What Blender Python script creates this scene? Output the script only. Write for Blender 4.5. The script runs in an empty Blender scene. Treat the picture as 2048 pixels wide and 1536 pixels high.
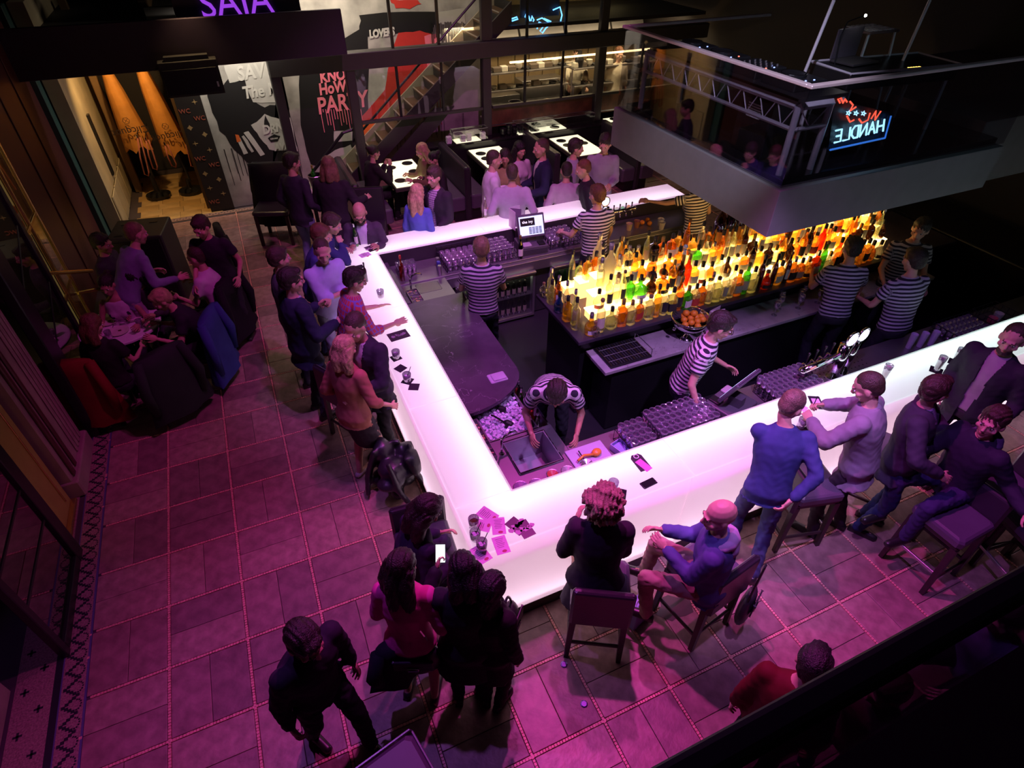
import bpy, bmesh, math, random
import numpy as np
from mathutils import Matrix, Vector
random.seed(7)
SC = bpy.context.scene
COL = SC.collection
R = math.radians
# ------------------------------------------------------------------ camera, world, lights, exposure
CH, CP, CR, CY, CF = 4.7, R(40.2), R(-0.42), R(24.2), 1192.3
def _cam():
    cy, sy = math.cos(CY), math.sin(CY)
    right = np.array([cy, -sy, 0.]); fh = np.array([sy, cy, 0.]); up = np.array([0, 0, 1.])
    f = fh*math.cos(CP)-up*math.sin(CP); d = -(up*math.cos(CP)+fh*math.sin(CP))
    c, s = math.cos(CR), math.sin(CR)
    return np.array([c*right+s*d, -s*right+c*d, f])
CM = _cam()
cd = bpy.data.cameras.new('camera'); cd.sensor_width = 36; cd.lens = CF/2048*36; cd.clip_start = 0.05; cd.clip_end = 100
cam = bpy.data.objects.new('camera', cd); COL.objects.link(cam)
m = Matrix.Identity(4)
for i in range(3):
    m[i][0] = CM[0][i]; m[i][1] = -CM[1][i]; m[i][2] = -CM[2][i]
m[2][3] = CH
cam.matrix_world = m
SC.camera = cam
w = bpy.data.worlds.new('world'); SC.world = w; w.use_nodes = True
w.node_tree.nodes['Background'].inputs[0].default_value = (0.35, 0.22, 0.30, 1)
w.node_tree.nodes['Background'].inputs[1].default_value = 0.010
SC.view_settings.view_transform = 'Standard'; SC.view_settings.look = 'None'
SC.view_settings.gamma = 1; SC.view_settings.use_curve_mapping = False
SC.view_settings.exposure = 0.0
SC.cycles.use_denoising = True
SC.cycles.max_bounces = 8; SC.cycles.transparent_max_bounces = 24
SC.cycles.diffuse_bounces = 3; SC.cycles.glossy_bounces = 3; SC.cycles.transmission_bounces = 6
SC.cycles.sample_clamp_indirect = 4.0
SC.cycles.caustics_reflective = False; SC.cycles.caustics_refractive = False
def spot(name, loc, tgt, power, col, size=60, radius=.06, blend=.5):
    l = bpy.data.lights.new(name, 'SPOT'); l.energy = power; l.color = col; l.spot_size = R(size); l.spot_blend = blend; l.shadow_soft_size = radius
    o = bpy.data.objects.new(name, l); COL.objects.link(o); o.location = loc
    o.rotation_euler = (Vector(tgt)-Vector(loc)).to_track_quat('-Z', 'Y').to_euler(); return o
def area(name, loc, tgt, power, col, sx, sy=None):
    l = bpy.data.lights.new(name, 'AREA'); l.energy = power; l.color = col; l.shape = 'RECTANGLE'; l.size = sx; l.size_y = sy or sx
    o = bpy.data.objects.new(name, l); COL.objects.link(o); o.location = loc
    o.rotation_euler = (Vector(tgt)-Vector(loc)).to_track_quat('-Z', 'Y').to_euler(); return o
PUR = (.98, .085, .70); VIO = (.50, .16, 1.0)
# overhead club spots above the bar, shining out over the floor
spot('magenta_spot', (2.6, 4.6, 6.6), (.45, 1.05, 0), 760, PUR, 62, .07, .9)
spot('magenta_spot', (1.8, 3.3, 6.6), (3.5, .6, 0), 880, PUR, 58, .07, .7)
spot('magenta_spot', (1.5, 3.4, 6.6), (-.9, 2.6, 0), 230, PUR, 54, .08, .9)
spot('violet_spot', (-1.0, 1.2, 5.0), (-2.1, 3.2, 0), 60, VIO, 22, .05, .5)
spot('violet_spot', (-.6, 3.6, 6.6), (1.6, 1.2, 0), 330, VIO, 70, .06, .6)
spot('violet_spot', (1.0, 1.2, 6.8), (4.6, 1.8, .6), 520, VIO, 42, .06, .6)
spot('magenta_spot', (1.6, 4.0, 6.6), (.5, 5.9, .8), 300, PUR, 58, .08, .7)
spot('violet_spot', (1.4, 3.2, 6.8), (1.8, 5.6, .9), 620, (.62, .22, 1), 46, .08, .7)
spot('magenta_spot', (2.4, 5.0, 6.6), (3.2, 8.9, 1.2), 760, (1, .22, .8), 58, .08, .7)
spot('magenta_spot', (1.0, 4.4, 6.6), (-1.5, 7.2, .6), 110, PUR, 46, .08, .8)
spot('violet_spot', (3.0, 1.4, 5.6), (3.2, 2.9, .9), 800, (.66, .34, 1), 44, .08, .6)
spot('violet_spot', (2.6, 3.6, 6.4), (2.3, 6.6, .9), 520, (.66, .3, 1), 40, .08, .6)
# house lights at the back: stair wall, lounge alcove, kitchen
area('wall_washer', (.2, 11.15, 3.0), (.25, 11.82, 1.3), 26, (1, .90, .76), 1.2, .1)
area('wall_washer', (1.7, 11.45, 3.7), (1.8, 12.35, 1.5), 42, (1, .86, .68), 1.4, .1)
area('wall_washer', (3.6, 11.4, 5.0), (3.6, 12.35, 2.4), 38, (1, .86, .66), 2.0, .1)
spot('alcove_lamp', (-1.4, 11.75, 2.85), (-1.5, 13.0, .9), 120, (1, .60, .22), 110, .05, .6)
spot('floor_lamp_warm', (-.2, 10.6, 3.8), (-.4, 9.6, 0), 60, (1, .66, .30), 80, .05, .8)
area('kitchen_lamp', (5.6, 12.4, 2.56), (5.6, 12.8, 0), 60, (1, .76, .42), 3.0, .3)
area('kitchen_lamp', (8.3, 12.4, 2.56), (8.3, 12.8, 0), 42, (1, .76, .42), 2.0, .3)
spot('platform_wash', (6.0, -1.0, 4.6), (5.2, 3.4, 2.6), 60, (.42, .72, .9), 50, .2, .9)
spot('platform_wash', (-1.5, 5.0, 5.4), (3.9, 4.8, 2.5), 60, (1, .50, .50), 40, .2, .9)
spot('truss_fill', (2.4, 2.4, 5.6), (4.2, 4.2, 3.3), 420, (.75, .70, 1), 34, .05, .6)  # added fill that brightens the booth truss; no fixture known there
def atz(u, v, z=0.):
    d = CM.T@np.array([(u-1024)/CF, (v-768)/CF, 1]); t = (z-CH)/d[2]; return Vector((t*d[0], t*d[1], z))
def aty(u, v, y):
    d = CM.T@np.array([(u-1024)/CF, (v-768)/CF, 1]); t = y/d[1]; return Vector((t*d[0], y, CH+t*d[2]))
def atx(u, v, x):
    d = CM.T@np.array([(u-1024)/CF, (v-768)/CF, 1]); t = x/d[0]; return Vector((x, t*d[1], CH+t*d[2]))
# ------------------------------------------------------------------ materials
MATS = {}
def nt(mt):
    return mt.node_tree.nodes, mt.node_tree.links
def mat(name, col=(.5, .5, .5), rough=.5, metal=0., emit=None, es=1., noise=0., nscale=8., bump=0., bscale=40., spec=.5, sheen=0., coat=0.):
    if name in MATS: return MATS[name]
    mt = bpy.data.materials.new(name); mt.use_nodes = True; N, L = nt(mt); b = N['Principled BSDF']
    b.inputs['Base Color'].default_value = (*col, 1); b.inputs['Roughness'].default_value = rough; b.inputs['Metallic'].default_value = metal
    b.inputs['Specular IOR Level'].default_value = spec
    if sheen: b.inputs['Sheen Weight'].default_value = sheen
    if coat: b.inputs['Coat Weight'].default_value = coat
    if emit: b.inputs['Emission Color'].default_value = (*emit, 1); b.inputs['Emission Strength'].default_value = es
    tc = N.new('ShaderNodeTexCoord')
    if noise or not emit:
        nz = N.new('ShaderNodeTexNoise'); nz.inputs['Scale'].default_value = nscale; nz.inputs['Detail'].default_value = 5
        L.new(tc.outputs['Object'], nz.inputs['Vector'])
        mx = N.new('ShaderNodeMixRGB'); mx.blend_type = 'MULTIPLY'; mx.inputs[0].default_value = max(noise, .12)
        mx.inputs[1].default_value = (*col, 1)
        cr = N.new('ShaderNodeValToRGB'); cr.color_ramp.elements[0].position = .3; cr.color_ramp.elements[1].position = .7
        cr.color_ramp.elements[0].color = (.25, .25, .25, 1); cr.color_ramp.elements[1].color = (1.1, 1.1, 1.1, 1)
        L.new(nz.outputs['Fac'], cr.inputs[0]); L.new(cr.outputs[0], mx.inputs[2]); L.new(mx.outputs[0], b.inputs['Base Color'])
    if bump:
        n2 = N.new('ShaderNodeTexNoise'); n2.inputs['Scale'].default_value = bscale; n2.inputs['Detail'].default_value = 4
        bp = N.new('ShaderNodeBump'); bp.inputs['Strength'].default_value = bump; bp.inputs['Distance'].default_value = .01
        L.new(tc.outputs['Object'], n2.inputs['Vector']); L.new(n2.outputs['Fac'], bp.inputs['Height']); L.new(bp.outputs[0], b.inputs['Normal'])
    MATS[name] = mt; return mt
def glassmat(name, col=(1, 1, 1), gloss=.12, body=0., bodycol=None, rough=.02, glint_body=False):
    """thin glass: tinted see-through, a Fresnel sheen, and for bottles some scattered body colour"""
    if name in MATS: return MATS[name]
    mt = bpy.data.materials.new(name); mt.use_nodes = True; N, L = nt(mt); N.remove(N['Principled BSDF']); out = N['Material Output']
    tr = N.new('ShaderNodeBsdfTransparent'); tr.inputs[0].default_value = (*col, 1)
    gl = N.new('ShaderNodeBsdfGlossy'); gl.inputs['Roughness'].default_value = rough
    lw = N.new('ShaderNodeLayerWeight'); lw.inputs[0].default_value = .35
    mm = N.new('ShaderNodeMath'); mm.operation = 'MULTIPLY_ADD'; mm.inputs[1].default_value = .55; mm.inputs[2].default_value = gloss; mm.use_clamp = True
    L.new(lw.outputs['Facing'], mm.inputs[0])
    src = tr
    if body:
        tl = N.new('ShaderNodeBsdfDiffuse' if glint_body else 'ShaderNodeBsdfTranslucent'); tl.inputs[0].default_value = (*(bodycol or col), 1)
        m1 = N.new('ShaderNodeMixShader'); m1.inputs[0].default_value = body
        L.new(tr.outputs[0], m1.inputs[1]); L.new(tl.outputs[0], m1.inputs[2]); src = m1
    m2 = N.new('ShaderNodeMixShader'); L.new(mm.outputs[0], m2.inputs[0]); L.new(src.outputs[0], m2.inputs[1]); L.new(gl.outputs[0], m2.inputs[2])
    L.new(m2.outputs[0], out.inputs['Surface']); MATS[name] = mt; return mt
def emitmat(name, col, s):
    if name in MATS: return MATS[name]
    mt = bpy.data.materials.new(name); mt.use_nodes = True; N, L = nt(mt); b = N['Principled BSDF']
    b.inputs['Base Color'].default_value = (*[min(1, c) for c in col], 1); b.inputs['Emission Color'].default_value = (*col, 1); b.inputs['Emission Strength'].default_value = s
    MATS[name] = mt; return mt
# ------------------------------------------------------------------ mesh building
def V3(p): return Vector(p)
class MB:
    def __init__(s): s.v = []; s.f = []; s.mi = []; s.cur = 0
    def add(s, vs, fs):
        o = len(s.v); s.v += [tuple(v) for v in vs]; s.f += [tuple(i+o for i in f) for f in fs]; s.mi += [s.cur]*len(fs); return s
    def box(s, a, b, rz=0, piv=None, M=None, top=None):
        x0, y0, z0 = a; x1, y1, z1 = b
        vs = [Vector(p) for p in ((x0, y0, z0), (x1, y0, z0), (x1, y1, z0), (x0, y1, z0), (x0, y0, z1), (x1, y0, z1), (x1, y1, z1), (x0, y1, z1))]
        if rz:
            c = Vector(piv or ((x0+x1)/2, (y0+y1)/2, 0)); Rm = Matrix.Rotation(rz, 3, 'Z'); vs = [Rm@(v-c)+c for v in vs]
        if M: vs = [M@v for v in vs]
        return s.add(vs, [(0, 3, 2, 1), (4, 5, 6, 7), (0, 1, 5, 4), (1, 2, 6, 5), (2, 3, 7, 6), (3, 0, 4, 7)])
    def rbox(s, a, b, r=.01, M=None):
        """box with chamfered vertical and top edges"""
        x0, y0, z0 = a; x1, y1, z1 = b; rings = []
        def ring(i, z): return [(x0+i+r, y0+i, z), (x1-i-r, y0+i, z), (x1-i, y0+i+r, z), (x1-i, y1-i-r, z), (x1-i-r, y1-i, z), (x0+i+r, y1-i, z), (x0+i, y1-i-r, z), (x0+i, y0+i+r, z)]
        rg = [ring(r*.6, z0), ring(0, z0+r*.6), ring(0, z1-r), ring(r*.35, z1-r*.35), ring(r, z1)]
        vs = [Vector(p) for g in rg for p in g]
        if M: vs = [M@v for v in vs]
        fs = [tuple(range(7, -1, -1)), tuple(range(32, 40))]
        for k in range(4):
            for i in range(8): fs.append((k*8+i, k*8+(i+1) % 8, k*8+8+(i+1) % 8, k*8+8+i))
        return s.add(vs, fs)
    def tube(s, pts, r, n=8, cap=True):
        pts = [Vector(p) for p in pts]; rs = r if isinstance(r, (list, tuple)) else [r]*len(pts)
        o = []; up = None
        for i, p in enumerate(pts):
            d = (pts[min(i+1, len(pts)-1)]-pts[max(i-1, 0)]).normalized()
            if up is None:
                up = Vector((0, 0, 1)) if abs(d.z) < .9 else Vector((1, 0, 0))
            a = d.cross(up).normalized(); b = a.cross(d).normalized(); up = b
            for k in range(n):
                t = 2*math.pi*k/n; o.append(p+a*math.cos(t)*rs[i]+b*math.sin(t)*rs[i])
        fs = []
        for i in range(len(pts)-1):
            for k in range(n): fs.append((i*n+k, i*n+(k+1) % n, (i+1)*n+(k+1) % n, (i+1)*n+k))
        if cap: fs.append(tuple(range(n-1, -1, -1))); fs.append(tuple((len(pts)-1)*n+k for k in range(n)))
        return s.add(o, fs)
    def lathe(s, prof, n=12, c=(0, 0, 0), M=None, sx=1, sy=1, rot=0, pw=None):
        """prof: (r, z) from bottom to top. pw: superellipse power for squarish bodies"""
        vs = []
        for r, z in prof:
            for k in range(n):
                t = 2*math.pi*(k+.5)/n+rot; cx, cy_ = math.cos(t), math.sin(t)
                if pw: q = (abs(cx)**pw+abs(cy_)**pw)**(-1/pw); cx *= q; cy_ *= q
                p = Vector((c[0]+r*cx*sx, c[1]+r*cy_*sy, c[2]+z)); vs.append(M@p if M else p)
        fs = []
        for i in range(len(prof)-1):
            for k in range(n): fs.append((i*n+k, i*n+(k+1) % n, (i+1)*n+(k+1) % n, (i+1)*n+k))
        if prof[0][0] > 1e-6: fs.append(tuple(range(n-1, -1, -1)))
        if prof[-1][0] > 1e-6: fs.append(tuple((len(prof)-1)*n+k for k in range(n)))
        return s.add(vs, fs)
    def ell(s, c, r, n=12, M=None):
        pr = [(math.sin(math.pi*i/(n//2)), -math.cos(math.pi*i/(n//2))) for i in range(n//2+1)]
        pr[0] = (1e-4, -1); pr[-1] = (1e-4, 1); c = Vector(c); r = (r, r, r) if isinstance(r, (int, float)) else r
        vs = []
        for a, z in pr:
            for k in range(n):
                t = 2*math.pi*k/n; p = c+Vector((r[0]*a*math.cos(t), r[1]*a*math.sin(t), r[2]*z)); vs.append(M@p if M else p)
        fs = [tuple(range(n-1, -1, -1)), tuple((len(pr)-1)*n+k for k in range(n))]
        for i in range(len(pr)-1):
            for k in range(n): fs.append((i*n+k, i*n+(k+1) % n, (i+1)*n+(k+1) % n, (i+1)*n+k))
        return s.add(vs, fs)
    def prism(s, poly, z0, z1, M=None):
        n = len(poly); vs = [Vector((x, y, z0)) for x, y in poly]+[Vector((x, y, z1)) for x, y in poly]
        if M: vs = [M@v for v in vs]
        return s.add(vs, [tuple(range(n-1, -1, -1)), tuple(range(n, 2*n))]+[(i, (i+1) % n, n+(i+1) % n, n+i) for i in range(n)])
    def mesh(s, name, mats, smooth=False):
        me = bpy.data.meshes.new(name); me.from_pydata(s.v, [], s.f)
        for mm_ in (mats if isinstance(mats, (list, tuple)) else [mats]): me.materials.append(mm_)
        if s.cur or any(s.mi): me.polygons.foreach_set('material_index', s.mi)
        if smooth: me.polygons.foreach_set('use_smooth', [True]*len(s.f))
        me.update(); return me
def link(name, me, parent=None, loc=None, kind=None):
    o = bpy.data.objects.new(name, me); COL.objects.link(o)
    if parent: o.parent = parent
    if loc is not None: o.location = loc
    if kind: o['kind'] = kind
    return o
def ob(name, mb, mats, parent=None, smooth=False, loc=None, kind=None):
    o = link(name, mb.mesh(name, mats, smooth), parent, loc, kind)
    if smooth == 'auto': pass
    return o
def tag(o, label, cat, group=None):
    o['label'] = label; o['category'] = cat
    if group: o['group'] = group
    return o
def thing(name, label, cat, loc=(0, 0, 0), rz=0, group=None):
    o = bpy.data.objects.new(name, None); COL.objects.link(o); o.location = loc; o.rotation_euler = (0, 0, rz); o.empty_display_size = .05
    return tag(o, label, cat, group)
def B(a, b, **k): return MB().box(a, b, **k)
def RB(a, b, r=.01): return MB().rbox(a, b, r)
def dup(root, loc, rz, label, group=None, scale=None):
    r = root.copy(); COL.objects.link(r); r.location = loc; r.rotation_euler = (root.rotation_euler[0], root.rotation_euler[1], rz); r['label'] = label
    if group: r['group'] = group
    if scale: r.scale = (scale,)*3
    for ch in list(root.children):
        c = ch.copy(); COL.objects.link(c); c.parent = r
        for g in ch.children:
            d = g.copy(); COL.objects.link(d); d.parent = c
    return r
def struct(name, mb, mats, **k):
    o = ob(name, mb, mats, **k); o['kind'] = 'structure'; return o
# ================================================================== SETTING
def tilemat():
    mt = mat('floor_stone', (.36, .20, .19), .42, noise=.6, nscale=9, bump=.22, bscale=30)
    return mt
STONE = tilemat()
STONE2 = mat('floor_stone_pale', (.42, .25, .22), .40, noise=.55, nscale=12, bump=.25, bscale=24)
STONE3 = mat('floor_stone_dark', (.28, .16, .155), .45, noise=.6, nscale=8, bump=.25, bscale=36)
GROUT = mat('floor_grout', (.07, .05, .06), .8)
TESS = mat('tessera_terracotta', (.85, .38, .33), .45, noise=.5, nscale=60)
BLACK = mat('black_lacquer', (.012, .012, .014), .35)
DARK = mat('dark_paint', (.03, .027, .03), .6)
DARKGLOSS = mat('dark_gloss', (.015, .013, .016), .12)
STEEL = mat('brushed_steel', (.55, .53, .55), .32, .9, bump=.05, bscale=200)
CHROME = mat('polished_chrome', (.85, .85, .87), .08, 1.)
FRAME = mat('steel_frame_paint', (.045, .042, .040), .45)
WHITE = mat('white_gloss', (.8, .8, .8), .3)
CLEAR = glassmat('clear_glass', (.96, .97, .97), .03)
floor = struct('floor', B((-6, -3, -.12), (12, 16, -.012)), GROUT)
# stone slabs between mosaic strips: each cell of the grid holds two slabs, laid alternately
GX, GY, GP, GQ = .186, 1.31, .581, .566
SW = .0125
in_bar = lambda x, y: x > .80 and y > 2.33 and y < 7.3
rects = []
for i in range(-4, 15):
    for j in range(-3, 19):
        x0, x1 = GX+(i)*GP, GX+(i+1)*GP; y0, y1 = GY+j*GQ, GY+(j+1)*GQ
        if y1 > 11.62 and x0 < 0: continue
        if in_bar(x0+.02, y0+.02) and in_bar(x1-.02, y1-.02): continue
        a, b, c, d = x0+SW+.002, x1-SW-.002, y0+SW+.002, y1-SW-.002
        if (i+j) % 2: h = (a+b)/2; rects += [(a, c, h-.002, d), (h+.002, c, b, d)]
        else: h = (c+d)/2; rects += [(a, c, b, h-.002), (a, h+.002, b, d)]
def seen(r):
    x, y = (r[0]+r[2])/2, (r[1]+r[3])/2
    v = CM@np.array([x, y, -CH]); u_, v_ = 1024+CF*v[0]/v[2], 768+CF*v[1]/v[2]
    return (0 if -60 < u_ < 2110 and -60 < v_ < 1600 else 50)+v[2]
rects.sort(key=seen)
tmesh = {}
rest = MB()
for k, (a, c, b, d) in enumerate(rects):
    if k < 300:
        w_, h_ = round(b-a, 3), round(d-c, 3); s = (k*7) % 3; key = (w_, h_, s)
        if key not in tmesh: tmesh[key] = MB().rbox((-w_/2, -h_/2, -.014), (w_/2, h_/2, 0), .003).mesh('tile', [STONE, STONE2, STONE3][s])
        o = link('tile', tmesh[key], floor, ((a+b)/2, (c+d)/2, random.uniform(-.0012, 0))); o.rotation_euler = (0, 0, math.pi*random.randint(0, 1))
    else: rest.box((a, c, -.014), (b, d, 0))
ob('tile', rest, STONE, floor, kind='stuff')
tm = MB()
def strip(x0, y0, x1, y1):
    L_ = math.hypot(x1-x0, y1-y0); n = int(L_/.0225); dx, dy = (x1-x0)/L_, (y1-y0)/L_
    for k in range(n):
        t = (k+.5)*L_/n; cx_, cy_ = x0+dx*t, y0+dy*t
        if in_bar(cx_, cy_): continue
        s = .0094+random.uniform(-.001, .0006); z = random.uniform(-.001, .0012)
        a, b = cx_-s, cx_+s; c, d = cy_-s, cy_+s
        tm.add([(a, c, z), (b, c, z), (b, d, z), (a, d, z), (a-.001, c-.001, -.012), (b+.001, c-.001, -.012), (b+.001, d+.001, -.012), (a-.001, d+.001, -.012)], [(0, 1, 2, 3), (0, 4, 5, 1), (1, 5, 6, 2), (2, 6, 7, 3), (3, 7, 4, 0)])
for i in range(-4, 15): strip(GX+i*GP, .1, GX+i*GP, 11.6)
for j in range(-2, 19): strip(-2.1, GY+j*GQ, 7.4, GY+j*GQ)
ob('tessera', tm, TESS, floor, kind='stuff')
# mosaic border along the left wall: zigzag and rings of dark tesserae in a light field
fld = MB(); blk = MB()
MF = mat('mosaic_field', (.40, .24, .22), .5, noise=.7, nscale=70, bump=.4, bscale=90); MK = mat('mosaic_black', (.02, .018, .03), .45); MBL = mat('mosaic_blue', (.10, .10, .24), .45)
fld.box((-2.30, .3, -.012), (-2.14, 11.6, .001)); fld.box((-2.62, .3, -.012), (-2.36, 5.6, .001))
blk.box((-2.36, .3, -.012), (-2.31, 4.2, .0015))
y = .4; k = 0
while y < 11.4:
    xa, xb = (-2.275, -2.185) if k % 2 else (-2.185, -2.275)
    for j in range(4):
        t = j/4; px_, py_ = xa+(xb-xa)*t, y+.07*t
        blk.box((px_-.013, py_-.004, 0), (px_+.013, py_+.02, .0025))
    if k % 2 == 0:
        for a in range(7):
            an = math.pi*(a/6-.5); blk.box((-2.185+.03*math.cos(an)-.006, y+.07+.04*math.sin(an)-.006, 0), (-2.185+.03*math.cos(an)+.006, y+.07+.04*math.sin(an)+.006, .0025))
    y += .07; k += 1
for yy in [0.6+.33*q for q in range(14)]:
    for xx in (-2.55, -2.44):
        yo = yy+(.16 if xx > -2.5 else 0)
        blk.box((xx-.008, yo-.03, 0), (xx+.008, yo+.03, .0025)); blk.box((xx-.03, yo-.008, 0), (xx+.03, yo+.008, .0025))
blue = MB(); blue.box((-2.14, .3, -.012), (-2.125, 11.6, .001)); blue.box((-2.31, .3, -.012), (-2.30, 11.6, .001))
ob('mosaic_field', fld, MF, floor, kind='stuff'); ob('mosaic_figure', blk, MK, floor, kind='stuff'); ob('mosaic_line', blue, MBL, floor, kind='stuff')
thr = MB(); thr.box((-2.1, 11.6, -.012), (.2, 11.72, .001)); ob('threshold_mosaic', thr, MF, floor)
th2 = MB()
for q in range(46): th2.box((-2.1+q*.05, 11.63+(q % 2)*.03, 0), (-2.07+q*.05, 11.655+(q % 2)*.03, .003))
ob('threshold_figure', th2, MK, floor, kind='stuff')
# parquet of the alcove: separate boards
PQ = [mat('parquet_oak', (.55, .34, .14), .35, noise=.4, nscale=3), mat('parquet_honey', (.62, .40, .18), .35, noise=.4, nscale=4)]
pm = {}
for i in range(4):
    for j in range(9):
        w_, h_ = .36, .26; kk = (i+j) % 2
        if kk not in pm: pm[kk] = RB((-w_/2+.002, -h_/2+.002, -.012), (w_/2-.002, h_/2-.002, 0), .003).mesh('parquet_board', PQ[kk])
        link('parquet_board', pm[kk], floor, (-2.05+i*w_+.18+(j % 2)*.06, 11.74+j*h_+.13, .0))
for k_, (u, v) in enumerate([(1128, 1329), (1168, 1408)]):
    p = atz(u, v, 0); MBs = MB().lathe([(.028, 0), (.028, .004), (.02, .007)], 12)
    tag(ob('floor_stud', MBs, mat('stud_metal', (.15, .12, .3), .25, .8), loc=p), 'small round metal stud in the floor %s' % ('just below the left stool' if k_ == 0 else 'farther out from the left stool'), 'stud')
wet = MB(); wet.prism([(math.cos(t*.5)*.16*(1+.2*math.sin(t*2.3)), math.sin(t*.5)*.11*(1+.25*math.cos(t*1.7))) for t in range(12)], .0005, .0015)
tag(ob('spill', wet, mat('dark_stain', (.09, .07, .06), .25), loc=atz(1350, 1215, 0)), 'dark patch of spilt drink on the floor beneath the hooded man', 'spill')

# --- walls
CREAM = mat('cream_plaster', (.55, .46, .30), .7, noise=.3, nscale=3)
MARB = mat('pilaster_marble', (.40, .27, .25), .35, noise=.4, nscale=4)
MAROON = mat('maroon_panel', (.10, .025, .03), .45)
TEAL = mat('teal_steel', (.05, .12, .12), .4)
BRASS = mat('brass_trim', (.75, .55, .18), .25, .9)
GOLD = mat('gold_panel', (.45, .32, .07), .5)
CONC = mat('grey_plaster', (.50, .47, .43), .8, noise=.6, nscale=3, bump=.2, bscale=10)
DWALL = mat('dark_wall', (.022, .018, .02), .7)
struct('wall_back', B((-3.2, 14.4, 0), (11, 14.6, 6)), DWALL)
struct('wall_right', B((9.6, -1, 0), (9.8, 14.4, 6)), DWALL)
wl = MB(); wl.box((-2.75, -.2, 0), (-2.65, 2.2, 5)); wl.box((-2.75, 2.2, 2.3), (-2.65, 14.4, 5)); struct('wall_left', wl, DWALL)
struct('trim_1', B((-2.75, 2.2, 0), (-2.65, 3.3, 2.3)), MARB)
# left wall bays, front to back: post, pane, post, gilt door, fluted pilaster, black framed pane, brass doors, maroon panel, teal post
def post(name, x0, y0, x1, y1, z1, m_, label, cat='post'):
    o = ob(name, RB((0, 0, 0), (x1-x0, y1-y0, z1), .012), m_, loc=(x0, y0, 0)); return tag(o, label, cat)
PANE = glassmat('tinted_pane', (.30, .27, .30), .16)
bay = thing('glass_door', 'black framed glass door with three bars, nearest along the shop wall', 'door', (-2.3, 3.42, 0))
for y0, y1 in ((0, .07), (.94, 1.08)): ob('door_stile', RB((-.03, y0, 0), (.03, y1, 2.3), .006), BLACK, bay)
for z in (.06, 2.26): ob('door_rail', RB((-.03, .07, z-.05), (.03, .94, z+.04), .006), BLACK, bay)
for z in (.62, 1.0, 1.4): ob('glazing_bar', RB((-.012, .07, z-.012), (.012, .94, z+.012), .004), BLACK, bay)
ob('pane', B((-.004, .07, .1), (.004, .94, 2.22)), PANE, bay)
gd = thing('gilt_door', 'gold lit panelled door with thin bright edge between the black frame and pilaster', 'door', (-2.42, 4.55, 0))
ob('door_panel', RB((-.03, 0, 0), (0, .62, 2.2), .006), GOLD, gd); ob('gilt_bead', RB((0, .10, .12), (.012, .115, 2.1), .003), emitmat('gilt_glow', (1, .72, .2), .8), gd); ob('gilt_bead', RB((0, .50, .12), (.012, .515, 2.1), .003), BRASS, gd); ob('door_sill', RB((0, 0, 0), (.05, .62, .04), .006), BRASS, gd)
pl = thing('pilaster', 'pinkish fluted stone pilaster on a stepped base beside the dining group', 'pilaster', (-2.46, 5.22, 0))
ob('shaft', RB((0, 0, .2), (.12, .75, 2.6), .01), MARB, pl); ob('base', RB((0, -.02, 0), (.17, .78, .2), .015), MARB, pl)
for q in range(4): ob('flute', RB((.12, .42+q*.075, .22), (.14, .465+q*.075, 2.6), .008), MARB, pl)
ob('moulding', RB((.12, .06, .22), (.15, .12, 2.6), .01), MAROON, pl); ob('moulding', RB((.12, .2, .22), (.145, .25, 2.6), .01), MAROON, pl)
bk = thing('glass_screen', 'tall black framed glass screen reflecting the dining group', 'screen', (-2.28, 6.08, 0))
ob('frame_post', RB((-.05, 0, 0), (.05, .30, 2.9), .01), BLACK, bk); ob('frame_post', RB((-.03, 1.12, 0), (.03, 1.2, 2.9), .008), BLACK, bk)
for z in (.05, 2.86): ob('frame_rail', RB((-.03, .3, z-.04), (.03, 1.12, z+.04), .008), BLACK, bk)
for q, (ya, za, yb, zb) in enumerate([(.32, .95, 1.1, 1.35), (.32, 1.6, 1.1, 2.0)]): ob('glazing_bar', MB().tube([(0, ya, za), (0, yb, zb)], .012, 6), BLACK, bk)
ob('pane', B((-.004, .3, .06), (.004, 1.12, 2.86)), glassmat('mirror_pane', (.2, .18, .2), .30), bk)
bd = thing('brass_door', 'brass edged glass door leaning open in front of the lit shopfront', 'door', (-2.32, 7.30, 0))
for y0 in (0, .34, .72): ob('brass_stile', RB((-.015, y0, 0), (.02, y0+.035, 2.75), .006), BRASS, bd)
for z in (.06, .95, 1.8, 2.7): ob('brass_rail', RB((-.012, .03, z-.02), (.015, .72, z+.02), .005), BRASS, bd)
ob('pane', B((-.003, .03, .06), (.003, .72, 2.7)), CLEAR, bd)
for (a_, b_) in (((0, .1, 1.35), (.28, .62, 1.05)), ((0, .72, .75), (.34, .98, .62))): ob('brass_handle', MB().tube([a_, b_], .022, 8), BRASS, bd)
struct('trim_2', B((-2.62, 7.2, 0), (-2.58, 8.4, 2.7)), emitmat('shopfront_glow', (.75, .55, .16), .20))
cane = thing('candy_pole', 'red and white striped pole standing behind the brass door', 'pole', (-2.45, 7.78, 0))
rd, wh = mat('pole_red', (.6, .03, .03), .3), mat('pole_white', (.75, .7, .6), .3)
for q in range(22): ob('stripe_band', MB().lathe([(.03, 0), (.033, .01), (.033, .07), (.03, .08)], 10), rd if q % 2 else wh, cane, loc=(0, .004*q, .08*q+.2))
ob('pole_base', MB().lathe([(.08, 0), (.08, .03), (.03, .2)], 12), wh, cane)
mr = struct('trim_3', RB((-2.6, 8.5, 0), (-2.5, 11.2, 3.4), .01), MAROON)
for q in range(3): ob('panel_moulding', RB((-2.5, 8.7+q*.8, .1), (-2.485, 8.74+q*.8, 3.2), .005), MAROON, mr)
struct('trim_4', RB((-2.62, 11.2, 0), (-2.42, 11.42, 3.4), .01), TEAL)
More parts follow.
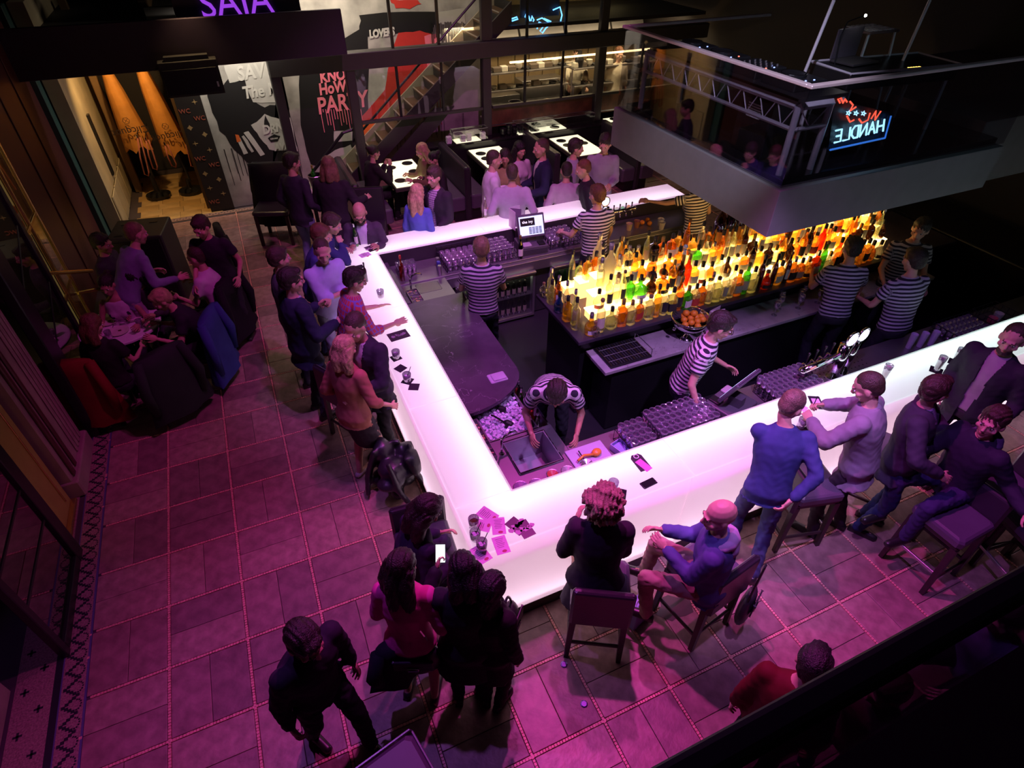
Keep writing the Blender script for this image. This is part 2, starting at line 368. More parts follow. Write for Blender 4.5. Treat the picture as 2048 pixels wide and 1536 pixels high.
# alcove: cream stone wall, dark back, parasols, ropes
al = struct('wall_alcove_left', B((-2.4, 11.42, 0), (-2.2, 14.4, 3.4)), CREAM)
for q in range(5): ob('stone_block', RB((-2.2, 11.5+.5*q, .02+.0*q), (-2.17, 11.96+.5*q, .62), .01), CREAM, al)
ob('dark_slot', B((-2.2, 12.3, .7), (-2.165, 12.42, 1.7)), BLACK, al)
struct('trim_5', RB((-2.1, 13.3, 0), (-1.98, 13.42, 3.2), .01), mat('brown_jamb', (.22, .13, .06), .5))
struct('ceiling_alcove', B((-3.2, 11.45, 2.95), (.95, 14.4, 3.05)), DARK)
struct('wall_alcove_right', B((-.86, 11.95, 0), (-.76, 14.4, 3.4)), mat('alcove_brown', (.12, .07, .035), .6))
# graffiti walls
g1 = struct('wall_graffiti_left', B((-.40, 11.82, 0), (.95, 11.95, 4.2)), CONC)
g2 = struct('wall_graffiti_stairs', B((.95, 12.35, 0), (4.9, 12.5, 6)), CONC)
pp = struct('wall_patterned_pier', B((-.80, 11.76, 0), (-.40, 11.95, 3.2)), mat('pier_black', (.02, .016, .014), .5))
PG, PR = mat('pier_gold', (.42, .28, .12), .5), mat('pier_red', (.40, .10, .06), .5)
def text(txt, size, M, m_, name='lettering', parent=None, ext=.002, shear=0., sx=1., off=0., align='CENTER', conv=True):
    c = bpy.data.curves.new(name, 'FONT'); c.body = txt; c.size = size; c.extrude = ext; c.align_x = align; c.align_y = 'CENTER'; c.shear = shear; c.offset = off; c.resolution_u = 3
    o = bpy.data.objects.new(name, c); COL.objects.link(o); dg = bpy.context.evaluated_depsgraph_get(); me = bpy.data.meshes.new_from_object(o.evaluated_get(dg)); bpy.data.objects.remove(o)
    me.materials.clear(); me.materials.append(m_); me.transform(M@Matrix.Diagonal((sx, 1, 1, 1))); o = link(name, me, parent); 
    if parent: o.location = -Vector(parent.location); o.matrix_basis = parent.matrix_basis.inverted()
    return o
def MW(x, y, z, rot=0, lean=0): # upright facing -y
    return Matrix.Translation((x, y, z))@Matrix.Rotation(lean, 4, 'Y')@Matrix.Rotation(math.pi/2, 4, 'X')@Matrix.Rotation(rot, 4, 'Z')
for q in range(9):
    for c_ in range(2):
        x_, z_ = -.70+c_*.19, .18+q*.26+c_*.13; s_ = .045
        if (q+c_) % 3 == 0: text('WC', .10, MW(x_, 11.755, z_), PR, parent=pp, ext=.003)
        elif (q+c_) % 3 == 1:
            st = []
            for a in range(8): r_ = s_ if a % 2 == 0 else .012; st.append((r_*math.cos(a*math.pi/4), r_*math.sin(a*math.pi/4)))
            ob('star_motif', MB().prism(st, 0, .004, M=MW(x_, 11.76, z_).to_3x3().to_4x4()), PG, pp, loc=(x_, 11.759, z_))
        else:
            st = [(s_*math.cos(a*math.pi/4)*(1 if a % 2 == 0 else .6), s_*math.sin(a*math.pi/4)*(1 if a % 2 == 0 else .6)) for a in range(8)]
            o_ = MB().prism(st, 0, .003, M=MW(0, 0, 0)); ob('diamond_motif', o_, PG, pp, loc=(x_, 11.759, z_))
# painted figures: flat layers of paint on the plaster (px outlines unprojected onto the wall's own plane)
PB, PP, PRD, PW, PGY = mat('paint_black', (.008, .007, .008), .6), mat('paint_pink', (.95, .22, .30), .6), mat('paint_red', (.62, .04, .03), .6), mat('paint_white', (.62, .60, .55), .6), mat('paint_grey', (.52, .50, .46), .7)
POR = mat('paint_orange', (.8, .16, .03), .6)
def jag(pts, j=.02, sub=4):
    o = []
    for i in range(len(pts)):
        a, b = Vector(pts[i]), Vector(pts[(i+1) % len(pts)])
        for k in range(sub): q = a.lerp(b, k/sub); o.append((q.x+random.uniform(-j, j), q.y+random.uniform(-j, j)))
    return o
def paint(px, m_, wall, y, layer=1, j=.012, sub=3, drips=0, name='painted_figure', px2=None):
    pts = [aty(u, v, y) for u, v in px]; pts = [(min(p.x, .94) if y < 12 else max(p.x, .97), p.z) for p in pts]; pg = jag(pts, j, sub)
    mb = MB(); Mx = Matrix(((1, 0, 0, 0), (0, 0, -1, 0), (0, 1, 0, 0), (0, 0, 0, 1)))
    mb.prism(pg, 0, .0015, M=Mx)
    zs = [p[1] for p in pts]; xs = [p[0] for p in pts]
    for d in range(drips):
        x_ = random.uniform(min(xs), max(xs)); zb = min(zs)+(max(zs)-min(zs))*.25; l_ = random.uniform(.15, .55)
        mb.box((x_-.006, -.0012, zb-l_), (x_+.006-random.uniform(0, .004), 0, zb+.12))
    o = ob(name, mb, m_, wall); o.location = (0, y-.002*layer, 0); return o
Y1, Y2 = 11.82, 12.35
paint([(412, 165), (440, 180), (470, 140), (500, 120), (520, 150), (505, 200), (530, 215), (560, 205), (600, 215), (640, 170), (650, 130), (740, 100), (720, 330), (660, 300), (640, 280), (620, 310), (590, 300), (560, 330), (520, 345), (500, 330), (470, 300), (440, 260), (420, 210)], PB, g1, Y1, 1, .02, 3, 26)
paint([(503, 250), (530, 228), (565, 240), (598, 232), (606, 300), (560, 302), (540, 300), (520, 275)], PGY, g1, Y1, 2, .012)
paint([(530, 230), (540, 250), (536, 262), (528, 248)], PB, g1, Y1, 3, .004)
paint([(535, 276), (548, 268), (560, 272), (555, 282), (542, 284)], PB, g1, Y1, 4, .003)
for q in range(5): paint([(541+q*3, 276-q*.4), (543+q*3, 276-q*.4), (543+q*3, 279-q*.4), (541+q*3, 279-q*.4)], PW, g1, Y1, 5, .001, 1)
paint([(487, 265), (497, 262), (530, 308), (521, 312)], PW, g1, Y1, 3, .004); paint([(473, 278), (480, 275), (496, 306), (488, 309)], PW, g1, Y1, 3, .004)
paint([(470, 268), (478, 270), (482, 282), (474, 284)], POR, g1, Y1, 4, .004)
paint([(482, 272), (488, 270), (508, 302), (503, 305)], PGY, g1, Y1, 4, .008)
paint([(447, 130), (540, 118), (560, 205), (505, 205), (490, 160), (460, 165)], PGY, g1, Y1, 1.5, .012)
for tx, u, v, sz, rot, m_ in (('SAV', 500, 145, .30, .06, PW), ('The M', 520, 182, .26, .04, PW), ('DRN', 545, 257, .20, .08, PW), ('AVE', 562, 293, .16, .05, PW)):
    p = aty(u, v, Y1); text(tx, sz, MW(p.x, Y1-.014, p.z, rot), m_, 'graffiti_lettering', g1, .001, .2, .85, .008)
# right wall behind the stairs
paint([(600, 130), (720, 60), (720, 30), (860, 22), (930, 20), (925, 40), (870, 48), (862, 70), (820, 78), (800, 66), (735, 72), (738, 250), (720, 290), (680, 300), (668, 340), (620, 330), (600, 250)], PB, g2, Y2, 1, .02, 3, 24)
paint([(780, 0), (832, 0), (842, 8), (818, 16), (790, 14)], PRD, g2, Y2, 2, .02, 3, 0)
paint([(795, 66), (840, 62), (870, 68), (874, 110), (880, 150), (866, 190), (800, 240), (745, 270), (718, 268), (722, 235), (770, 180), (780, 120)], PRD, g2, Y2, 2, .015, 3, 12)
paint([(848, 72), (874, 66), (874, 130), (856, 150)], PP, g2, Y2, 3, .012, 3, 10)
paint([(725, 250), (748, 240), (752, 268), (736, 300), (727, 300)], POR, g2, Y2, 3, .01, 3, 3)
paint([(876, 24), (930, 16), (930, 60), (905, 90), (880, 90)], PGY, g2, Y2, 1.5, .01, 3, 14)
paint([(668, 262), (705, 262), (705, 280), (668, 284)], PGY, g2, Y2, 2, .008, 2, 0)
paint([(640, 320), (670, 300), (700, 290), (712, 320), (680, 350), (640, 350)], PGY, g2, Y2, 2, .01, 3, 0)
for tx, u, v, sz, m_ in (('MU', 658, 108, .26, PP), ('KNO', 664, 152, .26, PP), ('HoW', 664, 176, .27, PP), ('PARTY', 684, 206, .40, PP), ('LOVERS', 763, 66, .17, PW)):
    p = aty(u, v, Y2); text(tx, sz, MW(p.x, Y2-.016, p.z, .05), m_, 'graffiti_lettering', g2, .001, .15, .8, .010)
for x_ in range(26):
    p = aty(862+x_*2.8, 46+random.uniform(-3, 3), Y2); l_ = random.uniform(.15, .75); ob('paint_drip', B((p.x-.010, Y2-.010, p.z-l_), (p.x+.006, Y2-.006, p.z)), PB, g2)
dr = MB()
for q in range(16):
    p = aty(640+q*5.4, 218, Y2); l_ = random.uniform(.05, .45); dr.box((p.x-.006, Y2-.018, p.z-l_), (p.x+.006, Y2-.015, p.z))
ob('paint_drip', dr, PP, g2, kind='stuff')
# stairs climbing to the right between the steel frame and the painted wall
st = thing('staircase', 'dark steel staircase with wooden treads climbing past the red painted wall', 'staircase', (0, 0, 0))
TRD, NOS = mat('tread_wood', (.10, .055, .03), .5, noise=.4, nscale=6), mat('tread_nosing', (.45, .40, .33), .35, .5)
a0, a1 = Vector((1.55, 0, .05)), Vector((5.0, 0, 2.95)); n_ = 16
for q in range(n_):
    t = (q+.5)/n_; p = a0.lerp(a1, t)
    tr_ = ob('tread', RB((p.x-.02, 11.52, p.z-.02), (p.x+.25, 12.30, p.z+.02), .004), TRD, st)
    ob('nosing', B((p.x-.028, 11.52, p.z+.012), (p.x-.004, 12.30, p.z+.026)), NOS, tr_)
    ob('riser', B((p.x+.2, 11.53, p.z+.02), (p.x+.215, 12.29, p.z+.17)), BLACK, st)
for yy in (11.48, 12.30):
    s_ = MB(); s_.prism([(a0.x-.1, a0.z-.22), (a1.x+.1, a1.z-.22), (a1.x+.1, a1.z+.10), (a0.x-.1, a0.z+.10)], 0, .04, M=Matrix(((1, 0, 0, 0), (0, 0, -1, 0), (0, 1, 0, 0), (0, 0, 0, 1))))
    o = ob('stringer', s_, FRAME if yy < 12 else mat('stringer_light', (.32, .27, .2), .5), st); o.location = (0, yy+.04, 0)
ob('handrail', MB().tube([(1.05, 11.42, .55), (1.75, 11.42, 1.2), (2.0, 11.42, 1.25)], .03, 8), BLACK, st)
ob('handrail', MB().tube([(1.9, 11.44, 1.02), (4.9, 11.44, 3.55)], .022, 8), BLACK, st)
ob('soffit_panel', MB().prism([(2.5, .55), (3.5, 1.42), (3.9, 1.42), (2.95, .55)], 0, .03, M=Matrix(((1, 0, 0, 0), (0, 0, -1, 0), (0, 1, 0, 0), (0, 0, 0, 1)))), FRAME, st, loc=(0, 11.46, 0))
# steel window frame of columns, main beam, mullions and panes
fr = thing('steel_window_frame', 'grey steel frame of columns and beam in front of stairs and kitchen', 'frame', (0, 11.3, 0))
for x, w_ in ((.72, .16), (1.93, .16), (4.42, .16), (6.86, .17)): ob('column', RB((x, -.08, 0), (x+w_, .08, 2.3), .012), FRAME, fr)
for x, w_ in ((4.42, .2), (6.86, .17)): ob('upper_column', RB((x, -.06, 2.5), (x+w_, .06, 5.2), .012), FRAME, fr)
ob('main_beam', RB((.72, -.12, 2.24), (9.4, .12, 2.5), .015), FRAME, fr)
for x in (2.80, 3.62, 5.28, 6.08, 7.9): ob('mullion', RB((x, -.02, 1.38), (x+.045, .02, 2.24), .005), BLACK, fr)
for x in (2.78, 3.6, 5.3, 6.1): ob('upper_mullion', RB((x, -.02, 2.5), (x+.05, .02, 4.6), .005), BLACK, fr)
for a_, b_ in ((2.09, 4.42), (4.62, 6.86), (7.03, 9.4)): ob('sill', RB((a_, -.04, 1.34), (b_, .04, 1.39), .005), FRAME, fr)
ob('transom', RB((2.09, -.03, 3.3), (9.4, .03, 3.36), .005), BLACK, fr)
for a_, b_ in ((2.09, 2.80), (2.845, 3.62), (3.665, 4.42), (4.62, 5.28), (5.325, 6.08), (6.125, 6.86), (7.03, 7.9), (7.945, 9.4)): ob('pane', B((a_, -.004, 1.39), (b_, .004, 2.24)), CLEAR, fr)
RUST = mat('rusted_wood', (.16, .06, .03), .5, noise=.8, nscale=5)
tag(ob('wood_panel', RB((4.60, 11.34, .98), (9.4, 11.40, 1.34), .008), RUST), 'rust brown timber panel below the kitchen windows', 'panel')
# upper floor edge and other dark overhead pieces
FAS = mat('fascia_plum', (.035, .02, .045), .6)
struct('trim_6', RB((-4, 10.7, 2.58), (1.92, 10.76, 3.20), .01), FAS)
struct('trim_7', B((-4, 10.76, 2.58), (1.92, 11.0, 2.64)), DARK)
pa = thing('speaker', 'dark boxy loudspeaker hung under the upper floor edge', 'speaker', (-.78, 10.5, 2.25))
ob('cabinet', RB((0, 0, 0), (.78, .2, .46), .01), DARK, pa); ob('grille', RB((.03, -.015, .03), (.75, 0, .36), .004), BLACK, pa); ob('bracket', RB((.1, .03, .46), (.68, .15, .52), .004), DARK, pa)
ob('badge', B((.70, -.018, .10), (.725, -.014, .17)), WHITE, pa)
up = thing('lit_lettering', 'purple lit painted letters above the dark upper floor edge', 'lettering', (0, 0, 0))
p = aty(472, 6, 11.0); text('SAIA', .50, MW(p.x, 11.0, p.z, .02), emitmat('purple_lettering', (.36, .06, .85), .9), 'letter', up, .01)
ob('backing_board', B((p.x-.85, 11.02, 2.9), (p.x+.9, 11.05, 4.2)), FAS, up)
neonb = emitmat('neon_blue', (.12, .42, 1.0), 2.6)
nb = thing('neon_reflection', 'small blue neon reflection in the upper window panes, built as tubes', 'reflection', (0, 0, 0))  # window reflection of a neon sign, built as glowing tubes
def npx(pts, y): return [aty(u, v, y) for u, v in pts]
for seg in ([(1022, 38), (1034, 34), (1036, 38), (1024, 42)], [(1050, 35), (1053, 24), (1058, 34), (1060, 42)], [(1062, 42), (1064, 32), (1068, 40), (1066, 43)], [(1074, 40), (1084, 36), (1103, 48), (1092, 56), (1085, 66), (1080, 62), (1090, 48), (1078, 44), (1074, 58)], [(1088, 37), (1102, 43), (1098, 46)], [(1106, 20), (1120, 14), (1124, 30), (1120, 48)]):
    ob('reflection_tube', MB().tube(npx(seg, 11.6), .012, 6), neonb, nb)
ob('reflection_board', B((5.35, 11.64, 2.75), (6.15, 11.68, 3.5)), DARK, nb)
# ================================================================== ILLUMINATED BAR
def sheet(name, tint, base, es):
    """frosted acrylic: light from the strips behind passes through; the edge-lit sheet itself gives an even glow"""
    mt = bpy.data.materials.new(name); mt.use_nodes = True; N, L = nt(mt); N.remove(N['Principled BSDF']); out = N['Material Output']
    tl = N.new('ShaderNodeBsdfTranslucent'); tl.inputs[0].default_value = (*tint, 1)
    df = N.new('ShaderNodeBsdfDiffuse'); df.inputs[0].default_value = (.6, .55, .6, 1)
    mx = N.new('ShaderNodeMixShader'); mx.inputs[0].default_value = .22; L.new(tl.outputs[0], mx.inputs[1]); L.new(df.outputs[0], mx.inputs[2])
    gl = N.new('ShaderNodeBsdfGlossy'); gl.inputs['Roughness'].default_value = .12
    m2 = N.new('ShaderNodeMixShader'); m2.inputs[0].default_value = .04; L.new(mx.outputs[0], m2.inputs[1]); L.new(gl.outputs[0], m2.inputs[2])
    em = N.new('ShaderNodeEmission'); em.inputs[0].default_value = (*base, 1); em.inputs[1].default_value = es
    ad = N.new('ShaderNodeAddShader'); L.new(m2.outputs[0], ad.inputs[0]); L.new(em.outputs[0], ad.inputs[1]); L.new(ad.outputs[0], out.inputs['Surface'])
    return mt
TOPM = sheet('frosted_top', (.95, .90, .95), (1, .66, .95), .40)
TOPC = sheet('frosted_top_cool', (.92, .97, .95), (.70, .92, .86), .42)
FRM = sheet('frosted_front', (.96, .86, .92), (1, .58, .76), .34)
BX0, BX1, BY0, BY1, BZ = .765, 1.235, 2.275, 2.73, 1.10
XR, YF0, YF1, XF = 9.0, 6.88, 7.33, 5.92
bar = thing('bar_counter', 'glowing white frosted bar counter running around the serving area', 'bar counter')
def panel(name, a, b, m_, open_side):
    """thin frosted sheet with real edges; its hidden back face is left off"""
    mb = MB().box(a, b); drop = {'-z': 0, '+z': 1, '-y': 2, '+x': 3, '+y': 4, '-x': 5}[open_side]
    mb.f.pop(drop); mb.mi.pop(drop); return ob(name, mb, m_, bar)
seams = [BX0, 2.62, 4.55, 6.5, XR]
for i in range(4): panel('top_panel', (seams[i]+.0015, BY0, 1.085), (seams[i+1]-.0015, BY1, BZ), TOPC if i > 1 else TOPM, '-z')
for a, b in ((BY1+.002, 3.93), (3.933, 5.6), (5.603, YF0-.002)): panel('top_panel', (BX0, a, 1.085), (BX1, b, BZ), TOPM, '-z')
for a, b in ((BX0, 2.7), (2.703, 4.4), (4.403, XF)): panel('top_panel', (a, YF0, 1.085), (b, YF1, BZ), TOPM, '-z')
for i in range(4): panel('front_panel', (seams[i]+(.025 if i == 0 else .0015), BY0+.022, .15), (seams[i+1]-.0015, BY0+.034, 1.075), FRM, '+y')
for a, b in ((BY0+.036, 3.93), (3.933, 5.6), (5.603, YF1)): panel('front_panel', (BX0+.022, a, .15), (BX0+.034, b, 1.075), FRM, '+x')
for a, b in ((BX0+.03, 2.7), (2.703, 4.4), (4.403, XF)): panel('front_panel', (a, YF1-.034, .15), (b, YF1-.022, 1.075), FRM, '-y')
GL_E = mat('acrylic_edge', (.75, .6, .7), .2)
CAV = mat('cavity_white', (.8, .8, .8), .9)
kick = MB(); kick.box((BX0+.03, BY0+.03, 0), (XR, BY0+.06, .15)); kick.box((BX0+.03, BY0+.06, 0), (BX0+.06, YF1, .15)); kick.box((BX0+.06, YF1-.06, 0), (XF, YF1-.03, .15))
ob('kick_plate', kick, mat('kick_bronze', (.05, .035, .035), .3, .5), bar)
# closed light box: floor and inner wall, with strips inside it
inn = MB(); inn.box((BX1-.02, BY1-.02, .02), (XR, BY1, 1.084)); inn.box((BX1-.02, BY1, .02), (BX1, YF0, 1.084)); inn.box((BX1-.02, YF0, .02), (XF, YF0+.02, 1.084)); ob('inner_wall', inn, DARK, bar)
c1 = MB(); c1.box((BX0+.06, BY0+.30, .16), (XR, BY0+.31, .88)); c1.box((BX0+.30, BY0+.3, .16), (BX0+.31, YF1-.3, .88)); c1.box((BX0+.3, YF1-.31, .16), (XF, YF1-.30, .88)); ob('light_box_back', c1, CAV, bar)
c2 = MB(); c2.box((BX0+.035, BY0+.04, .86), (XR, BY1-.03, .88)); c2.box((BX0+.035, BY1-.03, .86), (BX1-.03, YF1-.04, .88)); c2.box((BX1-.03, YF0+.03, .86), (XF, YF1-.04, .88))
c2.box((BX0+.035, BY0+.04, .15), (XR, BY0+.31, .16)); c2.box((BX0+.035, BY0+.31, .15), (BX0+.31, YF1-.04, .16)); ob('light_box_floor', c2, CAV, bar)
LW, LC = (1, .90, .98), (.86, 1.0, .95)
def led(loc, sx, sy, pw, col, rx=0, ry=0, rz=0):
    l = bpy.data.lights.new('bar_led', 'AREA'); l.shape = 'RECTANGLE'; l.size = sx; l.size_y = sy; l.energy = pw; l.color = col
    o = bpy.data.objects.new('bar_led', l); COL.objects.link(o); o.location = loc; o.rotation_euler = (rx, ry, rz)
PI = math.pi
for x0, x1, col in ((BX0+.3, 3.6, LW), (3.6, 6.5, (.92, .97, 1)), (6.5, XR, LC)): led(((x0+x1)/2, BY1-.09, .90), x1-x0, .07, 1.3*(x1-x0), col, PI)
led((BX1-.09, (BY1+YF0)/2, .90), .07, YF0-BY1+.2, 1.3*4.3, LW, PI)
led(((BX1+XF)/2, YF0+.09, .90), XF-BX1+.2, .07, 1.2*4.8, LW, PI)
TW = (1, .82, .96)
led(((BX0+XR)/2, BY0+.10, .165), XR-BX0-.1, .06, 2.5*8, TW, PI-.45, 0, 0)
led((BX0+.10, (BY0+YF1)/2, .165), .06, YF1-BY0-.2, 2.5*4.8, TW, 0, PI+.45, 0)
# stage floor inside the bar
struct('floor_bar', B((BX1, BY1, -.005), (9.5, YF0, .004)), mat('rubber_floor', (.02, .018, .022), .45))
SS = mat('counter_steel', (.42, .40, .43), .36, .85, noise=.2, nscale=3)
BST = mat('black_stone', (.05, .038, .055), .28, noise=.7, nscale=3)
# veined dark stone
def veined(name, base, vein, sc):
    mt = mat(name, base, .26, noise=.7, nscale=2.5); N, L = nt(mt); b = N['Principled BSDF']; tc = N.new('ShaderNodeTexCoord')
    src = b.inputs['Base Color'].links[0].from_socket
    nz = N.new('ShaderNodeTexNoise'); nz.inputs['Scale'].default_value = sc; nz.inputs['Detail'].default_value = 6; nz.inputs['Distortion'].default_value = .7
    L.new(tc.outputs['Object'], nz.inputs['Vector']); ab = N.new('ShaderNodeMath'); ab.operation = 'SUBTRACT'; ab.inputs[1].default_value = .5; L.new(nz.outputs['Fac'], ab.inputs[0])
    a2 = N.new('ShaderNodeMath'); a2.operation = 'ABSOLUTE'; L.new(ab.outputs[0], a2.inputs[0]); lt = N.new('ShaderNodeMath'); lt.operation = 'LESS_THAN'; lt.inputs[1].default_value = .0012; L.new(a2.outputs[0], lt.inputs[0])
    mx = N.new('ShaderNodeMixRGB'); L.new(lt.outputs[0], mx.inputs[0]); L.new(src, mx.inputs[1]); mx.inputs[2].default_value = (*vein, 1); L.new(mx.outputs[0], b.inputs['Base Color']); return mt
DM = veined('dark_marble', (.11, .08, .11), (.30, .25, .3), 1.9)
LM = veined('pale_marble', (.50, .44, .46), (.2, .16, .18), 1.6)
ms = thing('stone_slab', 'dark veined stone worktop with curved end on the left side', 'worktop', (0, 0, 0))
arc = [(1.245, 5.82), (1.245, 3.80)]+[(1.245+.72*math.sin(t*PI/2/8), 3.80+.46*(1-math.cos(t*PI/2/8))) for t in range(1, 9)]+[(1.965, 5.82)]
ob('slab', MB().prism(arc[::-1], .92, .96), DM, ms)
ob('slab_front', MB().prism([(1.25, 4.5), (1.9, 4.5), (1.9, 5.8), (1.25, 5.8)], .02, .92), BLACK, ms); ob('splash_strip', RB((1.245, 5.82, .93), (1.33, 6.86, .97), .004), DM, ms)
ct = thing('steel_counter', 'brushed steel counter with sink along the far side of the bar', 'counter', (0, 0, 0))
ob('worktop', RB((1.34, 6.36, .86), (5.9, 6.87, .90), .006), SS, ct); ob('front_rail', RB((1.9, 6.33, .72), (5.9, 6.37, .86), .005), SS, ct)
ob('end_worktop', RB((1.34, 5.83, .85), (1.92, 6.36, .885), .006), SS, ct); ob('base', B((1.34, 6.40, .02), (5.9, 6.85, .86)), DARK, ct)
ob('sink_basin', RB((1.50, 6.08, .70), (1.82, 6.34, .888), .02), mat('sink_inside', (.25, .22, .27), .25, .9), ct)
def tap(loc, rz, label):
    t = thing('tap', label, 'tap', loc, rz)
    ob('spout', MB().tube([(0, 0, 0), (0, 0, .16), (0, .03, .20), (0, .09, .21), (0, .15, .19), (0, .16, .17)], .011, 8), CHROME, t, True); ob('lever', MB().tube([(0, 0, .19), (.03, -.03, .24), (.06, -.05, .26)], .008, 6), CHROME, t, True); ob('flange', MB().lathe([(.026, 0), (.026, .01), (.014, .02)], 12), CHROME, t); return t
tap((1.44, 6.2, .885), -1.3, 'chrome mixer tap beside the small sink at the far corner')
tap((1.39, 3.30, .87), -1.3, 'chrome mixer tap over the steel sink at the near corner')
# glass fronted fridges under the far counter
BG = glassmat('bottle_green', (.35, .75, .42), .08, .35, (.5, 1, .55))
for k_, (x0, x1, m_, lb) in enumerate([(2.05, 2.42, None, 'left'), (2.48, 3.16, None, 'middle'), (3.42, 4.05, None, 'right')]):
    f = thing('fridge', 'glass fronted bottle fridge, %s one under the far counter' % lb, 'fridge', (x0, 6.32, .04))
    w_ = x1-x0
    ob('door_frame', MB().box((0, -.03, 0), (.03, 0, .66)).box((w_-.03, -.03, 0), (w_, 0, .66)).box((.03, -.03, 0), (w_-.03, 0, .035)).box((.03, -.03, .625), (w_-.03, 0, .66)), STEEL, f)
    ob('pane', B((.03, -.018, .035), (w_-.03, -.012, .625)), CLEAR, f); ob('interior', MB().box((.02, .30, .0), (w_-.02, .31, .66)).box((0, .0, 0), (.02, .31, .66)).box((w_-.02, 0, 0), (w_, .31, .66)), mat('fridge_lining', (.5, .5, .48), .5), f)
    for z in (.04, .33): ob('shelf', B((.03, 0, z), (w_-.03, .29, z+.01)), STEEL, f)
    ob('handle', RB((0, -.06, .67), (w_, -.01, .70), .006), STEEL, f)
    ob('lamp', B((.04, .02, .612), (w_-.04, .05, .62)), emitmat('fridge_lamp', (.95, 1, .8), 5), f)
near = thing('service_counter', 'long steel service counter behind the near glowing bar', 'counter', (0, 0, 0))
ob('worktop', RB((1.95, 2.74, .83), (9.0, 3.17, .87), .006), SS, near); ob('base', B((1.95, 2.76, .02), (9.0, 3.12, .83)), DARK, near)
ob('corner_worktop', MB().box((1.25, 2.74, .83), (1.95, 3.02, .868)).box((1.25, 3.02, .83), (1.44, 3.47, .868)).box((1.85, 3.02, .83), (1.95, 3.47, .868)).box((1.44, 3.41, .83), (1.85, 3.47, .868)), SS, near)
ob('ledge', RB((1.24, 2.735, .93), (1.9, 2.80, .96), .005), WHITE, near)
sk = thing('sink', 'deep steel sink in the near left corner of the bar', 'sink', (1.44, 3.02, .60))
sm = MB()
for a, b in (((0, 0, 0), (.41, .39, .01)), ((0, 0, .01), (.012, .39, .285)), ((.398, 0, .01), (.41, .39, .285)), ((.012, 0, .01), (.398, .012, .285)), ((.012, .378, .01), (.398, .39, .285))): sm.box(a, b)
ob('basin', sm, mat('sink_steel', (.45, .42, .5), .28, .55), sk); ob('rim', MB().tube([(0, 0, .285), (.41, 0, .285), (.41, .39, .285), (0, .39, .285), (0, 0, .285)], .008, 6), CHROME, sk); ob('drain', MB().lathe([(.03, .012), (.03, .018)], 12, (.25, .2, 0)), STEEL, sk)
ice = thing('ice_well', 'steel ice well heaped with crushed ice below the curved slab', 'ice well', (1.36, 3.49, .70))
ob('tub', MB().box((0, 0, 0), (.46, .62, .01)).box((-.01, -.01, 0), (0, .63, .17)).box((.46, -.01, 0), (.47, .63, .17)).box((0, -.01, 0), (.46, 0, .17)).box((0, .62, 0), (.46, .63, .17)), STEEL, ice)
im = MB()
for q in range(420):
    x, y, z = random.uniform(.02, .44), random.uniform(.02, .6), .11+random.uniform(0, .04); s = .012
    im.box((x-s, y-s, z-s), (x+s, y+s, z+s), M=Matrix.Translation((x, y, z))@Matrix.Rotation(random.uniform(0, 3), 4, Vector((random.random(), random.random(), 1)))@Matrix.Translation((-x, -y, -z)))
im.box((.01, .01, .01), (.45, .61, .11)); ob('ice', im, mat('ice', (.75, .72, .85), .15), ice, kind='stuff')
for q, (x, y, a) in enumerate([(1.60, 4.00, .3), (1.58, 3.88, 1.2), (1.57, 3.68, .9)]):
    s = thing('ice_scoop', ['long handled steel scoop lying at the top of the ice', 'black ice scoop, upper of the two stuck in the ice', 'black ice scoop, lower of the two stuck in the ice'][q], 'scoop', (x, y, .86), a)
    mm_ = STEEL if q == 0 else BLACK
    ob('blade', MB().lathe([(.015, 0), (.035, .02), (.04, .07), (.036, .09)], 10, M=Matrix.Rotation(2.0, 4, 'X')), mm_, s); ob('handle', MB().tube([(0, 0, 0), (0, .09, .05), (0, .12, .055)], .009, 6), mm_, s)
# island back bar: black stone top, lit stepped shelves, low marble ledge
isl = thing('back_bar', 'black stone island with stepped glowing shelves of bottles', 'back bar', (0, 0, 0))
ob('stone_top', RB((2.60, 4.15, 1.11), (8.2, 5.15, 1.15), .006), BST, isl); ob('body', B((2.72, 4.3, .02), (8.1, 5.05, 1.11)), BLACK, isl)
SHL = emitmat('shelf_light', (1, .72, .28), 5.5)
TIERS = [(4.36, 1.152), (4.50, 1.25), (4.645, 1.36), (4.79, 1.47), (4.93, 1.36), (5.06, 1.25)]
for k_, (y_, z_) in enumerate(TIERS[1:]):
    ins = .0
    x0 = 2.88+.10*(2-abs(2-k_))
    ob('lit_shelf', B((x0, y_-.07, z_-.012), (7.2, y_+.068, z_)), SHL, isl); ob('shelf_riser', B((x0+.01, y_-.065, 1.152), (7.19, y_+.06, z_-.014)), emitmat('riser_light', (1, .62, .2), 1.6), isl)
lo = thing('marble_ledge', 'low pale marble ledge in front of the bottle island', 'ledge', (0, 0, 0))
ob('marble_top', RB((2.78, 3.88, .86), (7.6, 4.29, .90), .005), LM, lo); ob('cabinet', B((2.9, 3.93, .02), (7.5, 4.28, .86)), BLACK, lo)
# dark furniture seen past the bar on the right
struct('trim_8', RB((8.4, 3.3, 0), (9.4, 7.5, 1.1), .02), DARKGLOSS)

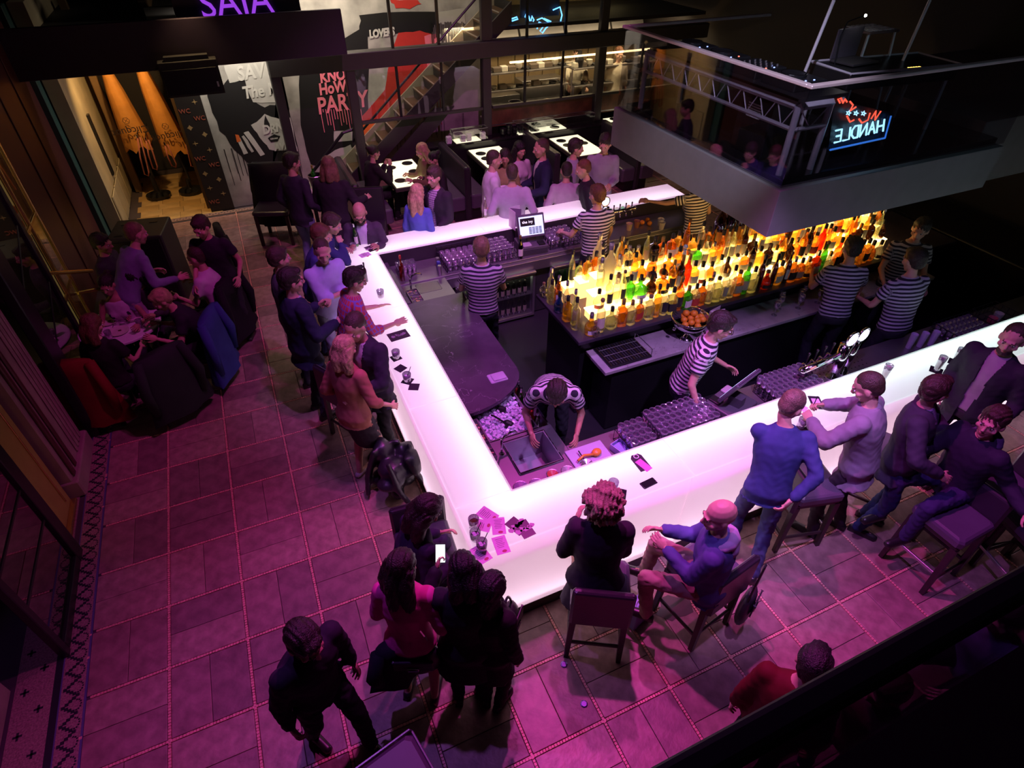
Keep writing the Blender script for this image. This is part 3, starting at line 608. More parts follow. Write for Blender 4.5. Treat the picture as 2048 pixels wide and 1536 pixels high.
# ================================================================== PLATFORM WITH THE DJ BOOTH
PGR = mat('platform_grey', (.22, .21, .21), .6, noise=.12)
X0, X1, Y0, Y3, Z0, Z1 = 3.87, 6.62, 3.38, 5.92, 2.40, 2.80
pf = struct('ceiling_platform', RB((X0, Y0, Z0), (X1, Y3, Z1), .004), PGR)
struct('trim_9', RB((X1, Y0+.25, 2.30), (9.6, Y3, 2.95), .005), PGR)
ob('floor_plate', B((X0+.09, Y0+.09, Z1), (X1, Y3-.09, Z1+.05)), DARKGLOSS, pf)
DG = glassmat('dark_glass', (.84, .82, .86), .03)
bl = thing('balustrade', 'dark glass balustrade with slim pink lit handrail around the platform', 'balustrade', (0, 0, Z1))
PK = mat('handrail_satin', (.8, .62, .62), .35, .3)
ob('pane', B((X0+.02, Y0+.02, .02), (X1, Y0+.032, .76)), DG, bl); ob('pane', B((X0+.02, Y0+.032, .02), (X0+.032, Y3-.03, .76)), DG, bl)
ob('handrail', RB((X0-.01, Y0-.01, .76), (X1-.3, Y0+.045, .785), .006), PK, bl); ob('handrail', RB((X0-.01, Y0+.045, .76), (X0+.045, Y3, .785), .006), PK, bl); ob('handrail', RB((X0+.045, Y3-.05, .76), (X0+1.9, Y3, .785), .006), PK, bl)
ALU = mat('truss_aluminium', (.60, .57, .64), .35, .25)
tr = thing('dj_table_truss', 'silver truss table frame standing inside the glass booth', 'truss', (0, 0, Z1+.052))
def truss(a, b):
    a, b = Vector(a), Vector(b); d = b-a; n = int(d.length/.19)
    ob('top_chord', MB().tube([a, b], .03, 4), ALU, tr); ob('bottom_chord', MB().tube([a-Vector((0, 0, .17)), b-Vector((0, 0, .17))], .017, 6), ALU, tr)
    for k in range(n):
        p = a.lerp(b, k/n); q = a.lerp(b, (k+.5)/n)-Vector((0, 0, .17)); r_ = a.lerp(b, (k+1)/n); ob('brace', MB().tube([p, q, r_], .006, 5), ALU, tr)
HT = .53
truss((4.0, 5.62, HT), (4.0, 3.58, HT)); truss((4.0, 3.55, HT), (4.34, 3.55, HT))
for x, y in ((4.0, 5.62), (4.0, 3.56), (4.34, 3.56), (4.5, 5.62)): ob('leg', MB().tube([(x, y, 0), (x, y, HT)], .026, 8), ALU, tr)
ob('table_top', B((4.02, 3.6, HT+.01), (4.55, 5.62, HT+.04)), BLACK, tr)
knob = emitmat('deck_led', (.25, .35, 1), 3); knr = emitmat('deck_led_red', (1, .15, .1), 3)
for k_, y in enumerate((5.3, 4.85, 4.4, 3.95)):
    mx_ = k_ == 2
    t = thing('dj_mixer' if mx_ else 'dj_deck', 'black mixer with rows of small lights between the decks' if mx_ else 'black turntable with chrome ringed jog wheel, %s along the booth table' % ['farthest', 'second farthest', '', 'nearest'][k_], 'mixer' if mx_ else 'deck', (4.29, y, Z1+.05+HT+.04))
    ob('case', RB((-.17, -.19, 0), (.17, .19, .07), .008), BLACK, t)
    if mx_:
        for a in range(5):
            for b in range(4): ob('knob', MB().lathe([(.009, 0), (.008, .015)], 6, (-.12+a*.06, -.12+b*.07, .07)), STEEL, t)
    else:
        ob('jog_wheel', MB().lathe([(.11, .07), (.11, .085), (.10, .09)], 20, (0, .02, 0)), BLACK, t); ob('jog_ring', MB().tube([(.10*math.cos(a*.4), .02+.10*math.sin(a*.4), .092) for a in range(17)], .003, 4), CHROME, t)
    for a in range(3): ob('indicator', B((-.14+a*.09, -.17, .07), (-.13+a*.09, -.16, .076)), knr if (a+k_) % 3 == 0 else knob, t)
bx = thing('crate', 'black equipment unit with white ribbed vents under the booth table', 'equipment', (4.25, 4.1, Z1+.05))
ob('case', RB((-.15, -.2, 0), (.15, .2, .45), .01), BLACK, bx)
for q in range(6): ob('vent_slat', B((-.157, -.08, .30+q*.02), (-.15, .08, .31+q*.02)), WHITE, bx)
# reflection of a neon sign in the booth glass, built as mirrored tubes
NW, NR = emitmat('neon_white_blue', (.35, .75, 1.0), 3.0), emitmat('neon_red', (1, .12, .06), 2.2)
ns = thing('neon_reflection', 'mirrored blue neon reflection reading handle, built as tubes with red script above', 'reflection', (0, 0, 0))
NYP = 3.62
def nn(pts, m_, r_=.009): ob('reflection_tube', MB().tube([aty(u, v, NYP) for u, v in pts], r_, 6), m_, ns)
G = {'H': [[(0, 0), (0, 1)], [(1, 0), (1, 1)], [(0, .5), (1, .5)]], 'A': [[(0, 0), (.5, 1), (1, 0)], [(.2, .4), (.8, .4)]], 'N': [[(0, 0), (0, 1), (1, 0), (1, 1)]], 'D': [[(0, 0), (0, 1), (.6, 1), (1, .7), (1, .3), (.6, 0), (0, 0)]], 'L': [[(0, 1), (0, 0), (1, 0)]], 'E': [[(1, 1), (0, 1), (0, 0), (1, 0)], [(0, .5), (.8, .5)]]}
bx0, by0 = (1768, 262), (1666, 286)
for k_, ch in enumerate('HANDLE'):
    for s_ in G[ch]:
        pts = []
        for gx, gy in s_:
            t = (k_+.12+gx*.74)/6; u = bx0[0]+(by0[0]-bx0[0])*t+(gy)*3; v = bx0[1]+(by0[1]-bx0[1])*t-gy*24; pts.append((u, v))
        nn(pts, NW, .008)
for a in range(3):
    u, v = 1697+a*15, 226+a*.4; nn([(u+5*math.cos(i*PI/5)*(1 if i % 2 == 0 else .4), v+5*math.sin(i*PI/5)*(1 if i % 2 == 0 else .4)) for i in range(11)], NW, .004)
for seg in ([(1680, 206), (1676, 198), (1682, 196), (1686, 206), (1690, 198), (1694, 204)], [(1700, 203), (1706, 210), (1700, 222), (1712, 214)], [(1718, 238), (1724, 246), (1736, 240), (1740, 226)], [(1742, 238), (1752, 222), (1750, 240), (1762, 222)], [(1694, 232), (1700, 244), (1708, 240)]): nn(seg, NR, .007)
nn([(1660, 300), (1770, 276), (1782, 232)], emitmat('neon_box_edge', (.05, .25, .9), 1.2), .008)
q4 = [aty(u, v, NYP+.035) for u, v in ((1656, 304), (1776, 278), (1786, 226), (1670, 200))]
bm = MB(); bm.add([q for q in q4]+[q+Vector((0, .02, 0)) for q in q4], [(0, 1, 2, 3), (7, 6, 5, 4), (0, 4, 5, 1), (1, 5, 6, 2), (2, 6, 7, 3), (3, 7, 4, 0)]); ob('reflection_box', bm, BLACK, ns)
ob('reflection_bracket', MB().tube([(4.62, NYP+.045, Z1+.05), (4.62, NYP+.045, 3.15)], .012, 6), BLACK, ns)
# flight case, laptop, lamp, stool frame on the right of the platform
fc = thing('flight_case', 'open silver edged flight case holding black decks by the neon reflection', 'case', (5.0, 4.0, Z1+.05), -.1)
ob('case_body', RB((0, 0, .45), (1.25, .5, .58), .01), BLACK, fc); ob('case_edge', MB().tube([(0, 0, .58), (1.25, 0, .58), (1.25, .5, .58), (0, .5, .58), (0, 0, .58)], .012, 4), ALU, fc)
for x in (.05, 1.2):
    for y in (.05, .45): ob('leg', MB().tube([(x, y, 0), (x, y, .45)], .02, 6), ALU, fc)
for k_ in range(5): ob('meter_led', B((.66+k_*.03, .02, .58), (.675+k_*.03, .04, .586)), emitmat('amber_led', (1, .6, .1), 4), fc)
lp = thing('laptop', 'open dark laptop on the booth beneath the bright little lamp', 'laptop', (5.35, 4.30, Z1+.64), .1)
ob('keyboard_base', RB((-.18, -.13, 0), (.18, .12, .018), .004), DARK, lp); ob('screen', RB((-.18, .115, .018), (.18, .13, .26), .004), mat('laptop_lid', (.07, .06, .08), .3), lp)
lm = thing('desk_lamp', 'tiny bright white lamp on a thin bent stalk above the laptop', 'lamp', (5.15, 4.32, Z1+.60))
ob('stalk', MB().tube([(0, 0, 0), (-.02, .02, .25), (.05, .05, .36), (.2, .03, .40)], .006, 6), BLACK, lm); ob('bulb', MB().ell((.22, .03, .40), .012, 8), emitmat('lamp_bulb', (1, 1, .9), 60), lm)
sl = thing('metal_stool', 'tall metal stool with perforated seat behind the laptop', 'stool', (5.75, 4.55, Z1+.05))
ob('seat', RB((-.2, -.16, .78), (.2, .16, .80), .006), mat('perforated_steel', (.35, .25, .27), .4, .8), sl)
for a in range(6):
    for b in range(4): ob('seat_rib', RB((-.18+a*.062, -.14+b*.075, .80), (-.14+a*.062, -.085+b*.075, .808), .003), ALU, sl)
for x in (-1, 1):
    for y in (-1, 1): ob('leg', MB().tube([(x*.17, y*.13, .78), (x*.24, y*.2, 0)], .014, 6), ALU, sl)
rk = thing('light_stand', 'pair of thin leaning silver poles rising over the booth', 'stand', (0, 0, Z1+.05))
for a, b in (((1605, 135), (1668, 0)), ((1795, 135), (1860, 0))):
    pa_, pb = aty(a[0], a[1], 4.2), aty(b[0], b[1], 4.2); ob('pole', MB().tube([pa_-Vector((0, 0, Z1+.05+.3)), pb-Vector((0, 0, Z1+.05))], .014, 8), ALU, rk)
sh = thing('wall_screen', 'grey window screen with dark crossing bars at the upper right corner', 'screen', (0, 0, 0))
q4 = [aty(u, v, 7.5) for u, v in ((1925, 95), (2060, 110), (2060, -20), (1965, -20))]
bm = MB(); bm.add([q for q in q4]+[q+Vector((0, .03, 0)) for q in q4], [(0, 1, 2, 3), (7, 6, 5, 4), (0, 4, 5, 1), (1, 5, 6, 2), (2, 6, 7, 3), (3, 7, 4, 0)]); ob('screen_panel', bm, mat('dusty_screen', (.13, .09, .10), .6), sh)
for a, b in (((1970, 85), (2005, -10)), ((2020, 95), (2055, -10)), ((1965, 85), (2055, 95))): ob('screen_bar', MB().tube([aty(*a, 7.45), aty(*b, 7.45)], .02, 6), BLACK, sh)
# mezzanine where the viewer stands
rl = thing('mezzanine_railing', 'black handrail and dark glass crossing the lower right corner', 'railing', (0, 0, 0))
ob('handrail', RB((-2, .115, 3.875), (5, .155, 3.915), .01), mat('rail_black', (.004, .004, .005), .6), rl); ob('pane', B((-2, .130, 3.2), (5, .138, 3.875)), glassmat('rail_glass', (.42, .38, .42), .02), rl)
struct('floor_mezzanine', B((-6, -3, 3.05), (9.6, .135, 3.25)), mat('mezz_black', (.006, .005, .006), .8))

# ================================================================== KITCHEN AND BACK COUNTERS
KW = mat('kitchen_wall', (.36, .27, .13), .6, noise=.3, nscale=3)
struct('wall_kitchen', B((4.9, 13.7, 0), (9.4, 13.8, 3.2)), KW); struct('floor_kitchen', B((4.5, 12.5, 0), (9.5, 13.7, .02)), DARK)
def shelf(x0, x1, y0, y1, z, label, mm_=STEEL):
    s = thing('kitchen_shelf', label, 'shelf', (x0, y0, 0)); ob('shelf_board', RB((0, 0, z-.03), (x1-x0, y1-y0, z), .005), mm_, s)
    for x in (.04, x1-x0-.04): ob('upright', MB().tube([(x, (y1-y0)/2, 0), (x, (y1-y0)/2, z-.03)], .015, 6), STEEL, s)
    return s
struct('ceiling_kitchen', B((4.9, 11.5, 2.60), (9.5, 13.8, 2.66)), DARK)
for k_, (xa, xb, zz) in enumerate([(6.0, 7.3, 3.02), (6.2, 7.3, 3.16), (7.45, 8.4, 3.05), (7.45, 8.4, 3.18)]): tag(ob('strip_light', RB((xa, 13.0, zz), (xb, 13.06, zz+.04), .006), emitmat('strip_glow', (1, .78, .34), 1.6)), 'long yellow strip light above the kitchen, %s' % ['lower of the left pair', 'upper of the left pair', 'lower of the right pair', 'upper of the right pair'][k_], 'light')
for k_, (xa, xb) in enumerate([(5.0, 6.1), (6.15, 7.2), (7.3, 8.4), (8.45, 9.3)]):
    rg = thing('cooking_range', 'steel cooking range against the kitchen wall, %s from the stairs' % ['first', 'second', 'third', 'fourth'][k_], 'cooker', (xa, 13.25, 0)); w_ = xb-xa
    ob('body', RB((0, 0, 0), (w_, .42, 1.0+.25*(k_ % 2)), .01), STEEL, rg); ob('hood', MB().prism([(0, 0), (.45, 0), (.45, .35), (.2, .35)], 0, w_, M=Matrix(((0, 0, 1, 0), (1, 0, 0, 0), (0, 1, 0, 1.95)))if False else Matrix(((0, 0, 1, 0), (1, 0, 0, 0), (0, 1, 0, 1.95), (0, 0, 0, 1)))), STEEL, rg)
    for q in range(3): ob('oven_door', RB((.05+q*(w_-.1)/3, -.02, .25), (.05+(q+1)*(w_-.1)/3-.03, 0, .8), .006), SS, rg); ob('handle', MB().tube([(.08+q*(w_-.1)/3, -.05, .84), (.02+(q+1)*(w_-.1)/3, -.05, .84)], .012, 6), CHROME, rg)
    for q in range(3): ob('backsplash_panel', RB((.01+q*w_/3, .40, 1.05), ((q+1)*w_/3-.01, .43, 1.95), .004), mat('splash_brown', (.22, .15, .08), .4), rg)
shelf(4.7, 7.0, 12.6, 12.9, 1.62, 'upper steel kitchen shelf stacked with dark pans and bowls'); shelf(4.75, 7.0, 12.62, 12.88, 1.28, 'lower steel kitchen shelf under the pans')
shelf(7.1, 9.3, 12.6, 12.9, 1.55, 'upper kitchen shelf behind the far right window'); shelf(7.15, 9.3, 12.62, 12.88, 1.2, 'lower kitchen shelf behind the far right window')
kc = thing('kitchen_counter', 'steel pass counter with trays behind the window frame', 'counter', (4.95, 11.85, 0)); ob('worktop', RB((0, 0, .92), (4.4, .6, .96), .006), SS, kc); ob('base', B((.03, .03, 0), (4.3, .57, .92)), DARK, kc)
ob('heat_lamp', B((.4, .25, 1.9), (4.3, .29, 1.93)), emitmat('heat_lamp', (1, .62, .28), 5), kc)
POT = mat('pot_steel', (.5, .45, .38), .3, .8); CHN = mat('china', (.7, .66, .58), .3)
def pot(loc, r, h, m_, label, group, cat='pot', prof=None):
    t = tag(ob('pot' if cat == 'pot' else cat, MB().lathe(prof or [(r*.9, 0), (r, .01), (r, h), (r*.94, h), (r*.9, .02)], 14), m_, loc=loc), label, cat, group); return t
random.seed(5)
bowl_mesh = MB().lathe([(.03, 0), (.035, .01), (.07, .05), (.075, .07), (.068, .068), (.03, .015)], 12).mesh('bowl', CHN)
plate_mesh = MB().lathe([(.05, 0), (.06, .004), (.11, .018), (.11, .022), (.06, .01)], 14).mesh('plate', CHN)
pan_mesh = MB().lathe([(.08, 0), (.10, .04), (.097, .04), (.078, .006)], 12).tube([(.09, 0, .03), (.24, 0, .06)], .008, 5).mesh('pan', DARK)
tubm = MB().rbox((-.09, -.07, 0), (.09, .07, .09), .01).mesh('container', mat('tub_dark', (.14, .11, .09), .4))
sqw = MB().rbox((-.07, -.07, 0), (.07, .07, .10), .01).mesh('container', CHN)
KG = 'kitchenware behind the windows'
ORD = ['first', 'second', 'third', 'fourth', 'fifth', 'sixth', 'seventh', 'eighth', 'ninth', 'tenth', 'eleventh', 'twelfth', 'thirteenth', 'fourteenth', 'fifteenth', 'sixteenth', 'seventeenth', 'eighteenth']
def kit(name, me, x, y, z, cat, what, m_=None, rz=0):
    sec = 'left' if x < 5.3 else 'second' if x < 6.1 else 'third' if x < 6.95 else 'far right'
    lev = 'upper shelf' if z > 1.5 else 'lower shelf' if z > 1.1 else 'pass counter'
    kit.n = getattr(kit, 'n', {}); key = (what, lev, sec); kit.n[key] = kit.n.get(key, 0)+1
    o = link(name, me, None, (x, y, z)); o.rotation_euler = (0, 0, rz); tag(o, '%s, %s on the kitchen %s, %s window' % (what, ORD[kit.n[key]-1], lev, sec), cat, KG)
for q in range(26):
    x = 4.8+q*.172
    if 6.95 < x < 7.15: continue
    zz = 1.622 if x < 7.05 else 1.552
    k = q % 5
    if k in (0, 3): kit('container', tubm, x, 12.75, zz, 'container', 'dark plastic tub')
    elif k == 1:
        for j in range(3): kit('bowl', bowl_mesh, x, 12.75, zz+j*.03, 'bowl', 'stacked white bowl')
    elif k == 2: kit('pan', pan_mesh, x, 12.75, zz, 'pan', 'dark frying pan', rz=q)
    else: kit('container', sqw, x, 12.75, zz, 'container', 'white square tub')
for q in range(22):
    x = 4.85+q*.2
    if 6.9 < x < 7.2: continue
    zz = 1.282 if x < 7.05 else 1.202
    k = q % 4
    if k == 0:
        for j in range(4): kit('plate', plate_mesh, x, 12.75, zz+j*.012, 'plate', 'stacked white plate')
    elif k == 1: kit('pan', pan_mesh, x, 12.75, zz, 'pan', 'dark frying pan', rz=q*1.3)
    elif k == 2: kit('bowl', bowl_mesh, x, 12.75, zz, 'bowl', 'white bowl')
    else: kit('container', tubm, x, 12.75, zz, 'container', 'dark plastic tub')
for q in range(12):
    x = 5.05+q*.33; kit(['plate', 'bowl', 'container'][q % 3], [plate_mesh, bowl_mesh, sqw][q % 3], x, 12.1+.15*(q % 2), .962, ['plate', 'bowl', 'container'][q % 3], ['white plate', 'white bowl', 'white square tub'][q % 3])
bp = thing('pot', 'large black cooking pot with steel rim on the pass shelf', 'pot', (5.55, 12.3, .962)); ob('body', MB().lathe([(.13, 0), (.14, .02), (.14, .16), (.13, .16), (.12, .02)], 16), BLACK, bp); ob('rim', MB().tube([(.137*math.cos(a*.5), .137*math.sin(a*.5), .163) for a in range(14)], .006, 5), STEEL, bp)
wj = tag(ob('hood_vent', MB().lathe([(.09, 0), (.10, .15), (.05, .28), (.045, .32), (.001, .33)], 12), BLACK, loc=(7.3, 12.75, 1.552)), 'black rounded jug on the upper shelf of the far right window', 'jug')
# guest counters just in front of the frame: light tops with black plates, display case, bowls
LT = emitmat('light_table', (1, .95, .62), 1.15)
bc = thing('back_counter', 'dark back counter with glowing inset panels beneath the timber panel', 'counter', (0, 10.98, 0))
ob('worktop', RB((3.2, -.02, .84), (9.4, .30, .88), .008), DARKGLOSS, bc); ob('base', B((3.2, .02, 0), (9.4, .28, .84)), BLACK, bc)
for a, b in ((3.75, 4.25), (5.05, 6.1), (7.1, 8.2)): ob('light_panel', B((a, .01, .88), (b, .26, .888)), LT, bc)
ob('steel_shelf', RB((4.62, .36, 1.0), (9.4, 1.0, 1.03), .006), STEEL, bc)
def case(x0, x1, label, zz=.89):
    c = thing('display_case', label, 'display case', (x0, 11.0, zz)); w_ = x1-x0
    ob('glass_box', MB().box((0, 0, 0), (w_, .006, .2)).box((0, .2, 0), (w_, .206, .2)).box((0, .006, 0), (.006, .2, .2)).box((w_-.006, .006, 0), (w_, .2, .2)).box((0, 0, .2), (w_, .206, .206)), CLEAR, c)
    ob('edge_trim', MB().tube([(0, 0, .206), (w_, 0, .206), (w_, .2, .206), (0, .2, .206), (0, 0, .206)], .005, 4), STEEL, c)
case(3.7, 4.4, 'clear display case over folded napkins left of the middle column'); case(5.0, 6.75, 'long clear display case beneath the timber panel')
pln = MB().lathe([(.10, 0), (.10, .006), (.085, .008)], 16).mesh('plate', BLACK)
nap = MB()
for k_ in range(7): nap.box((-.045, -.045, k_*.018), (.045, .045, k_*.018+.015), rz=.1*((k_ % 3)-1), piv=(0, 0, 0))
napm = nap.mesh('napkin_stack', mat('napkin', (.75, .72, .8), .8))
for x in (3.62, 3.9, 4.02, 4.31): tag(link('napkin_pile', napm, None, (x, 11.05, .889)), 'pile of white folded napkins, %s by the display case' % {3.62: 'leftmost', 3.9: 'second from left', 4.02: 'third from left', 4.31: 'rightmost'}[x], 'napkins', 'napkin piles on the back counter')['kind'] = 'thing'
bb = MB().lathe([(.03, 0), (.055, .03), (.065, .08), (.06, .08), (.05, .03)], 12).mesh('bowl', BLACK)
for q in range(6):
    for j in range(2+(q % 2)): tag(link('bowl', bb, None, (4.75+q*.125, 11.08, .88+j*.055)), 'black bowl, %s row stack by the middle column, %s' % (['first', 'second', 'third', 'fourth', 'fifth', 'sixth'][q], ['at the bottom', 'resting above it', 'topmost'][j]), 'bowl', 'black bowls beside the column')
for k_, x in enumerate((5.2, 5.45, 5.9, 7.3, 7.8)): tag(link('plate', pln, None, (x, 11.12, .889)), 'round black plate on the glowing back counter, %s from left' % ORD[k_], 'plate', 'black plates on the back counter')
# booths: light tables with high dark benches between them
LEA = mat('black_leather', (.030, .024, .034), .32, bump=.08, bscale=60)
LEAS = mat('seat_leather', (.10, .075, .12), .28, bump=.06, bscale=80)
for k_, (x0, x1, y0, y1, lb) in enumerate([(2.18, 2.86, 9.66, 10.92, 'left'), (3.93, 4.62, 9.75, 10.95, 'middle'), (5.66, 6.36, 9.8, 10.95, 'right')]):
    t = thing('light_table', 'long booth table with glowing yellow white top, %s of three' % lb, 'table', ((x0+x1)/2, y0, 0)); hw = (x1-x0)/2
    ob('light_top', B((-hw+.03, .03, .745), (hw-.03, y1-y0-.03, .753)), LT, t); ob('table_frame', RB((-hw, 0, .68), (hw, y1-y0, .745), .008), mat('table_frame', (.05, .045, .035), .4), t)
    for y in (.25, y1-y0-.25): ob('pedestal', RB((-.08, y-.08, 0), (.08, y+.08, .68), .01), BLACK, t)
    spots = [(-.17, .30), (.17, .62), (-.17, .95), (.17, 1.05)] if k_ == 0 else [(-.17, .35), (-.17, .62), (.17, .62), (-.17, .9)]
    for j, (px_, py_) in enumerate(spots): tag(link('plate', pln, None, ((x0+x1)/2+px_, y0+py_, .754)), 'round black plate on the %s glowing table, %s from its near end' % (lb, ['first', 'second', 'third', 'fourth'][j]), 'plate', 'black plates on the glowing tables')
for k_, x in enumerate((1.35, 3.08, 4.82, 6.6)):
    b_ = thing('booth_bench', 'high backed black leather bench, %s between the glowing tables' % ['leftmost', 'second from left', 'third from left', 'rightmost'][k_], 'bench', (x, 9.55, 0))
    if k_ == 0: ob('back', RB((.1, 0, .0), (.22, 1.45, .96), .03), LEA, b_); ob('seat', RB((.22, 0, .2), (.72, 1.45, .46), .03), LEAS, b_)
    else: ob('back', RB((.30, 0, 0), (.42, 1.45, .96), .03), LEA, b_); ob('seat', RB((.0, 0, .2), (.30, 1.45, .46), .03), LEAS, b_); ob('seat', RB((.42, 0, .2), (.74, 1.45, .46), .03), LEAS, b_)
    ob('plinth', B((.1, .05, 0), (.6, 1.4, .2)), BLACK, b_)
# parasols closed, hanging rope, in the alcove
OR = mat('parasol_orange', (.62, .26, .05), .7, noise=.35, nscale=6, bump=.2, bscale=20)
for k_, (u, v) in enumerate([(222, 160), (290, 150)]):
    p = aty(u, v, 12.9); p2 = aty(u+48+8*k_, 268 if k_ == 0 else 278, 12.9)
    t = thing('parasol', 'closed orange parasol, %s of the two leaning in the alcove' % ['left', 'right'][k_], 'parasol', (p2.x, 12.9, p2.z-.25))
    d = Vector((p.x-p2.x, 0, p.z-p2.z)); L_ = d.length+.5; ang = math.atan2(d.x, d.z)
    mb = MB(); n = 20; rows = [(.03, L_), (.07, L_-.1), (.12, L_*.7), (.17, L_*.35), (.22, .12)]
    vs = []; Mr = Matrix.Rotation(ang, 4, 'Y')
    for r_, z in rows:
        for a in range(n):
            th = 2*PI*a/n; rr = r_*(1+.16*math.cos(a*PI/2*2)); vs.append(Mr@Vector((rr*math.cos(th), rr*.7*math.sin(th), z-(.16*abs(math.sin(a*.8)) if z == .12 else 0))))
    fs = [(i*n+a, i*n+(a+1) % n, (i+1)*n+(a+1) % n, (i+1)*n+a) for i in range(4) for a in range(n)]; mb.add(vs, fs); ob('canopy', mb, OR, t, True)
    pole = MB().tube([Mr@Vector((0, 0, -.55)), Mr@Vector((0, 0, L_+.1))], .022, 8); ob('pole', pole, BLACK, t); ob('base', MB().lathe([(.22, -p2.z+.25), (.22, -p2.z+.31), (.05, -p2.z+.36), (.03, -.5)], 16), BLACK, t)
    mw = Matrix.Translation((p2.x-.02, 12.68, p2.z+.12))@Matrix.Rotation(ang, 4, 'Y')@Matrix.Rotation(PI/2, 4, 'X')@Matrix.Rotation(PI, 4, 'Z')
    text('Clicquot', .17, mw, mat('print_black', (.02, .01, .01), .7), 'printed_lettering', t, .002); eb_ = ob('printed_emblem', MB().tube([(mw@Matrix.Translation((.0, -.17, 0)))@Vector((.055*math.cos(a*PI/3), .055*math.sin(a*PI/3), 0)) for a in range(7)], .004, 4).tube([(mw@Matrix.Translation((.0, -.17, 0)))@Vector(q) for q in ((-.03, -.03, 0), (.03, .03, 0), (.0, .0, 0), (-.03, .03, 0), (.03, -.03, 0))], .003, 4), mat('print_black', (.02, .01, .01), .7), t); eb_.location = -Vector(t.location)
ROPE = mat('rope_red', (.42, .13, .09), .8, bump=.5, bscale=60)
for k_, (u, v, vb) in enumerate([(275, 275, 352), (292, 280, 340), (330, 290, 335), (368, 252, 335)]):
    a = aty(u, v, 12.5); b = aty(u+18, vb, 12.5)
    pts = [a, a.lerp(b, .5)+Vector((-.03, 0, 0)), b+Vector((-.02, 0, .03)), b+Vector((.03, 0, 0)), b+Vector((.06, 0, .06)), a.lerp(b, .5)+Vector((.05, 0, 0)), a+Vector((.04, 0, 0))]
    t = thing('rope', 'red barrier rope loop, %s hanging in the alcove' % ['leftmost', 'second', 'third', 'rightmost'][k_], 'rope', a); ob('cord', MB().tube([p-a for p in pts], .014, 6), ROPE, t, True)
    ob('clip', MB().lathe([(.018, 0), (.018, .05)], 8), CHROME, t); ob('peg', MB().tube([(0, 0, .03), (0, .9, .03)], .008, 6), BLACK, t)
tag(ob('leaflet', B((0, 0, 0), (.12, .01, .10), rz=.3), WHITE, loc=aty(384, 300, 12.2)), 'small white card lit up by the patterned pier', 'card')
spk = thing('speaker', 'large black floor speaker behind the dining group', 'speaker', (-1.95, 8.75, 0), -.18)
ob('cabinet', RB((0, 0, 0), (.68, .62, 1.05), .015), mat('speaker_black', (.03, .032, .03), .5), spk); ob('grille', RB((.04, -.01, .05), (.64, 0, 1.0), .004), BLACK, spk)
for x, y in ((.14, .46), (.5, .46), (.14, .1)): ob('recess_handle', B((x-.05, y-.02, 1.05), (x+.05, y+.02, 1.056)), BLACK, spk)
# ================================================================== PEOPLE
rng = np.random.default_rng(3)
PENDING = []          # (object, post function) whose voxel remesh is baked in one go
def vox(o, size, sm=5, post=None):
    r = o.modifiers.new('r', 'REMESH'); r.mode = 'VOXEL'; r.voxel_size = size; r.use_smooth_shade = True
    if sm: s = o.modifiers.new('s', 'SMOOTH'); s.factor = .5; s.iterations = sm
    PENDING.append((o, post)); return o
def bake():
    global PENDING
    bpy.context.view_layer.update(); dg = bpy.context.evaluated_depsgraph_get(); res = []
    for o, post in PENDING:
        me = bpy.data.meshes.new_from_object(o.evaluated_get(dg)); res.append((o, me, post))
    for o, me, post in res:
        mats = [s for s in o.data.materials]; nm = o.data.name; o.modifiers.clear(); old = o.data; o.data = me; me.name = nm
        me.materials.clear()
        for m_ in mats: me.materials.append(m_)
        me.polygons.foreach_set('use_smooth', [True]*len(me.polygons))
        me.polygons.foreach_set('material_index', [0]*len(me.polygons))
        if post: post(o, me)
        me.update()
        if old.users == 0: bpy.data.meshes.remove(old)
    PENDING = []
def co_of(me):
    a = np.empty(len(me.vertices)*3); me.vertices.foreach_get('co', a); return a.reshape(-1, 3)
def skinmat(n, c): return mat('skin_'+n, c, .5, noise=.15, nscale=20, spec=.4)
SK = {'fair': skinmat('fair', (.62, .36, .27)), 'tan': skinmat('tan', (.48, .26, .18)), 'brown': skinmat('brown', (.25, .12, .08))}
EYEW, IRIS, LIP, BROW = mat('eye_white', (.7, .68, .66), .2), mat('eye_dark', (.03, .02, .02), .1), mat('lips', (.45, .16, .14), .45), mat('brow', (.06, .04, .03), .8)
def capsule(mb, a, b, ra, rb, n=10):
    a, b = Vector(a), Vector(b); mb.tube([a, a.lerp(b, .33), a.lerp(b, .66), b], [ra, ra*.66+rb*.34, ra*.34+rb*.66, rb], n); mb.ell(a, ra, 8); mb.ell(b, rb, 8)
# generic head: baked once per level of detail, face towards +y, centre of skull at origin
def head_raw():
    h = MB()
    h.ell((0, -.012, .030), (.074, .094, .088), 16); h.ell((0, .012, -.02), (.064, .078, .082), 16); h.ell((0, .032, -.072), (.044, .050, .036), 12); h.ell((0, .060, -.095), (.022, .022, .018), 10)
    h.ell((0, .082, .022), (.05, .016, .010), 12)
    h.tube([(0, .084, .018), (0, .098, -.008), (0, .108, -.026)], [.008, .010, .013], 8); h.ell((0, .100, -.030), (.017, .012, .009), 8)
    for s in (-1, 1): h.ell((s*.074, -.006, -.008), (.010, .020, .031), 10); h.ell((s*.045, .058, -.022), (.022, .02, .02), 10)
    h.ell((0, .084, -.057), (.022, .011, .006), 8); h.ell((0, .083, -.066), (.019, .011, .006), 8)
    return h
HEADS = {}
for lod, vs in (('near', .0062), ('far', .0098)):
    o = ob('head_src', head_raw(), SK['fair']); vox(o, vs, 2); HEADS[lod] = o
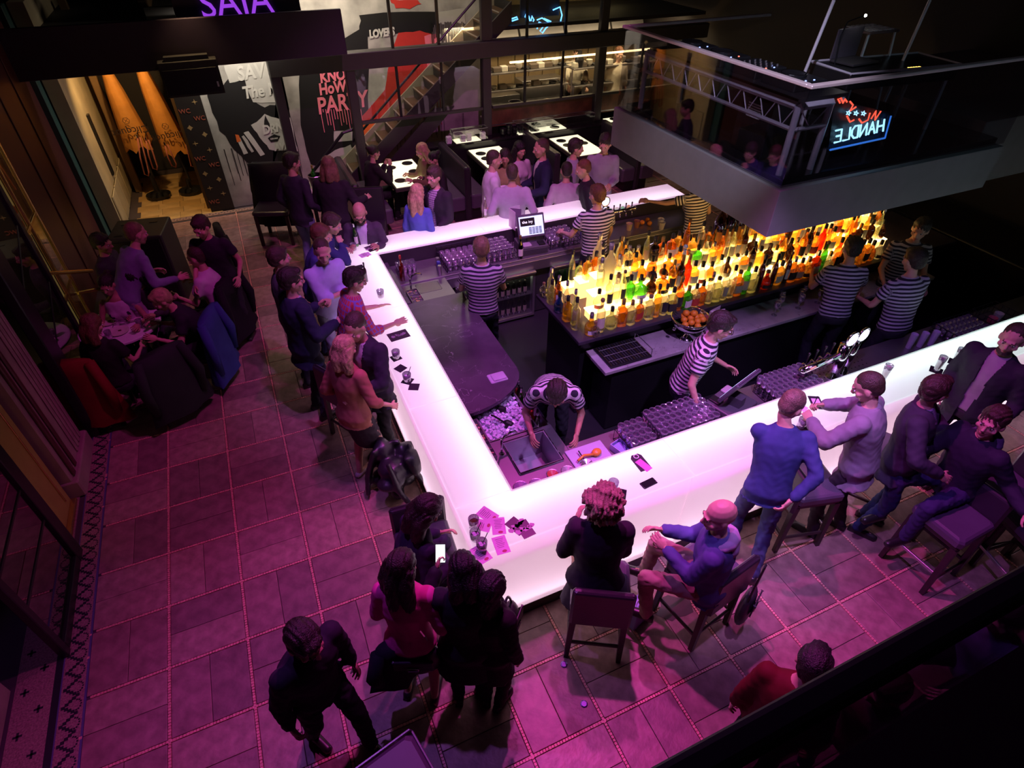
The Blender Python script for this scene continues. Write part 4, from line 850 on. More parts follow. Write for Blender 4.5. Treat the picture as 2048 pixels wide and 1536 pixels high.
# generic hands: wrist at origin, fingers along +z, palm faces +y, thumb on +x (right hand seen from the back is mirrored)
def hand_raw(pose):
    h = MB(); h.ell((0, 0, .045), (.040, .016, .050), 12); h.ell((0, .004, .018), (.028, .018, .03), 10)
    curl = {'relaxed': (.35, .5, .4), 'grip': (.95, 1.2, .9), 'flat': (.10, .12, .1)}[pose]
    for k_, (x, l_) in enumerate(((.029, .068), (.010, .076), (-.010, .070), (-.028, .055))):
        p = Vector((x, -.002, .088)); a = 0; pts = [Vector((x*.8, 0, .06)), p]
        for j, seg in enumerate((.42, .33, .25)):
            a += curl[j]; p = p+Vector((x*.06, math.sin(a)*l_*seg, math.cos(a)*l_*seg)); pts.append(p)
        h.tube(pts, [.0095, .0098, .009, .008, .0068], 6)
        h.ell(pts[-1], .0066, 6)
    t = [(.02, .006, .02), (.045, .012, .045), (.056, .022, .068), (.052, .032, .085)] if pose != 'grip' else [(.02, .006, .02), (.042, .022, .045), (.040, .042, .062), (.026, .052, .070)]
    h.tube(t, [.013, .012, .010, .008], 6); h.ell(t[-1], .008, 6)
    return h
HANDS = {}
for pz in ('relaxed', 'grip', 'flat'):
    o = ob('hand_src', hand_raw(pz), SK['fair']); vox(o, .0046, 1); HANDS[(pz, 'near')] = o
bake()
def arr(me):
    v = co_of(me); f = [tuple(p.vertices) for p in me.polygons]; return v, f
HEADA = {k: arr(o.data) for k, o in HEADS.items()}
HANDA = {k: arr(o.data) for k, o in HANDS.items()}
for pz in ('relaxed', 'grip', 'flat'):
    h = hand_raw(pz); HANDA[(pz, 'far')] = (np.array(h.v), h.f)
for o in list(HEADS.values())+list(HANDS.values()): bpy.data.objects.remove(o)
def ik(S, T, a, b, hint):
    S, T = Vector(S), Vector(T); d = T-S; L_ = d.length; mx = (a+b)*.985
    if L_ > mx: T = S+d*(mx/L_); d = T-S; L_ = mx
    if L_ < .12: L_ = .12
    c = (a*a+L_*L_-b*b)/(2*L_); h = math.sqrt(max(a*a-c*c, 1e-6)); dn = d.normalized(); hv = Vector(hint); hv = (hv-dn*hv.dot(dn))
    hv = hv.normalized() if hv.length > 1e-4 else dn.orthogonal().normalized()
    return S+dn*c+hv*h, T
def loft(mb, rows, n=16):
    """rows: (centre, right, fwd, rx, ry)"""
    vs = []
    for c, rt, fw, rx, ry in rows:
        for k in range(n): t = 2*PI*k/n; vs.append(Vector(c)+Vector(rt)*rx*math.cos(t)+Vector(fw)*ry*math.sin(t))
    fs = [tuple(range(n-1, -1, -1)), tuple((len(rows)-1)*n+k for k in range(n))]
    for i in range(len(rows)-1):
        for k in range(n): fs.append((i*n+k, i*n+(k+1) % n, (i+1)*n+(k+1) % n, (i+1)*n+k))
    mb.add(vs, fs)
FAB = {}
def fabric(name, col, pat=None, col2=(.02, .02, .02), per=.052, rough=.8, sheen=.0):
    key = 'fabric_'+name
    if key in MATS: return MATS[key]
    mt = mat(key, col, rough, noise=.25, nscale=7, bump=.35, bscale=9, spec=.25); N, L = nt(mt); b = N['Principled BSDF']
    at = N.new('ShaderNodeAttribute'); at.attribute_name = 'cloth'; sp = N.new('ShaderNodeSeparateXYZ'); L.new(at.outputs['Vector'], sp.inputs[0])
    # soft folds follow the limb
    if pat:
        src = b.inputs['Base Color'].links[0].from_socket
        def band(sock, per, duty):
            m1 = N.new('ShaderNodeMath'); m1.operation = 'DIVIDE'; m1.inputs[1].default_value = per; L.new(sock, m1.inputs[0])
            m2 = N.new('ShaderNodeMath'); m2.operation = 'FRACT'; L.new(m1.outputs[0], m2.inputs[0])
            m3 = N.new('ShaderNodeMath'); m3.operation = 'LESS_THAN'; m3.inputs[1].default_value = duty; L.new(m2.outputs[0], m3.inputs[0]); return m3.outputs[0]
        f = band(sp.outputs[2], per, .5 if pat == 'stripe' else .22)
        if pat in ('plaid', 'check'):
            g = band(sp.outputs[0], per*(1 if pat == 'check' else .8), .22); mm = N.new('ShaderNodeMath'); mm.operation = 'MAXIMUM' if pat == 'plaid' else 'ADD'; L.new(f, mm.inputs[0]); L.new(g, mm.inputs[1])
            if pat == 'check': mm.operation = 'MAXIMUM'
            f = mm.outputs[0]
        mx = N.new('ShaderNodeMixRGB'); L.new(f, mx.inputs[0]); L.new(src, mx.inputs[1]); mx.inputs[2].default_value = (*col2, 1); L.new(mx.outputs[0], b.inputs['Base Color'])
    return mt
HAIRC = {'black': (.012, .010, .010), 'brown': (.06, .035, .022), 'dark': (.025, .016, .012), 'blond': (.55, .38, .20), 'grey': (.25, .23, .22), 'red': (.16, .06, .03), 'lightbrown': (.22, .13, .07), 'sand': (.42, .32, .20), 'shaved': (.20, .12, .09)}
def hairmat(c):
    return mat('hair_'+c, HAIRC[c], .45, noise=.6, nscale=30, bump=.8, bscale=120)
SHOE = mat('shoe_black', (.02, .017, .018), .35)
NUMP = [0]
def person(label, head, h=1.8, face=24, lean=4, hd=(0, 8), LH=None, RH=None, sit=None, feet=None, top=('shirt', (.3, .3, .3)), bot=('trousers', (.03, .03, .04)), hair=('short', 'brown'), skin='fair', shoes=None, female=False, near=False,
           group=None, hp=('relaxed', 'relaxed'), pat=None, col2=(.02, .02, .02), per=.052, inner=None, elbow=(.45, -.6, -1), elbowL=None, glasses=False, beard=False, twist=0, belt=False, z0=0., extra=None, wide=1.):
    """head: pixel of the top of the head; everything else in the figure's own frame (x right, y ahead, z up) for a 1.8 m body"""
    h *= 1.02; s = h/1.8; lod = 'near' if near else 'far'; NUMP[0] += 1
    zp = .955 if sit is None else (sit-z0)/s+.085
    P = Vector((0, 0, zp)); ln = R(lean); fem = female
    def sp(t, f=0, x=0, bend=.35): # along spine: t above pelvis, f forward, x right
        a = ln*(1 if t > 0 else .25); tw = R(twist)*min(max(t, 0)/.45, 1)
        xx, ff = x*math.cos(tw)+f*math.sin(tw), -x*math.sin(tw)+f*math.cos(tw)
        return P+Vector((xx, ff*math.cos(a)+t*math.sin(a), t*math.cos(a)-ff*math.sin(a)))
    a = ln; up_ = Vector((0, math.sin(a), math.cos(a))); tw = R(twist)
    N_ = sp(.535, -.012); hyaw, hpit = R(-hd[0])-tw, R(hd[1])
    hc = N_+(Matrix.Rotation(-ln*.55-hpit*.3, 3, 'X')@Vector((0, .028, .172)))
    HR = Matrix.Rotation(hyaw, 3, 'Z')@Matrix.Rotation(-hpit-ln*.45, 3, 'X')
    sw = (.170 if not fem else .150)*wide
    SL, SR = sp(.465, 0, -sw), sp(.465, 0, sw)
    LH = LH or (-.25, .06, zp-.12); RH = RH or (.25, .06, zp-.12)
    eL = elbowL or elbow; EL, WL = ik(SL, LH, .285, .265, (-eL[0], eL[1], eL[2])); ER, WR = ik(SR, RH, .285, .265, elbow)
    feet = feet or ((-.11, .0), (.11, -.02)) if sit is None else (feet or ((-.12, .42, .30), (.12, .42, .30)))
    hipL, hipR = P+Vector((-.09, 0, -.03)), P+Vector((.09, 0, -.03)); ank = []
    for f in feet: ank.append(Vector((f[0], f[1], (f[2] if len(f) > 2 else 0)+.085)))
    KL, AL = ik(hipL, ank[0], .435, .43, (-.15, 1, .1)); KR, AR = ik(hipR, ank[1], .435, .43, (.15, 1, .1))
    # placement
    top_z = (hc.z+.115)*s+z0; w_ = atz(head[0], head[1], top_z); th = -R(face); Rz = Matrix.Rotation(th, 3, 'Z'); off = Rz@(Vector((hc.x, hc.y, 0))*s)
    root = thing('person', label, 'person', (w_.x-off.x, w_.y-off.y, z0), th, group)
    fw = Vector((math.sin(tw), math.cos(a)*math.cos(tw), -math.sin(a))).normalized(); rt = Vector((math.cos(tw), -math.sin(tw), 0))
    def torso(mb, e=0., lo=-.12, hi=.56, flare=0.):
        prof = [(-.13, .135, .095), (-.03, .168, .118), (.08, .148, .108), (.20, .152, .110), (.33, .176, .122), (.43, .182, .108), (.495, .130, .082), (.525, .088, .068), (.552, .060, .060)] if not fem else \
               [(-.13, .15, .10), (-.03, .172, .122), (.10, .125, .095), (.20, .130, .098), (.33, .150, .118), (.43, .152, .100), (.495, .112, .075), (.525, .074, .062), (.548, .052, .055)]
        rows = []
        pr = [(t, rx, ry) for t, rx, ry in prof if lo <= t <= hi]
        if lo < prof[0][0]: pr = [(lo, prof[1][1]+flare, prof[1][2]+flare)]+pr
        for t, rx, ry in pr: rows.append((sp(t), rt, fw, rx*wide+e+(flare*.5 if t < 0 else 0), ry*(1+.3*(wide-1))+e+(flare*.5 if t < 0 else 0)))
        loft(mb, rows)
        if fem: 
            for x in (-.065, .065): mb.ell(sp(.33, .085, x), .052+e, 10)
    def arm(mb, S, E_, W, e, frac=1., hand=True):
        capsule(mb, S, E_, .050+e, .040+e)
        mb.ell(S, (.056+e,)*3, 10)
        if frac > .5: capsule(mb, E_, Vector(E_).lerp(W, (frac-.5)*2), .040+e, (.040+(.026-.040)*(frac-.5)*2)+e)
    sc = .9 if fem else 1.
    # body
    b = MB(); torso(b, -.010, -.12, .50); torso(b, 0, .49, .56); ct_ = .86 if bot[0] == 'trousers' else 1.
    capsule(b, sp(.50, -.01), hc-HR@Vector((0, .01, .075)), .054*sc, .050*sc)
    for S, E_, W in ((SL, EL, WL), (SR, ER, WR)):
        ca = .86 if top[0] in ('shirt', 'sweater', 'jacket', 'coat', 'hoodie') else 1.; capsule(b, S, E_, .050*sc*ca, .037*sc*ca); capsule(b, E_, W, .038*sc*ca, .025*sc)
    for hp_, K, A in ((hipL, KL, AL), (hipR, KR, AR)):
        capsule(b, hp_, K, .082*ct_, .052*ct_); capsule(b, K, K.lerp(A, .35), .052*ct_, .055*sc*ct_); capsule(b, K.lerp(A, .35), A, .055*sc*ct_, .034)
        toe = Vector((A.x*1.0, A.y+.14, A.z-.055)); capsule(b, A-Vector((0, .03, .045)), toe, .034, .028)
    bo = link('body', b.mesh('body', [SK[skin], EYEW, IRIS, LIP, BROW]), root)
    def post_body(o, me):
        v, f = arr(me); V = [v]; F = list(f); off_ = len(v); hv, hf = HEADA[lod]; Hm = np.array(HR)
        k = 1.03 if fem else 1.10
        V.append((hv*k)@Hm.T+np.array(hc)); base = off_; F += [tuple(i+off_ for i in q) for q in hf]; off_ += len(hv); mi = [0]*len(f)
        cen = np.array([hv[list(q)].mean(0) for q in hf])
        for c in cen:
            if c[1] > .068 and abs(c[0]) < .022 and -.071 < c[2] < -.053: mi.append(3)
            elif near and c[1] > .062 and .016 < abs(c[0]) < .042 and .021 < c[2] < .0275: mi.append(4)
            else: mi.append(0)
        for sx in (-1, 1):
            for rr, cc, m__ in (((.013, .009, .0085), (sx*.030, .0785, .004), 1), ((.0058, .006, .0058), (sx*.030, .0845, .004), 2)):
                e = MB().ell(cc, rr, 8); ev = np.array(e.v)*k; V.append(ev@Hm.T+np.array(hc)); F += [tuple(i+off_ for i in q) for q in e.f]; mi += [m__]*len(e.f); off_ += len(ev)
        for side, E_, W in ((-1, EL, WL), (1, ER, WR)):
            pz = hp[0] if side < 0 else hp[1]; zz = (W-E_).normalized(); pal = Vector((-side*.8, .15, -.5)) if W.z < zp+.1 else Vector((-side*.6, -.2, -.6))
            pal = (pal-zz*pal.dot(zz)).normalized(); xx = pal.cross(zz).normalized(); Mh = np.array(Matrix((xx, pal, zz)).transposed())
            hv, hf = HANDA[(pz, lod)]; flip = Vector(xx).y < 0; q_ = hv.copy()*sc
            if flip: q_[:, 0] *= -1
            V.append(q_@Mh.T+np.array(W)-np.array(zz)*.01); F += [tuple(i+off_ for i in (q[::-1] if flip else q)) for q in hf]; mi += [0]*len(hf); off_ += len(hv)
        nm = bpy.data.meshes.new('body'); nm.from_pydata((np.vstack(V)*s).tolist(), [], F)
        for m_ in me.materials: nm.materials.append(m_)
        nm.polygons.foreach_set('material_index', mi); nm.polygons.foreach_set('use_smooth', [True]*len(F)); o.data = nm
    vox(bo, .0145 if near else .021, 4, post_body)
    def clothpost(cut=None, rip=.003):
        segs = [(np.array(P-up_*.2), np.array(sp(.54)), .15, 0.), (np.array(Vector(SL).lerp(EL, .22)), np.array(EL), .046, 3.), (np.array(EL), np.array(WL), .04, 3.285), (np.array(Vector(SR).lerp(ER, .22)), np.array(ER), .046, 5.), (np.array(ER), np.array(WR), .04, 5.285),
                (np.array(hipL), np.array(KL), .08, 7.), (np.array(KL), np.array(AL), .05, 7.44), (np.array(hipR), np.array(KR), .08, 9.), (np.array(KR), np.array(AR), .05, 9.44)]
        def f(o, me):
            v = co_of(me); best = np.full(len(v), 1e9); out = np.zeros((len(v), 3)); rad = np.zeros((len(v), 3))
            for k, (p, q, r_, o0) in enumerate(segs):
                d = q-p; L2 = d@d; t = np.clip(((v-p)@d)/L2, 0, 1); c = p+t[:, None]*d; w = v-c; dist = np.linalg.norm(w, axis=1)/r_; m_ = dist < best; best = np.where(m_, dist, best)
                dn = d/np.sqrt(L2); rr = np.array(rt) if k == 0 else np.cross(dn, [0, 1, .3]); rr = rr-dn*(rr@dn); rr /= np.linalg.norm(rr)+1e-9; ff = np.cross(dn, rr); an = np.arctan2(w@ff, w@rr)
                tu = np.clip(((v-p)@d)/L2, -.6, 1.3); val = np.stack([an*max(r_, .06), t, tu*np.sqrt(L2)+o0], 1); out[m_] = val[m_]; rad[m_] = (w/(np.linalg.norm(w, axis=1)[:, None]+1e-6))[m_]
            ph = rng.uniform(0, 6); am = np.where(out[:, 2] > 2.5, 1., .55)
            dsp = rip*am*(np.sin(out[:, 2]*95+3*np.sin(out[:, 0]*30+ph)+ph)*.55+np.sin(out[:, 2]*41+out[:, 0]*55+ph*2)*.8)
            v = v+rad*dsp[:, None]
            if cut is not None:
                kill = cut(v); 
                bm_ = bmesh.new(); me.vertices.foreach_set('co', v.ravel()); bm_.from_mesh(me); bm_.verts.ensure_lookup_table()
                lay = bm_.verts.layers.float_vector.new('cloth')
                for i, vv in enumerate(bm_.verts): vv[lay] = out[i]
                bmesh.ops.delete(bm_, geom=[vv for i, vv in enumerate(bm_.verts) if kill[i]], context='VERTS')
                for vv in bm_.verts: vv.co *= s
                bm_.to_mesh(me); bm_.free()
            else:
                at = me.attributes.new('cloth', 'FLOAT_VECTOR', 'POINT'); at.data.foreach_set('vector', out.ravel()); me.vertices.foreach_set('co', (v*s).ravel())
        return f
    cv = .0148 if near else .021
    kind, col = top[0], top[1]
    fm = fabric('top%d' % NUMP[0], col, pat, col2, per, sheen=0) if not isinstance(col, str) else MATS[col]
    def garment(nm, fm_, e, lo, frac, flare=0, cut=None, hi=.56, rip=.003):
        g = MB(); torso(g, e, lo, hi, flare)
        if frac > 0:
            for S, E_, W in ((SL, EL, WL), (SR, ER, WR)):
                if frac <= .5:
                    Q = Vector(S).lerp(E_, frac*2); g.ell(S, .056+e, 10); g.tube([S, Q], [.050+e+.004, .046+e+.010], 10)
                else: arm(g, S, E_, W, e, frac)
        o = link(nm, g.mesh(nm, fm_), root); vox(o, cv, 3, clothpost(cut, rip)); return o
    C0 = np.array(sp(0)); U0 = np.array(up_); F0 = np.array(fw); R0 = np.array(rt)
    def vcut(wtop, wbot):
        def c(v):
            w = v-C0; t = w@U0; f_ = w@F0; x = np.abs(w@R0); return (f_ > .03) & (x < wbot+(wtop-wbot)*np.clip(t/.5, 0, 1)) & (t < .56)
        return c
    if kind == 'tee': garment('shirt', fm, .014, -.12, .30, .004)
    elif kind == 'tank': garment('shirt', fm, .010, -.12, 0, .004, hi=.50)
    elif kind in ('shirt', 'sweater'): garment('shirt', fm, .016, -.14, .93, .006)
    elif kind == 'rolled': garment('shirt', fm, .018, -.14, .66, .008)
    elif kind == 'coat': garment('coat', fm, .026, -.34, .93, .02)
    elif kind == 'hoodie':
        garment('hoodie', fm, .022, -.14, .93, .006)
        hm = fabric('hood%d' % NUMP[0], inner or (.4, .3, .45)); g = MB(); pts = [sp(.50+.02*math.cos(a_), -.02-.085*math.cos(a_), .10*math.sin(a_)) for a_ in np.linspace(-2.3, 2.3, 9)]; g.tube(pts, [.018, .03, .036, .042, .046, .042, .036, .03, .018], 8)
        g.ell(sp(.43, -.115), (.085, .04, .075), 10); o = link('hood', g.mesh('hood', hm), root); vox(o, cv, 2, clothpost())
    elif kind == 'jacket':
        if inner: garment('shirt', fabric('inner%d' % NUMP[0], inner, pat, col2, per), .010, -.12, 0, .002)
        fm = fabric('jacket%d' % NUMP[0], col); garment('jacket', fm, .026, -.22, .92, .014, vcut(.055, .03 if inner else .01) if inner else None)
        g = MB(); 
        for sx in (-1, 1): g.tube([sp(.52, .02, sx*.06), sp(.45, .105, sx*.07), sp(.30, .145, sx*.045)], [.010, .018, .006], 6)
        g.tube([sp(.53, .02, -.062), sp(.535, -.055, -.045), sp(.54, -.075, 0), sp(.535, -.055, .045), sp(.53, .02, .062)], .016, 6); o = link('lapel', g.mesh('lapel', fm), root, kind='stuff'); o.scale = (s, s, s)
    elif kind == 'dress': garment('dress', fm, .014, -.12, .3, .01)
    if kind in ('shirt', 'rolled') and not fem or (kind == 'jacket' and inner):
        g = MB(); cm = fabric('collar%d' % NUMP[0], inner or (col if not isinstance(col, str) else (.4, .4, .4)))
        g.tube([sp(.535, -.068*math.cos(a_), .062*math.sin(a_)) for a_ in np.linspace(-2.6, 2.6, 12)], .013, 6); o = link('collar', g.mesh('collar', cm), root); o.scale = (s, s, s)
        for p_ in o.data.polygons: p_.use_smooth = True
    # legs
    bk_, bc_ = bot; bm_ = fabric('bottom%d' % NUMP[0], bc_)
    g = MB()
    if bk_ == 'trousers':
        e = .014; torso(g, e*.7, -.13, .02)
        for hp_, K, A in ((hipL, KL, AL), (hipR, KR, AR)): g.ell(hp_, .090, 10); capsule(g, hp_, K, .088, .064); capsule(g, K, A-Vector((0, 0, .02)), .064, .052)
        o = link('trousers', g.mesh('trousers', bm_), root); vox(o, cv, 3, clothpost(None, .004))
    else:
        mid = (KL+KR)/2; rows = []
        for t in np.linspace(0, 1, 6):
            c = P+Vector((0, 0, .06)); c = c.lerp(mid+Vector((0, 0, -.04)), t); rows.append((c, Vector((1, 0, 0)), Vector((0, 1, 0)), (.135+.055*math.sin(min(1, t*2)*1.57)-.03*t), .105+.03*math.sin(t*1.57)))
        loft(g, rows); o = link('skirt', g.mesh('skirt', bm_), root); vox(o, cv, 3, clothpost(None, .004))
    sm_ = mat('shoe%d' % NUMP[0], shoes, .4) if shoes else SHOE; heel = shoes and bk_ == 'skirt'
    for A in (AL, AR):
        g = MB(); toe = Vector((A.x, A.y+.155, A.z-.062)); capsule(g, A-Vector((0, .035, .05)), toe, .040, .034); g.box((A.x-.034, A.y-.07, A.z-.092), (A.x+.034, A.y+.17, A.z-.07))
        if heel: g = MB(); capsule(g, A-Vector((0, .035, .045)), toe, .036, .028); g.tube([A-Vector((0, .055, .05)), A-Vector((0, .06, .088))], .008, 6)
        o = link('shoe', g.mesh('shoe', sm_), root); vox(o, .014, 1, lambda o, me: me.vertices.foreach_set('co', (co_of(me)*s).ravel()))
    # hair
    hs, hcx = hair
    if hs != 'bald':
        g = MB(); hp0 = lambda p: hc+HR@(Vector(p)*1.03)
        M4 = Matrix.Translation(hc)@HR.to_4x4()@Matrix.Scale(1.03 if fem else 1.10, 4)
        if hs in ('short', 'crop'):
            e = .010 if hs == 'short' else .003
            g.ell((0, -.022, .040), (.074+e, .092+e, .084+e), 16, M4); g.ell((0, -.050, -.005), (.064+e, .055+e, .060+e), 12, M4)
            if hs == 'short': g.ell((0, .045, .092), (.052, .040, .026), 10, M4)
        elif hs in ('long', 'bob'):
            L_ = .30 if hs == 'long' else .16
            g.ell((0, -.020, .042), (.088, .104, .094), 16, M4); 
            for x in (-1, 0, 1): g.tube([hp0((x*.05, -.055+.03*abs(x), .02)), hp0((x*.075, -.085+.04*abs(x), -.08)), hp0((x*.085, -.09+.05*abs(x), -.08)).lerp(hp0((x*.085, -.09+.05*abs(x), -.08))-up_*L_, .7), hp0((x*.06, -.10+.04*abs(x), -.06))-up_*L_], [.062, .058, .050, .02], 10)
        elif hs == 'curly':
            for q in range(170):
                d = Vector((random.gauss(0, 1), random.gauss(0, 1), random.gauss(0, 1))).normalized()
                if d.y > .45 and d.z < .6: continue
                g.ell(M4@Vector((d.x*.135, d.y*.13-.03, d.z*.14+.02)), random.uniform(.016, .028), 6)
            g.ell((0, -.03, .03), (.128, .122, .135), 12, M4)
        elif hs == 'bun':
            g.ell((0, -.020, .042), (.084, .10, .09), 16, M4); g.ell((0, -.12, .07), .045, 10, M4)
        elif hs == 'hood':
            g.ell((0, -.025, .03), (.10, .115, .115), 16, M4); g.tube([hp0((0, -.05, -.02)), N_-up_*.05], [.09, .10], 10)
        hm = hairmat(hcx)
        def hpost(o, me, fuzz=.006 if hs != 'crop' else .0015):
            v = co_of(me); n = len(v); w = v-np.array(hc); d = fuzz*(np.sin(w[:, 0]*210+np.sin(w[:, 2]*60)*2)+.5*rng.normal(size=n)*(.6 if hs == 'curly' else .25)); w2 = w/(np.linalg.norm(w, axis=1)[:, None]+1e-6)
            v = v+w2*d[:, None]*(1.3 if hs == 'curly' else .7)
            me.vertices.foreach_set('co', (v*s).ravel())
        o = link('hair', g.mesh('hair', hm), root); vox(o, .0100 if near else .0145, 2, hpost)
    if beard:
        g = MB(); M4 = Matrix.Translation(hc)@HR.to_4x4()@Matrix.Scale(1.10, 4); g.ell((0, .040, -.082), (.052, .052, .034), 12, M4); o = link('beard', g.mesh('beard', hairmat(hcx if hcx else 'dark')), root); o.scale = (s, s, s)
    if glasses:
        g = MB(); M4 = Matrix.Translation(hc)@HR.to_4x4()@Matrix.Scale(1.10, 4)
        for sx in (-1, 1):
            g.tube([M4@Vector((sx*.032+.022*math.cos(t), .098, .004+.016*math.sin(t))) for t in np.linspace(0, 2*PI, 11)], .0025, 5, cap=False); g.tube([M4@Vector((sx*.054, .098, .008)), M4@Vector((sx*.076, .0, .004))], .0025, 5)
        g.tube([M4@Vector((-.01, .10, .006)), M4@Vector((.01, .10, .006))], .0025, 5)
        o = link('glasses', g.mesh('glasses', BLACK), root); o.scale = (s, s, s)
    J = dict(root=root, s=s, WL=WL, WR=WR, EL=EL, ER=ER, SL=SL, SR=SR, hc=hc, sp=sp, N=N_, KL=KL, KR=KR)
    W2 = lambda p: Matrix.Translation(root.location)@Matrix.Rotation(th, 4, 'Z')@(Vector(p)*s)
    J['w'] = W2
    return J
def held(J, side, dz=.09, out=.03):
    E_, W = (J['EL'], J['WL']) if side == 'L' else (J['ER'], J['WR']); return J['w'](W+(W-E_).normalized()*dz)
STR = dict(pat='stripe', col2=(.025, .022, .04), per=.040)
WHT = (.72, .68, .72); NAVY = (.03, .04, .13); DK = (.016, .014, .018); JEAN = (.07, .10, .22); GREY = (.30, .28, .32)
# --- bartenders in striped shirts
A_ = person('bartender in striped T-shirt and black glasses reaching down to the till by the near bar', (1448, 630), 1.8, 128, 16, (-12, 14), (-.30, .40, 1.0), (.34, .16, .92), top=('tee', WHT), hair=('short', 'dark'), glasses=True, near=True, **STR, twist=10)
person('bartender in striped T-shirt bent low over the ice by the near corner', (1115, 765), 1.78, 205, 58, (10, 30), (-.20, .62, .90), (.20, .62, .90), top=('tee', WHT), hair=('short', 'dark'), near=True, **STR, skin='tan')
person('bartender in striped T-shirt seen from behind near the far beer taps', (1196, 372), 1.82, 10, 6, (-20, 10), (-.34, .34, 1.1), (.30, .30, .95), top=('tee', WHT), hair=('short', 'red'), **STR)
person('bartender in striped T-shirt standing at the far rack of glasses', (962, 478), 1.78, 20, 4, (0, 12), (-.22, .35, 1.05), (.22, .35, 1.05), top=('tee', (.5, .42, .52)), hair=('short', 'lightbrown'), **STR)
person('striped bartender half hidden by the platform, reaching over the far bar', (1400, 340), 1.75, -5, 10, (-30, 5), (-.55, .50, 1.30), (.2, .3, 1.1), top=('tee', WHT), hair=('short', 'dark'), **STR)
person('bartender in striped T-shirt facing the bottle shelves, nearest the bowl of oranges', (1712, 478), 1.8, 30, 14, (0, 15), (-.2, .45, 1.2), (.22, .45, 1.15), top=('tee', (.5, .48, .6)), hair=('short', 'dark'), **STR)
person('bartender in striped T-shirt at the dark right end with back to the taps', (1838, 500), 1.82, 10, 10, (0, 12), (-.22, .4, 1.1), (.22, .4, 1.1), top=('tee', (.5, .48, .58)), hair=('short', 'dark'), **STR, wide=1.1)
person('bartender in striped T-shirt facing out at the far end of the bottle shelves', (1850, 440), 1.78, 215, 4, (30, 10), (-.2, .35, 1.1), (.22, .35, 1.05), top=('tee', (.5, .48, .52)), hair=('short', 'dark'), **STR)
# --- near right side of the bar
person('man in navy sweater and jeans leaning over the near bar, hand on hip', (1592, 788), 1.8, 38, 18, (48, 24), (.12, .46, 1.10), (.13, -.17, 1.03), feet=((-.1, -.02), (.10, -.20)), top=('sweater', (.045, .06, .20)), bot=('trousers', (.075, .095, .20)), hair=('crop', 'shaved'), near=True, hp=('flat', 'relaxed'), elbow=(1, -.45, .0), elbowL=(.7, .1, -.7))
J1 = person('man in grey blazer writing on a pink note at the near bar', (1748, 752), 1.8, 335, 14, (-8, 26), (-.12, .46, 1.22), (.10, .44, 1.24), top=('jacket', (.26, .22, .28)), bot=('trousers', (.05, .035, .05)), hair=('crop', 'brown'), near=True, hp=('grip', 'grip'), feet=((-.12, .06), (.14, -.1)), elbow=(1, -.2, -.6))
person('man in dark jacket over purple checked shirt leaning back against the near bar', (1885, 758), 1.78, 150, -6, (-50, 4), (-.18, .30, 1.12), (.22, .26, 1.08), top=('jacket', (.05, .045, .07)), inner=(.42, .28, .50), pat='check', per=.02, col2=(.2, .12, .25), hair=('short', 'brown'), near=True, bot=('trousers', NAVY), elbow=(1, -.4, -.4))
person('man in dark suit with open collar standing side on at the right edge', (2040, 655), 1.86, 262, 2, (-10, 8), (-.28, .22, 1.00), (.2, .15, .95), top=('jacket', (.035, .035, .045)), inner=(.42, .33, .40), hair=('crop', 'brown'), near=True, bot=('trousers', (.05, .035, .05)), beard=True, wide=1.12)
J2 = person('man in dark hooded top sitting sideways with one hand on the empty purple stool', (2000, 822), 1.8, 278, 8, (-18, -2), (-.52, .00, 1.00), (.12, .46, 1.18), sit=.74, feet=((-.12, .40, .28), (.14, .42, .28)), top=('hoodie', (.03, .025, .05)), inner=(.10, .06, .14), bot=('trousers', (.05, .04, .13)), hair=('short', 'brown'), near=True, hp=('flat', 'grip'))
# --- the seated pair at the near bar
person('woman with big curly hair and a dark shawl seated facing the near bar', (1212, 985), 1.70, 28, 10, (20, 8), (-.16, .28, 1.15), (.10, .24, 1.22), sit=.72, feet=((-.10, .30, .30), (.16, .40, .36)), top=('coat', (.035, .025, .045)), bot=('skirt', (.03, .02, .035)), hair=('curly', 'sand'), female=True, near=True, wide=1.15)
person('bald man in purple hooded jacket and beige trousers seated by the near bar', (1447, 1010), 1.76, 318, 6, (-30, 6), (-.06, .36, 1.08), (.07, .42, 1.10), sit=.73, feet=((-.16, .36, .28), (.18, .46, .30)), top=('hoodie', (.10, .10, .30)), inner=(.50, .36, .55), bot=('trousers', (.45, .29, .25)), hair=('bald', None), near=True, hp=('relaxed', 'relaxed'))
# --- cluster at the near left corner
person('woman in bright pink blouse with long dark hair, handbag at her side', (800, 1112), 1.66, 30, 6, (25, 18), (-.15, .28, 1.05), (.26, .20, 1.02), top=('rolled', (.85, .08, .42)), bot=('skirt', DK), hair=('long', 'dark'), female=True, near=True)
J3 = person('woman with black hair and dark coat looking at a lit phone', (925, 1118), 1.64, 20, 8, (-20, 26), (-.20, .34, 1.36), (.2, .30, 1.02), top=('coat', (.022, .018, .03)), bot=('trousers', (.02, .018, .035)), hair=('bob', 'black'), female=True, near=True, hp=('grip', 'relaxed'), wide=1.1)
person('figure in black knitted hat and coat against the bright bar front', (985, 1156), 1.52, 60, 4, (0, 12), top=('coat', (.02, .016, .022)), bot=('trousers', DK), hair=('hood', 'black'), female=True, near=True)
person('person in dark top with striped cuffs sitting on the corner stool', (852, 1000), 1.70, 80, 22, (10, 25), (-.10, .40, 1.02), (.18, .36, 1.0), sit=.72, top=('sweater', (.035, .025, .06)), bot=('trousers', (.03, .02, .06)), hair=('bob', 'dark'), female=True, near=True)
